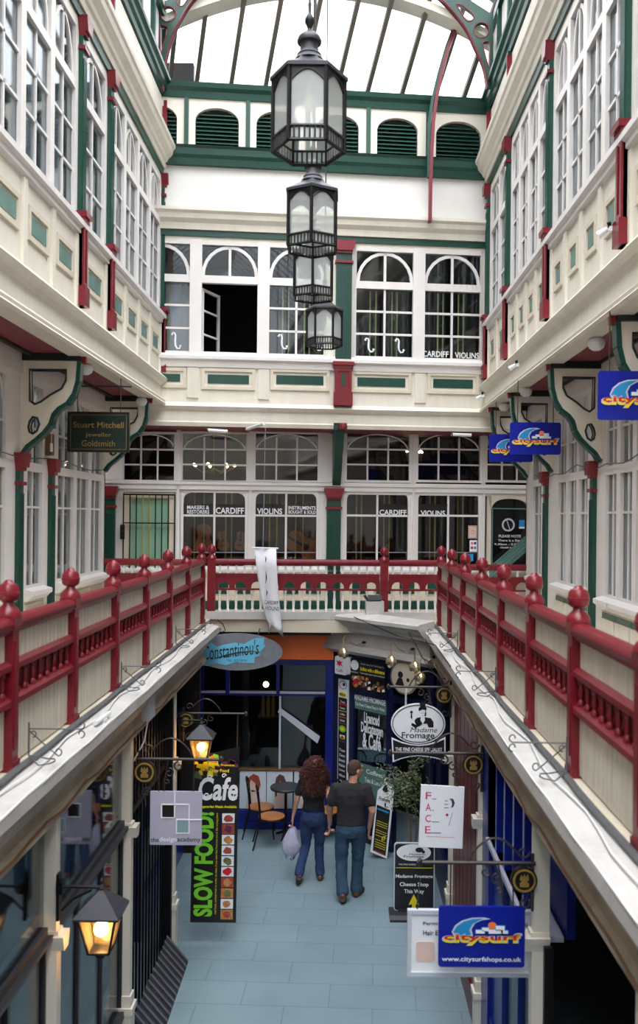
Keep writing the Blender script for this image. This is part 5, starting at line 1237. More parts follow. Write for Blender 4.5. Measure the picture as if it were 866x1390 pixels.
# ================================================================ wall lanterns
def wall_lantern(Y, cx, ytop, yarm, colx, label, power):
    g = G(Y); u, zt = g.px(cx, ytop); ua = g.px(colx, yarm)[0]; za = g.px(cx, yarm)[1]
    t = Th(g, (ua, 0, za), 'wall_lantern', label, 'lantern', 'lit lanterns on the left hand columns')
    zr = zt-.0; q = PI/4; s2 = math.sqrt(2)
    m = t.mb(); m.lathe([(.15*s2, -.145), (.152*s2, -.13), (.10*s2, -.075), (.02*s2, .0), (.012, .01)], (u, 0, zr), 4, q); m.lathe([(.012, 0), (.02, .02), (.008, .05), (.012, .07), (.003, .09)], (u, 0, zr), 10); t.part('roof', m, 'dgrey')
    m = t.mb(); z1 = zr-.145; z2 = z1-.25
    for a, b in ((-1, -1), (1, -1), (1, 1), (-1, 1)):
        m.tube([(u+a*.12, b*.12, z1), (u+a*.068, b*.068, z2)], .009, 5)
    for w_, zz in ((.12, z1), (.068, z2)):
        m.tube([(u-w_, -w_, zz), (u+w_, -w_, zz), (u+w_, w_, zz), (u-w_, w_, zz)], .009, 4, True)
    m.lathe([(.03, -.30), (.05, -.27), (.068*s2, -.25), (.01, -.248)], (u, 0, z1), 4, q)
    t.part('frame', m, 'black')
    m = t.mb(); V = [(u+a*.116, b*.116, z1) for a, b in ((-1, -1), (1, -1), (1, 1), (-1, 1))]+[(u+a*.066, b*.066, z2) for a, b in ((-1, -1), (1, -1), (1, 1), (-1, 1))]
    m.add(V, [(k, 4+k, 4+(k+1) % 4, (k+1) % 4) for k in range(4)]); t.part('glass_panes', m, 'oglass')
    m = t.mb(); m.ball((u, 0, z1-.11), .05, 14); t.part('bulb', m, 'bulb', smooth=True)
    m = t.mb(); m.tube([(ua, 0, za), (u, 0, za), (u, 0, zr+.06)], .011, 6); m.tube([(ua, 0, za-.16), (ua+(u-ua)*.3, 0, za-.08), (ua+(u-ua)*.75, 0, za-.02)], .009, 6)
    t.part('arm', m, 'black')
    m = t.mb(); m.box(ua-.03, ua-.01 if ua < u else ua+.03, -.03, .03, za-.22, za+.09); m.box(ua-.03, ua+.012, -.035, .035, za-.04, za+.04); t.part('back_plate', m, 'black')
    L = bpy.data.lights.new('lantern_light', 'POINT'); L.energy = power; L.color = (1, .62, .28); L.shadow_soft_size = .05
    lo = bpy.data.objects.new('lantern_light', L); C.objects.link(lo); lo.location = g.M @ Vector((u, -.0, z1-.19))
    return t
wall_lantern(5.93, 138, 1209, 1204, 84, 'lit four sided lantern on an iron arm at the lower left', .8)
wall_lantern(10.15, 273.5, 984, 978, 246, 'smaller lit lantern above the long cafe banner', .7)

# ================================================================ iron arms with crest discs
def curl(m, cx, cz, r, a0, turns, rad=.008, v=0, n=22, k=.75):
    m.tube([(cx+r*(1-k*i/(n-1))*math.cos(a0+turns*2*PI*i/(n-1)), v, cz+r*(1-k*i/(n-1))*math.sin(a0+turns*2*PI*i/(n-1))) for i in range(n)], rad, 5)
def sign_arm(Y, xw, xe, y, label, crest, sc_=1.0, group=None):
    """arm from the wall side (pixel xw) to its tip (xe)"""
    g = G(Y); uw, z = g.px(xw, y); ue, _ = g.px(xe, y); d = 1 if ue > uw else -1; L = abs(ue-uw); k = sc_
    t = Th(g, (uw, 0, z), 'sign_bracket', label, 'bracket', group)
    m = t.mb(); m.tube([(uw, 0, z), (ue, 0, z)], .016*k, 6); m.lathe([(.0, -.04*k), (.022*k, -.02*k), (.022*k, .02*k), (0, .04*k)], (ue-d*.02, 0, z), 8); m.tube([(uw+d*.02, 0, z+.08*k), (uw+d*.02, 0, z-.38*k)], .012*k, 6); t.part('bar', m, 'iron')
    m = t.mb()
    m.tube([(uw+d*(.10+.045*i)*k, 0, z+(.20*math.sin(PI*i/10)**.8 if i < 10 else 0)*k) for i in range(1, 11)], .009*k, 5); t.part('upper_scroll', m, 'iron')
    m = t.mb(); curl(m, uw+d*.10*k, z+.09*k, .055*k, 0, .9*d, .008*k); t.part('upper_curl', m, 'iron')
    for cx, cz, r, tn in ((.40, -.07, .05, 1.1), (.31, -.13, .045, -1.1), (.29, -.21, .035, 1.1)):
        m = t.mb(); curl(m, uw+d*cx*k, z+cz*k, r*k, PI*.5, tn*d, .008*k); t.part('lower_curl', m, 'iron')
    m = t.mb(); m.tube([(uw+d*.30*k, 0, z), (uw+d*.27*k, 0, z-.18*k), (uw+d*.26*k, 0, z-.33*k)], .008*k, 5); t.part('drop_bar', m, 'iron')
    m = t.mb(); curl(m, uw+d*.09*k, z-.32*k, .05*k, PI*.2, 1.1*d, .008*k); t.part('foot_curl', m, 'iron')
    cu, cz = g.px(*crest)
    m = t.mb(); m.lathe([(.0, 0)], (0, 0, 0), 3) if False else m.disc(cu, cz, .105*k, -.03, .01, 28); c_ = t.part('crest_disc', m, 'signblack')
    m = t.mb(); m.hoop(cu, cz, .092*k, .016*k, -.036, -.03); t.part('gold_rim', m, 'gold', c_)
    m = t.mb()
    s = .05*k
    m.prism([(cu-s*.7, cz-s), (cu+s*.7, cz-s), (cu+s*.75, cz-s*.4), (cu+s*.35, cz-s*.2), (cu+s*.75, cz+s*.2), (cu+s*.55, cz+s), (cu+s*.2, cz+s*.5), (cu, cz+s*1.05), (cu-s*.2, cz+s*.5), (cu-s*.55, cz+s), (cu-s*.75, cz+s*.2), (cu-s*.35, cz-s*.2), (cu-s*.75, cz-s*.4)], -.036, -.03); t.part('gold_emblem', m, 'gold', c_)
    return t
sign_arm(8.05, 186, 303, 1030, 'rusty iron arm holding the grey square sign', (197, 1047), .95, 'scrolled iron arms on the shop columns')
sign_arm(10.32, 247, 336, 968, 'iron arm with crest above the small lit lantern', (253, 977), .85, 'scrolled iron arms on the shop columns')
sign_arm(10.55, 614, 525, 933, 'iron arm holding the white oval sign', (602.5, 943), .95, 'scrolled iron arms on the shop columns')
sign_arm(8.35, 657, 527, 1023, 'iron arm holding the white hanging sign with crimson capitals', (642, 1037), .95, 'scrolled iron arms on the shop columns')
sign_arm(6.0, 727, 566, 1172, 'iron arm holding the lowest blue sign at the bottom right', (710.5, 1193), .85, 'scrolled iron arms on the shop columns')

# ================================================================ signs
def board(g, q, name, label, mat, th=.02, r=.01, cat='sign', group=None, hang=None, bname_='board'):
    u0, u1, z0, z1 = g.r(*q)
    t = Th(g, ((u0+u1)/2, 0, z0), name, label, cat, group)
    m = t.mb(); m.rrect(u0, u1, z0, z1, -th/2, th/2, r); t.part(bname_, m, mat)
    if hang:
        for x in (u0+(u1-u0)*.15, u1-(u1-u0)*.15): m = t.mb(); m.tube([(x, 0, z1-.01), (x, 0, hang)], .006, 5); t.part('hanger', m, 'iron')
    t.u = (u0, u1, z0, z1); return t
# jeweller
g = G(11.5); t = board(g, (92.5, 559.5, 176, 614), 'hanging_sign', 'dark green hanging sign with gold jeweller lettering under the left upper storey', 'greend', .04, hang=6.8)
u0, u1, z0, z1 = t.u; w, h = u1-u0, z1-z0
m = t.mb(); m.frame(u0, u1, z0, z1, .022, -.035, -.02); t.part('edge_frame', m, 'signblack'); m = t.mb(); m.frame(u0+.035, u1-.035, z0+.035, z1-.035, .006, -.024, -.02); t.part('gold_line', m, 'gold')
m = t.mb(); m.text('Stuart Mitchell', (u0+u1)/2, -.024, z0+h*.68, w*.82, h*.15, bold=.005); m.text('Jeweller', (u0+u1)/2, -.024, z0+h*.42, w*.42, h*.13); m.text('Goldsmith', (u0+u1)/2, -.024, z0+h*.22, w*.54, h*.15); t.part('lettering', m, 'gold')
m = t.mb(); m.box(u0-.02, u1+.02, -.01, .01, 6.66, 6.68); t.part('hanging_bar', m, 'iron')
# surf shop signs
def surf(t, url=False):
    u0, u1, z0, z1 = t.u; w, h = u1-u0, z1-z0; v = -.013
    if url: z0, h = z0+h*.18, h*.78
    P = lambda a, b: (u0+a*w, z0+b*h)
    dy = lambda k: (v-.0015*k, v-.0015*(k-1))
    m = t.mb(); m.prism([P(.18, .42), P(.15, .52), P(.19, .66), (P(.27, .76)), P(.38, .82), P(.52, .83), P(.60, .80), P(.50, .77), P(.42, .70), P(.38, .58), P(.40, .44)], *dy(1)); t.part('wave_outline', m, 'silver')
    m = t.mb(); m.prism([P(.20, .44), P(.17, .52), P(.21, .64), P(.29, .74), P(.39, .795), P(.52, .81), P(.47, .77), P(.39, .69), P(.355, .57), P(.375, .46)], *dy(2)); t.part('wave', m, 'ltblue')
    m = t.mb(); c = P(.62, .66); m.disc(c[0], c[1], w*.05, *dy(3), 20, h*.08); t.part('sun', m, 'orange')
    for a, b, e, f in ((.43, .50, .53, .57), (.50, .55, .58, .62), (.58, .50, .74, .58), (.66, .56, .76, .66), (.72, .50, .80, .56)):
        m = t.mb(); p = P(a, b); q = P(e, f); m.box(p[0]-.005, q[0]+.005, *dy(4), p[1]-.004, q[1]+.004); b_ = t.part('building_outline', m, 'ltblue'); m = t.mb(); m.box(p[0], q[0], *dy(5), p[1], q[1]); t.part('building', m, 'signwhite', b_)
    cx, cz = P(.5, .38)
    m = t.mb(); m.text('citysurf', cx, dy(6)[0], cz, w*.93, h*.28, bold=.06); t.part('logo_outline', m, 'silver')
    m = t.mb(); m.text('citysurf', cx, dy(7)[0], cz-h*.012, w*.89, h*.24, bold=.035); t.part('logo_yellow', m, 'yellow')
    m = t.mb(); m.text('citysurf', cx, dy(8)[0], cz+h*.03, w*.88, h*.17, bold=.02); t.part('logo_red', m, 'redink')
    if url: m = t.mb(); m.text('www.citysurfshops.co.uk', cx, v-.003, t.u[2]+(t.u[3]-t.u[2])*.13, w*.92, (t.u[3]-t.u[2])*.10, bold=.015); t.part('web_address', m, 'signwhite')
for Y, q, lb, top in ((7.6, (811, 504, 916, 570.5), 'nearest bright blue surf shop sign, cut by the right edge', 6.8), (11.5, (692, 573.5, 761, 617), 'middle of the three blue surf shop signs, overlapping a farther one', 6.8), (13.4, (664, 589.5, 723, 627), 'farthest of the three blue surf shop signs, partly covered by the middle one', 6.8)):
    g = G(Y); t = board(g, q, 'surf_shop_sign', lb, 'signblue', .02, .03, hang=top); surf(t)
g = G(6.0); t = board(g, (595, 1230, 712, 1312), 'surf_shop_sign', 'blue surf shop sign with web address at the bottom right', 'signblue', .02, .02); surf(t, True)
for x in (t.u[0]+.08, t.u[1]-.08): m = t.mb(); m.tube([(x, 0, t.u[3]-.01), (x, 0, t.u[3]+.29)], .005, 5); t.part('hanger', m, 'iron')
# salon poster board just behind it
g = G(6.22); t = board(g, (554.5, 1236.5, 722, 1322), 'framed_notice', 'silver framed hair salon notice behind the lowest blue sign', 'signwhite', .02, .008)
u0, u1, z0, z1 = t.u; w, h = u1-u0, z1-z0
m = t.mb(); m.frame(u0-.01, u1+.01, z0-.01, z1+.01, .028, -.025, .015); t.part('frame', m, 'silver')
m = t.mb(); m.text('Perming', u0+w*.20, -.014, z1-h*.20, w*.17, h*.07, bold=.02); m.text('Hair Extensions', u0+w*.27, -.014, z1-h*.34, w*.31, h*.08, bold=.02); m.text('menu', u1-w*.09, -.014, z1-h*.20, w*.1, h*.06, bold=.02); m.text('goals', u1-w*.09, -.014, z1-h*.34, w*.1, h*.07, bold=.02); t.part('lettering', m, 'signblack')
for k, (a, c) in enumerate(((.06, 'pskin'), (.26, 'food3'), (.46, 'pskin'))):
    m = t.mb(); m.rrect(u0+w*a, u0+w*(a+.15), z0+h*.2, z0+h*.52, -.014, -.01, .02); t.part('photo_print', m, c)
for x in (u0+.06, u1-.05): m = t.mb(); m.tube([(x, 0, z1), (x, 0, z1+.06), (x, -.2, z1+.30)], .005, 5); t.part('hanger', m, 'iron')
# grey square sign
g = G(8.05); t = board(g, (204, 1074, 274, 1146.5), 'hanging_sign', 'lilac grey square sign with black and teal squares on the left', 'lilac', .02, .004)
u0, u1, z0, z1 = t.u; w, h = u1-u0, z1-z0; P = lambda x, y: (u0+(x-122)/360*w, z1-(y-580)/368*h)
def q4(m, x0, y0, x1, y1, v0, v1): a = P(x0, y0); b = P(x1, y1); m.box(a[0], b[0], v0, v1, b[1], a[1])
m = t.mb(); q4(m, 199, 665, 296, 671, -.016, -.01); q4(m, 199, 757, 296, 763, -.016, -.01); q4(m, 197, 667, 204, 761, -.016, -.01); q4(m, 289, 582, 296, 763, -.016, -.01)
q4(m, 296, 665, 396, 671, -.016, -.01); q4(m, 391, 667, 398, 866, -.016, -.01); q4(m, 304, 862, 396, 868, -.016, -.01); q4(m, 304, 770, 310, 866, -.016, -.01); q4(m, 304, 769, 481, 775, -.0165, -.01); t.part('white_lines', m, 'signwhite')
m = t.mb(); q4(m, 208, 674, 288, 755, -.014, -.01); t.part('black_square', m, 'signblack'); m = t.mb(); q4(m, 312, 778, 389, 860, -.014, -.01); t.part('teal_square', m, 'teal')
for body, x0, x1, mt, nm in (('the', 130, 185, 'signblack', 'first_word'), ('design', 190, 308, 'signwhite', 'middle_word'), ('academy', 314, 476, 'dgrey', 'last_word')):
    m = t.mb(); a = P(x0, 912); b = P(x1, 912); m.text(body, (a[0]+b[0])/2, -.014, a[1], b[0]-a[0], h*(.085 if body == 'the' else .11), bold=.01); t.part(nm, m, mt)
for x in (180, 422): m = t.mb(); a = P(x, 600); m.tube([(a[0], 0, a[1]), (a[0], 0, a[1]+.30)], .007, 5); t.part('hanger', m, 'iron')
# oval salon sign
g = G(13.25); 
c = g.px(322, 884.7); rx = 61.5/FPX*13.25; rz = 25/FPX*13.25
t = Th(g, (c[0], 0, c[1]-rz), 'oval_sign', 'slate grey oval sign with sky blue centre and black handwriting', 'sign')
m = t.mb(); m.disc(c[0], c[1], rx, -.02, .02, 48, rz); t.part('board', m, 'slate')
q = lambda x, y: g.px(230+x*.2656, 830+y*.2656)
m = t.mb(); m.prism([q(*p) for p in ((130, 185), (155, 165), (190, 176), (215, 160), (245, 180), (290, 166), (335, 158), (380, 166), (410, 150), (440, 136), (486, 134), (482, 160), (490, 178), (468, 200), (462, 225), (436, 232), (434, 262), (380, 262), (340, 256), (290, 274), (240, 262), (200, 278), (160, 272), (140, 250))], -.026, -.02); t.part('torn_panel', m, 'skyblue')
m = t.mb(); a = q(168, 214); b = q(462, 190); rr = math.atan2(b[1]-a[1]+.12, b[0]-a[0]); m.text("Constantinou's", (a[0]+b[0])/2, -.030, (a[1]+b[1])/2+.02, math.hypot(b[0]-a[0], b[1]-a[1])*.97, rz*.78, rot=rr*.55, shear=.3); t.part('handwriting', m, 'signblack')
m = t.mb(); m.tube([(*[q(x, y)[0]], -.028, q(x, y)[1]) for x, y in ((220, 243), (290, 222), (360, 206), (430, 201), (464, 205), (438, 214))], [.004, .01, .012, .01, .008, .003], 5); t.part('underline', m, 'signblack')
m = t.mb(); a = q(345, 249); m.text('TEL. 029 2039', a[0], -.028, a[1], .30, .03); t.part('phone_number', m, 'dgrey')
for x in (-.3, .3): m = t.mb(); m.tube([(c[0]+x, 0, c[1]+rz*.8), (c[0]+x, .35, c[1]+rz*1.1)], .008, 5); t.part('hanger', m, 'iron')
# long cafe banner
g = G(10.32); u0, u1, z0, z1 = g.r(261.5, 1016, 323.5, 1252); w, h = u1-u0, z1-z0
t = Th(g, ((u0+u1)/2, 0, z0), 'cafe_banner', 'long black hanging banner with green slow food lettering and food photos', 'banner')
SK_ = lambda p: Vector((p[0]-.018*(z1-p[2])/h, p[1], p[2]))
P = lambda a, b: (u0+a*w, z1-b*h)
def bp(nm, m, mat=None): m.v = [Vector(SK_(p+m.off))-m.off for p in m.v]; return t.part(nm, m, mat)
m = t.mb(); m.prism([P(0, .04), P(.5, .022), P(1, -.01), P(1, 1), P(0, 1)], -.006, .006); bp('cloth', m, 'signblack')
m = t.mb(); random.seed(9)
for k in range(26):
    a, b = random.uniform(.03, .5), random.uniform(.05, .16); p = P(a, b); s = random.uniform(.025, .05)
    m.use(random.choice(['yellow', 'lime', 'food3', 'leaf'])).prism([(p[0]-s, p[1]-s*.6), (p[0]+s, p[1]-s), (p[0]+s*.8, p[1]+s*.6), (p[0]-s*.5, p[1]+s)], -.009-.0001*k, -.006)
for k in range(14): a, b = random.uniform(.55, .95), random.uniform(.06, .12); p = P(a, b); m.use('grape').disc(p[0], p[1], .022, -.012, -.006, 10)
bp('cheese_and_grapes_print', m)
m = t.mb(); p = P(.6, .095); m.text('Madame Fromage', p[0], -.014, p[1], w*.62, .035, bold=.02); p = P(.58, .125); m.text('Slow Food', p[0], -.014, p[1], w*.42, .04, bold=.02); p = P(.56, .335); m.text('Vegetarian Meals Available', p[0], -.010, p[1], w*.82, .04, bold=.03); bp('yellow_lettering', m, 'yellow')
m = t.mb(); p = P(.56, .23); m.text('Cafe', p[0], -.013, p[1], w*.86, h*.135, bold=.025, shear=.15)
for cx, cy, r in ((.36, .165, .03), (.68, .155, .028), (.30, .27, .03), (.93, .27, .03)): pp = P(cx, cy); curl(m, pp[0], pp[1], r, 0, 1.1, .006, -.012)
bp('cafe_lettering', m, 'signwhite')
m = t.mb(); p = P(.27, .665); m.text('SLOW FOOD!', p[0], -.010, p[1], h*.60, w*.42, rot=PI/2, bold=.045); bp('green_lettering', m, 'lime')
m = t.mb(); p = P(.55, .66); m.text('real food, cooked fresh to order so relax, if you want fast food you are in the wrong place', p[0], -.010, p[1], h*.58, w*.06, rot=PI/2); bp('small_vertical_print', m, 'yellow')
for k in range(10):
    a = P(.66, .372+.0615*k); b = P(.93, .372+.0615*k+.055)
    m = t.mb(); m.box(a[0], b[0], -.010, -.006, b[1], a[1]); bp('photo_square', m, ['signwhite', 'food1', 'signwhite', 'signwhite', 'signwhite', 'signwhite', 'food1', 'food3', 'signwhite', 'food3'][k])
    m = t.mb(); c = ((a[0]+b[0])/2, (a[1]+b[1])/2); r = (b[0]-a[0])*.38; random.seed(k)
    m.prism([(c[0]+r*random.uniform(.7, 1.1)*math.cos(2*PI*i/9), c[1]+r*random.uniform(.6, 1)*math.sin(2*PI*i/9)) for i in range(9)], -.013, -.010); bp('food_print', m, ['food1', 'grape', 'food3', 'food1', 'food2', 'redink', 'food3', 'food2', 'food3', 'food1'][k])
m = t.mb(); p = P(.0, 0); za = g.px(290, 968)[1]
m.tube([(u0+.05, 0, z1-.07), (u0+.05, 0, za)], .006, 5); t.part('hanger', m, 'iron'); m = t.mb(); m.tube([(u1-.02, 0, z1-.0), (u1-.02, 0, za)], .008, 5); t.part('hanger', m, 'iron')
# white banner cloth
g = G(13.15); q = lambda x, y: g.px(x, y)
ro = [((345.5, 744), (375, 745)), ((348, 772), (376, 772)), ((352, 800), (377.5, 800)), ((356, 822), (379.5, 822)), ((360, 838), (381, 838)), ((364.5, 846), (382.5, 852))]
t = Th(g, (q(365, 860)[0], 0, q(365, 860)[1]), 'cloth_banner', 'white swallow tailed cloth banner hanging in front of the end railing', 'banner')
V = []; n = 8
for k, (a, b) in enumerate(ro):
    A, B = q(*a), q(*b)
    for i in range(n+1): s = i/n; V.append((A[0]+(B[0]-A[0])*s, .03*math.sin(s*5+k*.5), A[1]+(B[1]-A[1])*s))
F = [(k*(n+1)+i, k*(n+1)+i+1, (k+1)*(n+1)+i+1, (k+1)*(n+1)+i) for k in range(len(ro)-1) for i in range(n)]
b0 = len(V); e = q(365, 860); V.append((e[0], .0, e[1])); e = q(385, 866); V.append((e[0], .0, e[1]))
l = (len(ro)-1)*(n+1); F += [(l, l+1, b0), (l+1, l+2, b0)]+[(l+i, l+i+1, b0+1) for i in range(2, n)]
m = t.mb(); m.add(V, F); c_ = t.part('cloth', m, 'banner', smooth='all'); md = c_.modifiers.new('thickness', 'SOLIDIFY'); md.thickness = .006
m = t.mb()
for body, x0, x1, y0, y1 in (('CARDIFF', 359, 378, 815, 820), ('VIOLINS', 360, 379, 823, 828)): a = g.r(x0, y0, x1, y1); m.text(body, (a[0]+a[1])/2, -.045, (a[2]+a[3])/2, a[1]-a[0], a[3]-a[2], rot=-.06, bold=.01)
for x, y0, y1 in ((360.5, 755, 763), (361, 775, 792), (362, 800, 808)): a = q(x, y1); b = q(x, y0); m.tube([(a[0], -.045, a[1]), (a[0]+.01, -.045, (a[1]+b[1])/2), (a[0], -.045, b[1])], [.003, .009, .003], 5)
t.part('lettering', m, 'dgrey')
m = t.mb(); a = q(342, 743.5); b = q(378, 744.5); m.tube([(a[0], 0, a[1]), (b[0], 0, b[1])], .011, 6); t.part('top_rod', m, 'plastic')
m = t.mb(); a = q(357, 744); m.tube([(a[0], 0, a[1]), (a[0], .25, 6.80)], .003, 4); t.part('hanging_wire', m, 'silver')
# cheese shop oval with ribbon
g = G(10.55)
def fromage_logo(t, cx, cz, w, h, v, figure=True):
    if figure:
        s = h*.27; x, z = cx+w*.08, cz+h*.17
        pr = lambda *P: m.prism([(x+p[0]*s, z+p[1]*s) for p in P], v-.004, v)
        m = t.mb()
        pr((-.34, .52), (-.40, .75), (-.22, 1.0), (-.30, 1.25), (.02, 1.42), (.30, 1.25), (.22, 1.02), (.36, .80), (.30, .55), (.20, .42), (.24, .62), (.02, .72), (-.20, .62))
        pr((.24, .50), (.34, .40), (.30, .10), (.20, .02), (.16, .18))
        pr((-.12, .34), (-.04, .34), (-.04, .38), (-.12, .38)); pr((.04, .34), (.12, .34), (.12, .38), (.04, .38)); pr((-.05, .14), (.06, .14), (.01, .09))
        pr((.18, -.02), (.75, -.10), (1.0, -.45), (1.0, -.95), (.55, -.95), (.40, -.60), (.05, -.62), (.22, -.30))
        pr((-.18, -.02), (-.55, -.10), (-.75, -.35), (-.60, -.75), (-.95, -.55), (-1.05, -.75), (-.70, -1.0), (-.30, -.85), (.0, -.62), (-.22, -.30))
        pr((-1.10, -.10), (-.95, -.10), (-.98, .35), (-1.07, .35)); pr((-1.16, .35), (-.90, .35), (-.94, .55), (-1.12, .55))
        t.part('lady_figure', m, 'signblack')
    m = t.mb(); m.text('Madame', cx+w*.10, v-.003, cz-h*.15, w*.50, h*.12, shear=.3); t.part('script_lettering', m, 'dgrey')
    m = t.mb(); m.text('Fromage', cx, v-.003, cz-h*.31, w*.60, h*.20, bold=.01); t.part('bold_lettering', m, 'signblack')
c = g.px(567.5, 982); rx = 37/FPX*10.55; rz = 27.3/FPX*10.55
t = Th(g, (c[0], 0, c[1]-rz), 'oval_sign', 'white oval cheese shop sign with a lady figure over a black ribbon plate', 'sign')
m = t.mb(); m.disc(c[0], c[1], rx, -.015, .015, 48, rz); o1 = t.part('oval_board', m, 'signwhite')
m = t.mb(); m.hoop(c[0], c[1], rx*.95, .009, -.019, -.015, 48, rz*.94); t.part('oval_line', m, 'signblack', o1)
fromage_logo(t, c[0], c[1], rx*2, rz*2, -.016)
Q = lambda x, y: g.px(430+x*.2425, 830+y*.2425)
A = [(418, 705), (470, 728), (520, 742), (570, 747), (620, 742), (670, 728), (720, 703), (720, 838), (670, 822), (620, 812), (570, 808), (520, 812), (470, 825), (425, 842)]
m = t.mb(); m.prism([Q(*p) for p in A], .0-.012, .012); rb_ = t.part('ribbon_plate', m, 'signwhite')
cc = Q(570, 775)
m = t.mb(); m.prism([(cc[0]+(Q(*p)[0]-cc[0])*.95, cc[1]+(Q(*p)[1]-cc[1])*.84) for p in A], -.016, -.012); t.part('ribbon_panel', m, 'signblack', rb_)
m = t.mb(); m.text('THE FINE CHEESE SPECIALIST', cc[0], -.019, cc[1]+.01, rx*1.72, .045, bold=.015); m.box(cc[0]-rx*.85, cc[0]+rx*.85, -.019, -.016, cc[1]-.035, cc[1]-.03); t.part('ribbon_lettering', m, 'signwhite', rb_)
m = t.mb(); a = g.px(551, 933); m.tube([(a[0], 0, a[1]), (a[0], 0, c[1]+rz*.9)], .012, 6); t.part('hanger', m, 'silver')
# crimson capitals sign
g = G(8.35); Q = lambda x, y: g.px(490+x*.1963, 1000+y*.1963)
cor = [Q(415, 330), Q(715, 347), Q(700, 772), Q(397, 760)]
t = Th(g, ((cor[2][0]+cor[3][0])/2, 0, cor[3][1]), 'hanging_sign', 'white hanging sign with four crimson capital letters down its side', 'sign')
m = t.mb(); m.prism(cor, -.01, .01); t.part('board', m, 'signwhite')
m = t.mb()
for ch, y in (('F', 405), ('A', 485), ('C', 562), ('E', 640)): a = Q(466-(y-405)*.02, y); m.text(ch, a[0], -.013, a[1], .052, .068, bold=0)
t.part('capital_letters', m, 'pinkink')
m = t.mb(); random.seed(2)
for x, y, l in ((505, 428, 30), (495, 507, 14), (515, 586, 50), (515, 662, 75), (588, 440, 20), (590, 465, 26), (590, 488, 30)): a = Q(x-l/2, y); b = Q(x+l/2, y); m.box(a[0], b[0], -.013, -.01, a[1]-.002, a[1]+.002)
t.part('fine_print', m, 'dgrey'); m = t.mb()
a = Q(632, 520); b = Q(606, 615); m.tube([(a[0], -.012, a[1]), (b[0], -.012, b[1])], .002, 4); m.tube([(Q(x, y)[0], -.012, Q(x, y)[1]) for x, y in ((612, 428), (630, 432), (638, 455), (632, 480), (620, 486))], [.004, .012, .013, .009, .003], 6); t.part('hair_drawing', m, 'dgrey')
m = t.mb(); a = Q(594, 538); m.disc(a[0], a[1], .013, -.014, -.01, 12); a = Q(450, 687); b = Q(645, 695); m.add([(a[0], -.013, a[1]), (b[0], -.013, b[1]), (b[0], -.013, b[1]+.003), (a[0], -.013, a[1]+.003)], [(0, 1, 2, 3)]); t.part('red_dot_and_line', m, 'redink')
for x, y in ((473, 345), (655, 352)): m = t.mb(); a = Q(x, y); m.tube([(a[0], 0, a[1]), (a[0], 0, a[1]+.32)], .005, 5); t.part('hanger', m, 'iron')
# leaning menu board shaped with a lady's head
g = G(12.95); Q = lambda x, y: g.px(490+x*.1963, 1000+y*.1963)
t = Th(g, (Q(120, 770)[0], 0, 0), 'menu_board', 'leaning white edged menu board topped by a lady cut-out beside the man', 'sign')
TL = lambda p: Vector((p[0], p[1]+(p[2])*.12, p[2]))
def lb(nm, m, mat): m.v = [TL(p+m.off)-m.off for p in m.v]; return t.part(nm, m, mat)
O = [(65, 745), (180, 792), (232, 350), (228, 300), (200, 290), (205, 262), (182, 250), (165, 268), (168, 300), (145, 318), (118, 340)]
OO = [Q(*p) for p in O]; dz = min(p[1] for p in OO); OO = [(p[0], p[1]-dz+.005) for p in OO]
m = t.mb(); m.prism(OO, -.012, .012); lb('board', m, 'signwhite')
QQ = lambda x, y: (Q(x, y)[0], Q(x, y)[1]-dz+.005)
m = t.mb(); m.prism([QQ(82, 735), QQ(170, 772), QQ(204, 468), QQ(112, 430)], -.016, -.012); lb('black_panel', m, 'signblack')
m = t.mb(); m.prism([QQ(150, 330), QQ(170, 295), QQ(185, 300), QQ(190, 345), QQ(165, 350)], -.016, -.012); a = QQ(183, 268); m.disc(a[0], a[1], .025, -.016, -.012, 10); a = QQ(165, 400); m.text('Fromage', a[0], -.017, a[1], .17, .07, rot=-.25, bold=.02); lb('lady_and_name', m, 'signblack')
for nm, c, ys in (('yellow_chalk_lines', 'yellow', (545, 560, 575, 605, 620, 640, 668, 685, 700, 715)), ('red_line', 'redink', (742,)), ('photo_row', 'ltblue', (470,))):
    m = t.mb()
    for y in ys:
        k = (y-430)/342; xa = 112-30*k+8; xb = 204-34*k-8; a = QQ(xa, y-8+0); b = QQ(xb, y+28*1-8)
        hh = .012 if nm != 'photo_row' else .04
        m.prism([(a[0], a[1]), (b[0], b[1]), (b[0], b[1]+hh*.6), (a[0], a[1]+hh*.6)], -.0175, -.012)
    lb(nm, m, c)
m = t.mb(); a = QQ(157, 655); m.text('£7', a[0], -.02, a[1], .06, .06, bold=.03); lb('price', m, 'yellow')
m = t.mb()
for x in (OO[0][0]+.03, OO[1][0]-.03): m.tube([(x, .05, .80), (x, .45, .02)], .012, 5)
t.part('back_strut', m, 'black')
# this way board
g = G(11.1); Q = lambda x, y: g.px(500+x*.2771, 1120+y*.2771)
a, b = Q(128, 84), Q(320, 408)
t = Th(g, ((a[0]+b[0])/2, 0, 0), 'pavement_sign', 'black pavement sign with white oval and yellow arrow pointing the way', 'sign')
u0, u1, z1, z0 = a[0], b[0], a[1], .10
m = t.mb(); m.rrect(u0-.005, u1+.005, z0-.03, z1, -.012, .012, .04); t.part('board', m, 'silver'); m = t.mb(); m.rrect(u0+.008, u1-.008, z0-.02, z1-.014, -.016, -.012, .035); t.part('black_panel', m, 'signblack')
c = Q(222, 132); m = t.mb(); m.disc(c[0], c[1], .215, -.020, -.016, 40, .105); t.part('white_oval', m, 'signwhite')
fromage_logo(t, c[0], c[1]+.01, .42, .2, -.021, False)
m = t.mb(); m.disc(c[0]+.07, c[1]+.035, .05, -.024, -.02, 14, .03); m.disc(c[0]+.12, c[1]+.01, .02, -.024, -.02, 10); t.part('hat_drawing', m, 'signblack')
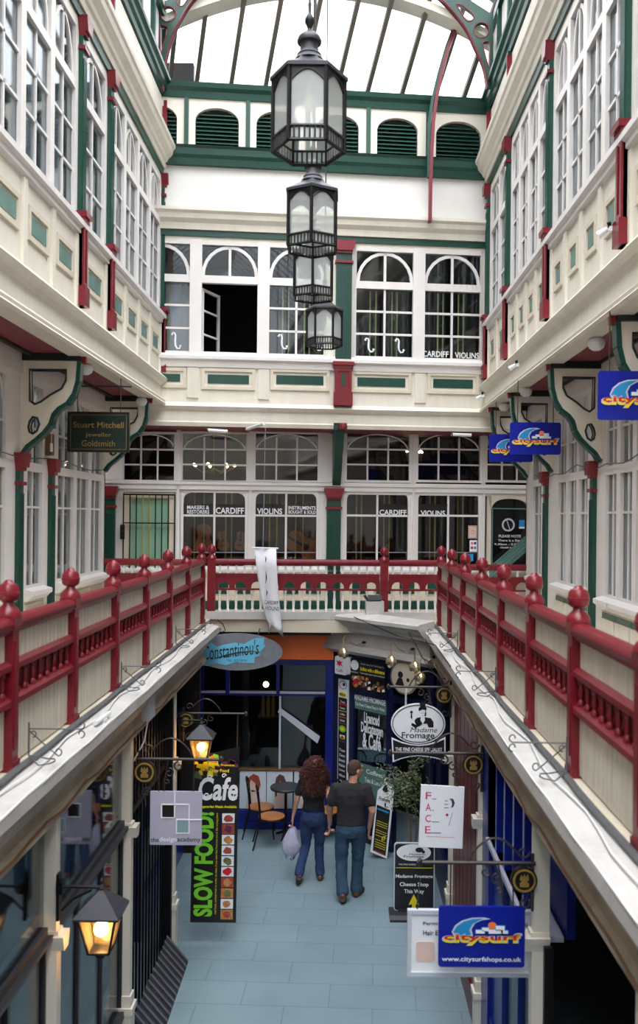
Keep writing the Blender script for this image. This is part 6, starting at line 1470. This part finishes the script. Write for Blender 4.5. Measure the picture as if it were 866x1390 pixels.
m = t.mb(); cc = Q(222, 250); m.text('Madame Fromage', (u0+u1)/2, -.019, cc[1], (u1-u0)*.93, .055, bold=.02); t.part('name_lettering', m, 'signwhite'); m = t.mb(); cc = Q(222, 290); m.text('Cheese Shop', (u0+u1)/2, -.019, cc[1], (u1-u0)*.72, .065, bold=.02); t.part('name_lettering', m, 'signwhite'); m = t.mb(); cc = Q(222, 324); m.text('This Way', (u0+u1)/2, -.019, cc[1], (u1-u0)*.5, .065, bold=.02); cc = Q(190, 190); m.text('THE FINE CHEESE', cc[0], -.019, cc[1], .22, .02); t.part('white_lettering', m, 'signwhite')
m = t.mb(); m.prism([Q(*p) for p in ((222, 336), (248, 388), (231, 385), (231, 404), (213, 404), (213, 385), (196, 388))], -.02, -.016); t.part('yellow_arrow', m, 'yellow')
m = t.mb(); cc = Q(232, 206); m.box(u0+.02, u1-.02, -.019, -.016, cc[1]-.006, cc[1]+.0); t.part('yellow_line', m, 'yellow')
m = t.mb(); e = Q(102, 410); f = Q(335, 460); m.sweep(e[0], f[0], [(-.18, .0), (-.18, .03), (-.12, .06), (.12, .06), (.18, .03), (.18, .0)]); m.box(u0+.05, u1-.05, -.02, .02, .05, z0+.0); t.part('weighted_base', m, 'dgrey')

# ================================================================ brass swan neck lamps on the corner
def shell_lamp(hx, hy, wx, wy, v, label):
    p = DG.px(hx, hy, v); q = DG.px(wx, wy, -.12)
    t = Th(DG, (q[0], -.12, q[1]), 'swan_neck_lamp', label, 'lamp', 'brass swan neck lamps over the cheese shop')
    m = t.mb(); mid = ((p[0]+q[0])/2, (v-.12)/2)
    m.tube([(q[0], -.1, q[1]), (q[0], -.2, q[1]+.0), (q[0]*.7+p[0]*.3, v*.55, q[1]-.03), (mid[0], v*.8, max(p[1], q[1])+.02), (p[0]*.8+q[0]*.2, v*.95, p[1]+.26), (p[0], v, p[1]+.22), (p[0], v, p[1]+.07)], .009, 6); t.part('arm', m, 'brass', smooth=True)
    m = t.mb(); m.lathe([(.03, 0), (.04, .015), (.01, .03)], (q[0], -.12, q[1]), 12); t.part('wall_rose', m, 'black')
    m = t.mb(); m.lathe([(.02, .075), (.045, .065), (.085, .02), (.095, -.02), (.08, -.055), (.045, -.085), (.01, -.09)], (p[0], v, p[1]), 12, 0, (1, .75)); t.part('lamp_shade', m, 'brass', smooth='all')
    m = t.mb(); m.ball((p[0], v-.03, p[1]-.07), .03, 10); t.part('bulb', m, 'bulboff', smooth=True)
shell_lamp(466, 886, 494, 873, -.42, 'brass swan neck lamp at the left end over the dragon box sign')
shell_lamp(531, 897, 560, 882, -.42, 'brass swan neck lamp over the buffet poster')
shell_lamp(563, 905, 590, 893, -.42, 'brass swan neck lamp left of the dark gap, upper of the right pair')
shell_lamp(570, 919, 598, 897, -.46, 'lowest brass swan neck lamp, lower of the right pair')

# ================================================================ small fittings
def bulkhead(fr, u, v, z, label):
    t = Th(fr, (u, v, z), 'bulkhead_lamp', label, 'lamp', 'round white lamps under the upper storeys')
    m = t.mb(); m.lathe([(.055, 0), (.055, -.03), (.04, -.035)], (u, v, z), 16); t.part('base', m, 'plastic', smooth=True)
    m = t.mb(); m.lathe([(.035, -.03), (.075, -.05), (.085, -.09), (.07, -.13), (.035, -.155), (.002, -.16)], (u, v, z), 16); t.part('glass_globe', m, 'plastic', smooth='all')
for Y, l in ((10.4, 'round white lamp under the left upper storey above the jeweller sign'), (13.3, 'round white lamp at the far left corner under the upper storey'), (7.55, 'round white lamp cut by the left edge')): bulkhead(JL, Y, .06, 6.80, l)
for Y, l in ((8.6, 'round white lamp beside the largest right bracket'), (11.9, 'round white lamp under the right cornice above the middle blue sign'), (13.5, 'farthest round white lamp under the right cornice')): bulkhead(JR, -Y, .06, 6.80, l)
def spot(fr, u, z, label, s=1):
    t = Th(fr, (u, -.10, z), 'spotlight', label, 'spotlight', 'small spotlights on the cornices')
    m = t.mb(); m.box(u-.02, u+.02, -.13, -.10, z-.02, z+.02); t.part('bracket', m, 'plastic')
    m = t.mb(); P = [(u, -.14, z), (u-.03, -.19, z-.03), (u-.04, -.21, z-.045)]; m.tube(P, [.022*s, .032*s, .036*s], 12); t.part('lamp_housing', m, 'plastic', smooth=True)
    m = t.mb(); m.tube([(u, -.12, z+.015), (u+.015, -.135, z+.055)], [.014, .02], 8); t.part('lamp_cap', m, 'black')
spot(JR, -11.6, 7.02, 'white spotlight fixed halfway along the right cornice'); spot(JR, -14.4, 7.0, 'small black and white spotlight at the far end of the right cornice'); spot(JR, -7.6, 7.5, 'white spotlight on the right dado at the picture edge')
for x0, y0, x1, y1, l in ((281, 584, 309, 586, 'short fluorescent tube on the soffit over the left violin shop windows'), (335, 583, 358, 575, 'slanting fluorescent tube above the third violin shop window'), (612, 590, 639, 591, 'short fluorescent tube over the right violin shop windows')):
    a = BU.px(x0, y0, -.02); b = BU.px(x1, y1, -.02 if 'slant' not in l else -.4)
    t = Th(BU, (a[0], -.05, a[1]), 'strip_light', l, 'light', 'fluorescent tubes under the end wall')
    va = -.05; vb = -.05 if 'slant' not in l else -.4
    m = t.mb(); m.tube([(a[0], va, a[1]), (b[0], vb, b[1])], .028, 8); t.part('tube', m, 'plastic', smooth=True); m = t.mb(); m.tube([(a[0], va, a[1]), (a[0]+.02, va, a[1])], .034, 8); t.part('end_cap', m, 'dgrey')
# floodlight on a white block
g = BR; a = g.px(496, 813, -.16); b = g.px(520, 841, -.16)
t = Th(g, ((a[0]+b[0])/2, -.16, b[1]), 'floodlight', 'small grey floodlight on a white block below the single railing post', 'floodlight')
m = t.mb(); m.box(a[0], b[0], -.30, -.10, b[1], a[1]-.03); t.part('block', m, 'ledge'); m = t.mb(); zz = a[1]-.03
m.sweep(a[0]+.04, b[0]-.03, [(-.27, zz+.02), (-.25, zz+.09), (-.14, zz+.09), (-.12, zz)]); t.part('lamp_housing', m, 'dgrey'); m = t.mb(); m.tube([(a[0]-.02, -.2, zz+.09), (a[0]+.03, -.2, zz+.02), (a[0]+.06, -.2, zz+.03)], .022, 8); t.part('cable_gland', m, 'dgrey')
# loose wires
def wire(fr, P, label, r=.006, mat='black'):
    t = Th(fr, P[0], 'cable', label, 'cable'); m = t.mb(); m.tube(P, r, 5); t.part('strand', m, mat)
wire(BS, [(bs(x, y, -.57)[0], -.57, bs(x, y, -.57)[1]) for x, y in ((286, 834), (330, 832), (400, 833), (440, 834))], 'black cable lying along the top of the salon cornice')
wire(BS, [(bs(x, y, -.60)[0], -.60, bs(x, y, -.60)[1]) for x, y in ((284, 836), (292, 838), (303, 848), (306, 856), (302, 857))], 'loose black cable loop at the left end of the salon cornice')
for k, (yy, col) in enumerate(((640, 'black'),)):
    wire(WR, [(-u_, -.04, 5.62+.03*math.sin(u_*2.4)-.03*math.sin(u_*5)) for u_ in [8.0+.3*k for k in range(19)]], 'thin grey cable drooping along the right gallery wall', .007, 'cable')
    wire(WL, [(u_, -.04, 5.66+.03*math.sin(u_*2.4)) for u_ in [7.5+.3*k for k in range(20)]], 'thin grey cable along the left gallery wall over the pilasters', .007, 'cable')
# festoon wires over the cheese shop
wire(W1, [(.95, 12.3, 3.4), (1.15, 11.6, 3.05), (1.32, 10.9, 2.95)], 'thin black cable sagging from the corner cornice to the right ledge')
wire(W1, [(.2, 13.3, 3.5), (.8, 12.4, 3.34), (1.18, 11.0, 3.42), (1.2, 9.6, 3.39)], 'long thin cable crossing from the corner cornice onto the right ledge')
# blue notice and grey box on the left gallery wall
solo(WL, (10.82, -.05, 6.1), 'wall_notice', lambda m: m.box(10.74, 10.86, -.10, 0, 6.05, 6.28), 'ltblue', 'small bright blue notice on the left gallery wall beside the bracket', 'notice')
t = Th(WL, (10.8, -.05, 5.7), 'wall_box', 'dark box with a hanging white label below the blue notice', 'box')
m = t.mb(); m.box(10.76, 10.86, -.08, 0, 5.72, 5.98); t.part('case', m, 'brownwood'); m = t.mb(); m.box(10.70, 10.74, -.10, -.08, 5.76, 5.86); m.tube([(10.72, -.09, 5.86), (10.72, -.09, 6.04)], .004, 4); t.part('label_tag', m, 'plastic')
solo(WR, (-10.62, 0, 4.9), 'rust_stain_patch', lambda m: m.prism([(-10.56, 5.0), (-10.50, 5.02), (-10.48, 4.94), (-10.53, 4.86), (-10.56, 4.9)], -.008, 0), 'brownwood', 'brown bare patch of missing paint on the right gallery wall by the green pilaster', 'patch')
# box on the ledge face (left) 
t = Th(LF(XL), (8.6, -.2, 2.95), 'junction_box', 'grey junction box on the left cornice above the square sign', 'box')
m = t.mb(); m.box(8.55, 8.85, -.20, -.12, 3.0, 3.22); t.part('case', m, 'silver'); m = t.mb(); m.tube([(8.62, -.18, 3.0), (8.6, -.15, 2.8), (8.5, -.0, 2.5)], .008, 5); t.part('cable_tail', m, 'plastic')

# ================================================================ table and chairs
def chair(x, y, rz, label):
    fr = Fr(Matrix.Translation((x, y, 0)) @ Matrix.Rotation(rz, 4, 'Z'))
    t = Th(fr, (0, 0, 0), 'cafe_chair', label, 'chair', 'metal cafe chairs outside the salon')
    m = t.mb(); m.lathe([(.19, 0), (.20, .008), (.20, .02), (.18, .028)], (0, 0, .44), 20); t.part('seat', m, 'wood')
    m = t.mb(); m.tube([(.19*math.cos(2*PI*k/20), .19*math.sin(2*PI*k/20), .435) for k in range(20)], .011, 5, True); t.part('seat_ring', m, 'black')
    for a, b in ((.15, -.14), (.15, .14)): m = t.mb(); m.tube([(a, b, .44), (a+.06, b*1.35, 0)], .011, 6); t.part('leg', m, 'black')
    for b in (-.15, .15): m = t.mb(); m.tube([(-.28, b*1.25, 0), (-.17, b*1.05, .44), (-.20, b*1.05, .75), (-.22, b*.9, .86)], .011, 6); t.part('back_leg', m, 'black')
    m = t.mb(); m.tube([(-.22, -.135, .86), (-.235, -.08, .90), (-.24, 0, .91), (-.235, .08, .90), (-.22, .135, .86)], .011, 6); m.tube([(-.19, -.155, .66), (-.2, 0, .66), (-.19, .155, .66)], .008, 6); t.part('back_rail', m, 'black')
    for b in (-.09, -.03, .03, .09): m = t.mb(); m.tube([(-.18, b, .45), (-.2, b, .66), (-.235, b, .895)], .006, 5); t.part('back_spindle', m, 'black')
chair(-1.02, 13.42, .1, 'nearest metal cafe chair with round wooden seat left of the dark table')
chair(-1.22, 13.86, .05, 'farther metal cafe chair with wooden seat against the hair posters')
chair(-.18, 13.72, PI+.4, 'metal cafe chair glimpsed between the walking couple')
t = Th(W1, (-.83, 13.78, 0), 'cafe_table', 'round dark cafe table in front of the salon posters', 'table')
m = t.mb(); m.lathe([(.24, .76), (.245, .775), (.245, .79), (.235, .80)], (-.83, 13.78, 0), 28); t.part('tabletop', m, 'dgrey')
m = t.mb(); m.lathe([(.03, .03), (.022, .2), (.022, .7), (.08, .76)], (-.83, 13.78, 0), 12); t.part('pedestal', m, 'black')
for k in range(3): a = k*2*PI/3+.3; m = t.mb(); m.tube([(-.83, 13.78, .10), (-.83+.2*math.cos(a), 13.78+.2*math.sin(a), .015)], [.025, .016], 6); t.part('foot', m, 'black')

# ================================================================ potted olive
X0, Y0_ = .98, 12.15
t = Th(W1, (X0, Y0_, 0), 'potted_olive_tree', 'small olive tree with grey green leaves in a pot behind the oval sign', 'plant')
m = t.mb(); m.lathe([(.13, 0), (.15, .02), (.18, .28), (.20, .30), (.20, .34), (.17, .34), (.16, .30), (.05, .29)], (X0, Y0_, 0), 20); t.part('pot', m, 'pot')
random.seed(11); tips = []
m = t.mb()
m.tube([(X0+.03, Y0_, .28), (X0-.0, Y0_, .7), (X0-.06, Y0_+.02, 1.1), (X0-.05, Y0_, 1.4)], [.022, .019, .016, .01], 7)
m.tube([(X0+.05, Y0_, .28), (X0+.09, Y0_, .7), (X0+.06, Y0_-.02, 1.15), (X0+.08, Y0_, 1.45)], [.014, .012, .010, .007], 7)
for k in range(34):
    z = random.uniform(1.05, 1.5); a = random.uniform(0, 2*PI); r = random.uniform(.25, .40)
    e = Vector((X0-.05+r*math.cos(a)*1.0, Y0_+r*.7*math.sin(a), z+random.uniform(-.15, .45)))
    if e.x > 1.32: e.x = 1.32
    s = Vector((X0-.04, Y0_, z)); md_ = s.lerp(e, .5)+Vector((0, 0, .05)); m.tube([s, md_, e], [.006, .004, .002], 4); tips.append((s, md_, e))
t.part('trunk', m, 'bark')
m = t.mb()
for s, md_, e in tips:
    for i in range(46):
        f = random.uniform(.25, 1.08); p = (s.lerp(md_, f*2) if f < .5 else md_.lerp(e, f*2-1))+Vector([random.gauss(0, .035) for _ in range(3)])
        if p.x > 1.33: continue
        d = Vector([random.gauss(0, 1) for _ in range(3)]).normalized(); n = d.orthogonal().normalized()*.0085; L = random.uniform(.03, .055)
        m.add([p, p+d*L*.5+n, p+d*L, p+d*L*.5-n], [(0, 1, 2, 3)])
t.part('foliage', m, 'leaf')

# ================================================================ people
def ell(m, c, rx, ry, rz, yaw=0, n=18):
    b = len(m.v); m.ball((0, 0, 0), 1, n); 
    for i in range(b, len(m.v)):
        p = m.v[i]+m.off; p = Vector((p.x*rx, p.y*ry, p.z*rz)); p = Matrix.Rotation(yaw, 3, 'Z') @ p; m.v[i] = p+Vector(c)-m.off
def limb(m, P, R, n=14):
    P = [Vector(p) for p in P]; m.tube(P, R, n)
    for p, r in zip(P, R): m.ball(p, r, n)
def loft(m, S, n=24):      # (cx,cy,z,rx,ry)
    V = [(s[0]+s[3]*math.cos(2*PI*k/n), s[1]+s[4]*math.sin(2*PI*k/n), s[2]) for s in S for k in range(n)]
    F = [(i*n+k, i*n+(k+1) % n, (i+1)*n+(k+1) % n, (i+1)*n+k) for i in range(len(S)-1) for k in range(n)]
    F += [tuple(range(n-1, -1, -1)), tuple(range((len(S)-1)*n, len(S)*n))]
    m.add(V, F)
def fuse(o, vox, it=4, wr=0):
    r = o.modifiers.new('fuse', 'REMESH'); r.mode = 'VOXEL'; r.voxel_size = vox; r.use_smooth_shade = True
    s = o.modifiers.new('smooth', 'SMOOTH'); s.iterations = it; s.factor = .5
    if wr:
        tx = bpy.data.textures.new('wrinkle', 'CLOUDS'); tx.noise_scale = .07
        d = o.modifiers.new('wrinkle', 'DISPLACE'); d.texture = tx; d.strength = wr; d.mid_level = .5; d.texture_coords = 'LOCAL'
def head(m, c, yaw, k=1.0):
    R = Matrix.Rotation(yaw, 3, 'Z')
    q = lambda x, y, z: Vector(c)+R @ Vector((x*k, y*k, z*k))
    ell(m, q(0, -.008, .025), .076*k, .096*k, .10*k, yaw); ell(m, q(0, .02, -.045), .058*k, .07*k, .07*k, yaw)
    ell(m, q(0, .03, -.085), .035*k, .04*k, .03*k, yaw)
    limb(m, [q(0, .088, .02), q(0, .108, -.018)], [.010*k, .015*k], 10)       # nose
    ell(m, q(0, .085, .045), .055*k, .02*k, .012*k, yaw, 12)                  # brow
    ell(m, q(0, .088, -.052), .025*k, .014*k, .010*k, yaw, 12)                # mouth
    for s in (-1, 1):
        ell(m, q(s*.078, -.005, -.005), .010*k, .022*k, .034*k, yaw, 12)      # ears
        ell(m, q(s*.04, .06, -.01), .025*k, .025*k, .02*k, yaw, 12)
    return q
def hand(m, w, d, side, curl_=.5, k=1.0):
    """palm from wrist w along d; fingers curled; thumb from the palm side"""
    w = Vector(w); d = Vector(d).normalized(); fwd = Vector((0, 1, 0)); fwd = (fwd-d*fwd.dot(d)).normalized(); inn = d.cross(fwd)*side
    inn.normalize()
    pc = w+d*.05*k
    for o_ in (-.024, -.008, .008, .024): limb(m, [w+fwd*o_*.6*k, w+d*.085*k+fwd*o_*1.15*k], [.014*k, .0115*k], 8)
    for i, o_ in enumerate((-.032, -.011, .011, .032)):
        L = (.026, .034, .036, .031)[i]*k; b = w+d*.088*k+fwd*o_*k
        p1 = b+d*L+inn*L*.25; p2 = p1+(d*(1-curl_)+inn*curl_).normalized()*L*.85; p3 = p2+(d*(.6-curl_)+inn*(curl_+.2)).normalized()*L*.6
        limb(m, [b, p1, p2, p3], [.0095*k, .009*k, .0082*k, .0075*k], 7)
    b = w+d*.025*k+fwd*.026*k; limb(m, [b, b+fwd*.03*k+d*.025*k+inn*.012*k, b+fwd*.034*k+d*.055*k+inn*.022*k], [.013*k, .011*k, .009*k], 8)

# ---- woman
px_ = G(12.2)
fx = px_.px(425, 1150)[0]
fr = Fr(Matrix.Translation((fx, 12.15, 0)))
t = Th(fr, (0, 0, 0), 'person', 'person with long curly auburn hair, black top and jeans walking away holding a bag', 'person')
lh = Vector((-.285, .03, .83)); rh = Vector((.222, -.17, .82))
hipL, hipR = (-.085, 0, .86), (.085, 0, .86)
kL, aL = (-.10, .06, .46), (-.185, -.14, .13)
kR, aR = (.085, .08, .47), (.10, .04, .085)
m = t.mb()
q = head(m, (.02, .0, 1.575), -.1, .95)
limb(m, [(.01, 0, 1.40), (.018, .005, 1.50)], [.048, .046])
loft(m, [(0, 0, .80, .13, .10), (0, 0, .90, .165, .115), (0, 0, 1.0, .145, .10), (0, 0, 1.08, .125, .09), (0, 0, 1.2, .145, .105), (0, 0, 1.3, .165, .105), (0, 0, 1.37, .16, .085), (0, 0, 1.42, .08, .06)])
limb(m, [(-.165, 0, 1.355), (-.225, -.01, 1.12), tuple(lh+Vector((.005, -.0, .04)))], [.046, .036, .023]); hand(m, lh+Vector((0, 0, .03)), (0, .02, -1), -1, .9)
limb(m, [(.165, 0, 1.355), (.225, -.10, 1.12), tuple(rh+Vector((0, 0, .06)))], [.046, .036, .023]); hand(m, rh+Vector((0, 0, .05)), (.1, .1, -1), 1, .8)
limb(m, [hipL, kL, aL], [.082, .052, .036]); limb(m, [hipR, kR, aR], [.082, .052, .036])
limb(m, [(-.185, -.15, .10), (-.19, -.06, .035)], [.035, .03]); limb(m, [(.10, .03, .05), (.11, .16, .035)], [.032, .028])
b = t.part('body', m, 'skin'); fuse(b, .008, 3)
m = t.mb(); loft(m, [(0, 0, .97, .158, .118), (0, 0, 1.08, .14, .105), (0, 0, 1.2, .158, .118), (0, 0, 1.3, .178, .118), (0, 0, 1.375, .17, .095), (0, 0, 1.425, .09, .07)])
limb(m, [(-.155, 0, 1.355), (-.205, -.005, 1.21)], [.062, .056]); limb(m, [(.155, 0, 1.355), (.20, -.01, 1.21)], [.062, .056]); o = t.part('t_shirt', m, 'tee'); fuse(o, .012, 5, .014)
m = t.mb(); loft(m, [(0, -.005, .78, .145, .115), (0, -.012, .86, .172, .132), (0, -.01, .93, .165, .125), (0, 0, 1.0, .148, .108)])
limb(m, [hipL, (-.1, .05, .62), kL, (-.155, -.06, .27), (-.18, -.13, .16)], [.098, .082, .068, .062, .066]); limb(m, [hipR, (.09, .05, .62), kR, (.09, .06, .25), (.10, .04, .10)], [.098, .082, .068, .062, .068]); o = t.part('jeans', m, 'jean'); fuse(o, .012, 4, .02)
m = t.mb(); loft(m, [(0, -.002, .972, .16, .12), (0, -.002, 1.0, .158, .118)]); t.part('waistband', m, 'navyd')
for s, c0 in ((1, 'left'), (-1, 'right')):
    m = t.mb()
    if s > 0: limb(m, [(-.18, -.165, .13), (-.188, -.12, .075), (-.19, -.05, .04)], [.038, .040, .036]); 
    else: limb(m, [(.10, .0, .045), (.105, .08, .042), (.115, .17, .038)], [.040, .038, .034])
    o = t.part('shoe', m, 'shoe', smooth='all')
m = t.mb()
P = [(-.18, -.205, .11), (-.188, -.165, .045), (-.192, -.06, .004)]
m.tube(P, [.03, .036, .034], 8); t.part('sole', m, 'sole')
m = t.mb(); random.seed(5)
ell(m, (.02, -.02, 1.615), .11, .12, .10); ell(m, (.02, -.06, 1.52), .15, .095, .15); ell(m, (.02, -.075, 1.40), .155, .075, .15); ell(m, (.01, -.08, 1.30), .12, .06, .10)
o = t.part('hair', m, 'curl'); fuse(o, .012, 2, .03)
m = t.mb()
for k in range(420):
    a = random.uniform(PI*.9, PI*2.1); f = random.random()**.9; z = 1.685-.44*f
    rx = .095+.085*math.sin(min(1, f*1.5)*PI*.75); x = .02+rx*math.cos(a)*random.uniform(.95, 1.18); y = -.03+.13*math.sin(a)*random.uniform(1.0, 1.2)
    r = random.uniform(.012, .02); ph = random.uniform(0, 6); L = random.uniform(.05, .09)
    m.tube([(x+r*math.cos(ph+i*1.15), y+r*math.sin(ph+i*1.15), z-L*i/9) for i in range(10)], [.0045]*9+[.002], 4)
for k in range(110):
    a = random.uniform(0, 2*PI); f = random.uniform(.1, 1); x = .02+.105*f*math.cos(a); y = -.02+.115*f*math.sin(a)-.01; z = 1.725-.05*f*f; r = random.uniform(.010, .016); ph = random.uniform(0, 6)
    if y > .07: continue
    m.tube([(x+r*math.cos(ph+i*1.15), y+r*math.sin(ph+i*1.15), z-.05*i/9) for i in range(10)], [.0045]*9+[.002], 4)
t.part('curls', m, 'curl', o, smooth='all')
# bag hung from her hand
g = Fr(Matrix.Translation((fx+lh.x, 12.15+lh.y, 0)))
t = Th(g, (0, .0, .30), 'carrier_bag', 'pale violet cloth bag dangling from the hand of the curly haired person', 'bag')
m = t.mb(); random.seed(6); n = 20; S = [(.74, .022), (.70, .045), (.62, .075), (.52, .105), (.42, .11), (.36, .08), (.31, .045)]
V = []
for z, r in S:
    for k in range(n): a = 2*PI*k/n; rr = r*(1+.18*math.sin(5*a+z*9)+.1*math.sin(3*a+z*20)); V.append((rr*math.cos(a)-.07*(.74-z), rr*.6*math.sin(a), z-.06*(k % 5 == 2)*(z < .4)))
m.add(V, [(i*n+k, (i+1)*n+k, (i+1)*n+(k+1) % n, i*n+(k+1) % n) for i in range(len(S)-1) for k in range(n)]+[tuple(range((len(S)-1)*n, len(S)*n))]); t.part('cloth', m, 'bag', smooth='all')
m = t.mb(); 
for s in (-1, 1): m.tube([(s*.02, 0, .73), (s*.022, 0, .78), (0, 0, .815)], .007, 6)
t.part('handles', m, 'black')

# ---- man
fx = G(11.6).px(475.5, 1150)[0]
fr = Fr(Matrix.Translation((fx, 11.6, 0)))
t = Th(fr, (0, 0, 0), 'person', 'person with short brown hair, charcoal t-shirt and blue jeans looking right while walking', 'person')
lh = Vector((-.275, .22, .85)); rh = Vector((.24, .10, .80))
hipL, hipR = (-.095, 0, .90), (.095, 0, .90)
kL, aL = (-.115, .03, .49), (-.095, -.13, .12)
kR, aR = (.105, .09, .49), (.085, .08, .09)
m = t.mb()
q = head(m, (.055, .02, 1.68), -.95, 1.02)
limb(m, [(.02, -.01, 1.49), (.04, .005, 1.60)], [.062, .058])
loft(m, [(0, 0, .86, .15, .11), (0, 0, .95, .175, .12), (0, 0, 1.05, .165, .11), (0, 0, 1.15, .165, .108), (0, 0, 1.28, .19, .12), (0, 0, 1.38, .205, .12), (0, 0, 1.46, .19, .095), (0, 0, 1.53, .09, .07)])
limb(m, [(-.205, 0, 1.44), (-.275, .05, 1.17), tuple(lh+Vector((0, -.01, .05)))], [.058, .046, .028]); hand(m, lh+Vector((0, 0, .04)), (-.05, .1, -1), -1, .75, 1.08)
limb(m, [(.205, 0, 1.44), (.285, -.03, 1.16), tuple(rh+Vector((.01, 0, .09)))], [.058, .046, .028]); hand(m, rh+Vector((.01, 0, .08)), (-.1, .3, -1), 1, .6, 1.08)
limb(m, [hipL, kL, aL], [.09, .06, .042]); limb(m, [hipR, kR, aR], [.09, .06, .042])
limb(m, [(-.095, -.13, .10), (-.085, -.03, .035)], [.04, .032]); limb(m, [(.085, .08, .05), (.15, .19, .035)], [.036, .03])
b = t.part('body', m, 'skin'); fuse(b, .008, 3)
m = t.mb(); loft(m, [(0, 0, .975, .188, .135), (0, 0, 1.08, .18, .128), (0, 0, 1.18, .182, .125), (0, 0, 1.30, .205, .135), (0, 0, 1.39, .22, .135), (0, 0, 1.47, .20, .108), (0, 0, 1.535, .10, .08)])
limb(m, [(-.20, 0, 1.44), (-.25, .0, 1.27)], [.078, .072]); limb(m, [(.20, 0, 1.44), (.255, -.01, 1.26)], [.078, .074]); o = t.part('t_shirt', m, 'tee2'); fuse(o, .012, 5, .016)
m = t.mb(); loft(m, [(0, -.005, .82, .16, .125), (0, -.01, .90, .188, .14), (0, 0, 1.0, .175, .125)])
limb(m, [hipL, (-.11, .02, .68), kL, (-.11, -.05, .28), (-.095, -.12, .14)], [.108, .095, .082, .076, .082]); limb(m, [hipR, (.105, .05, .68), kR, (.095, .09, .28), (.085, .08, .10)], [.108, .095, .082, .076, .084]); o = t.part('jeans', m, 'jean2'); fuse(o, .012, 4, .022)
for k in range(2):
    m = t.mb()
    if k: limb(m, [(.08, .04, .048), (.115, .12, .046), (.165, .205, .04)], [.045, .044, .036])
    else: limb(m, [(-.095, -.165, .10), (-.09, -.10, .06), (-.08, .0, .043)], [.046, .045, .04])
    t.part('shoe', m, 'shoe', smooth='all')
m = t.mb(); m.tube([(-.095, -.205, .075), (-.09, -.13, .022), (-.08, .0, .004)], [.036, .042, .04], 8); t.part('sole', m, 'sole')
m = t.mb(); R = Matrix.Rotation(-.95, 3, 'Z'); c = Vector((.055, .02, 1.68))
qq = lambda x, y, z: c+R @ Vector((x, y, z))
ell(m, qq(0, -.016, .045), .084, .10, .090, -.95); ell(m, qq(0, -.045, .0), .075, .065, .075, -.95)
o = t.part('hair', m, 'hairb'); fuse(o, .008, 1, .006)
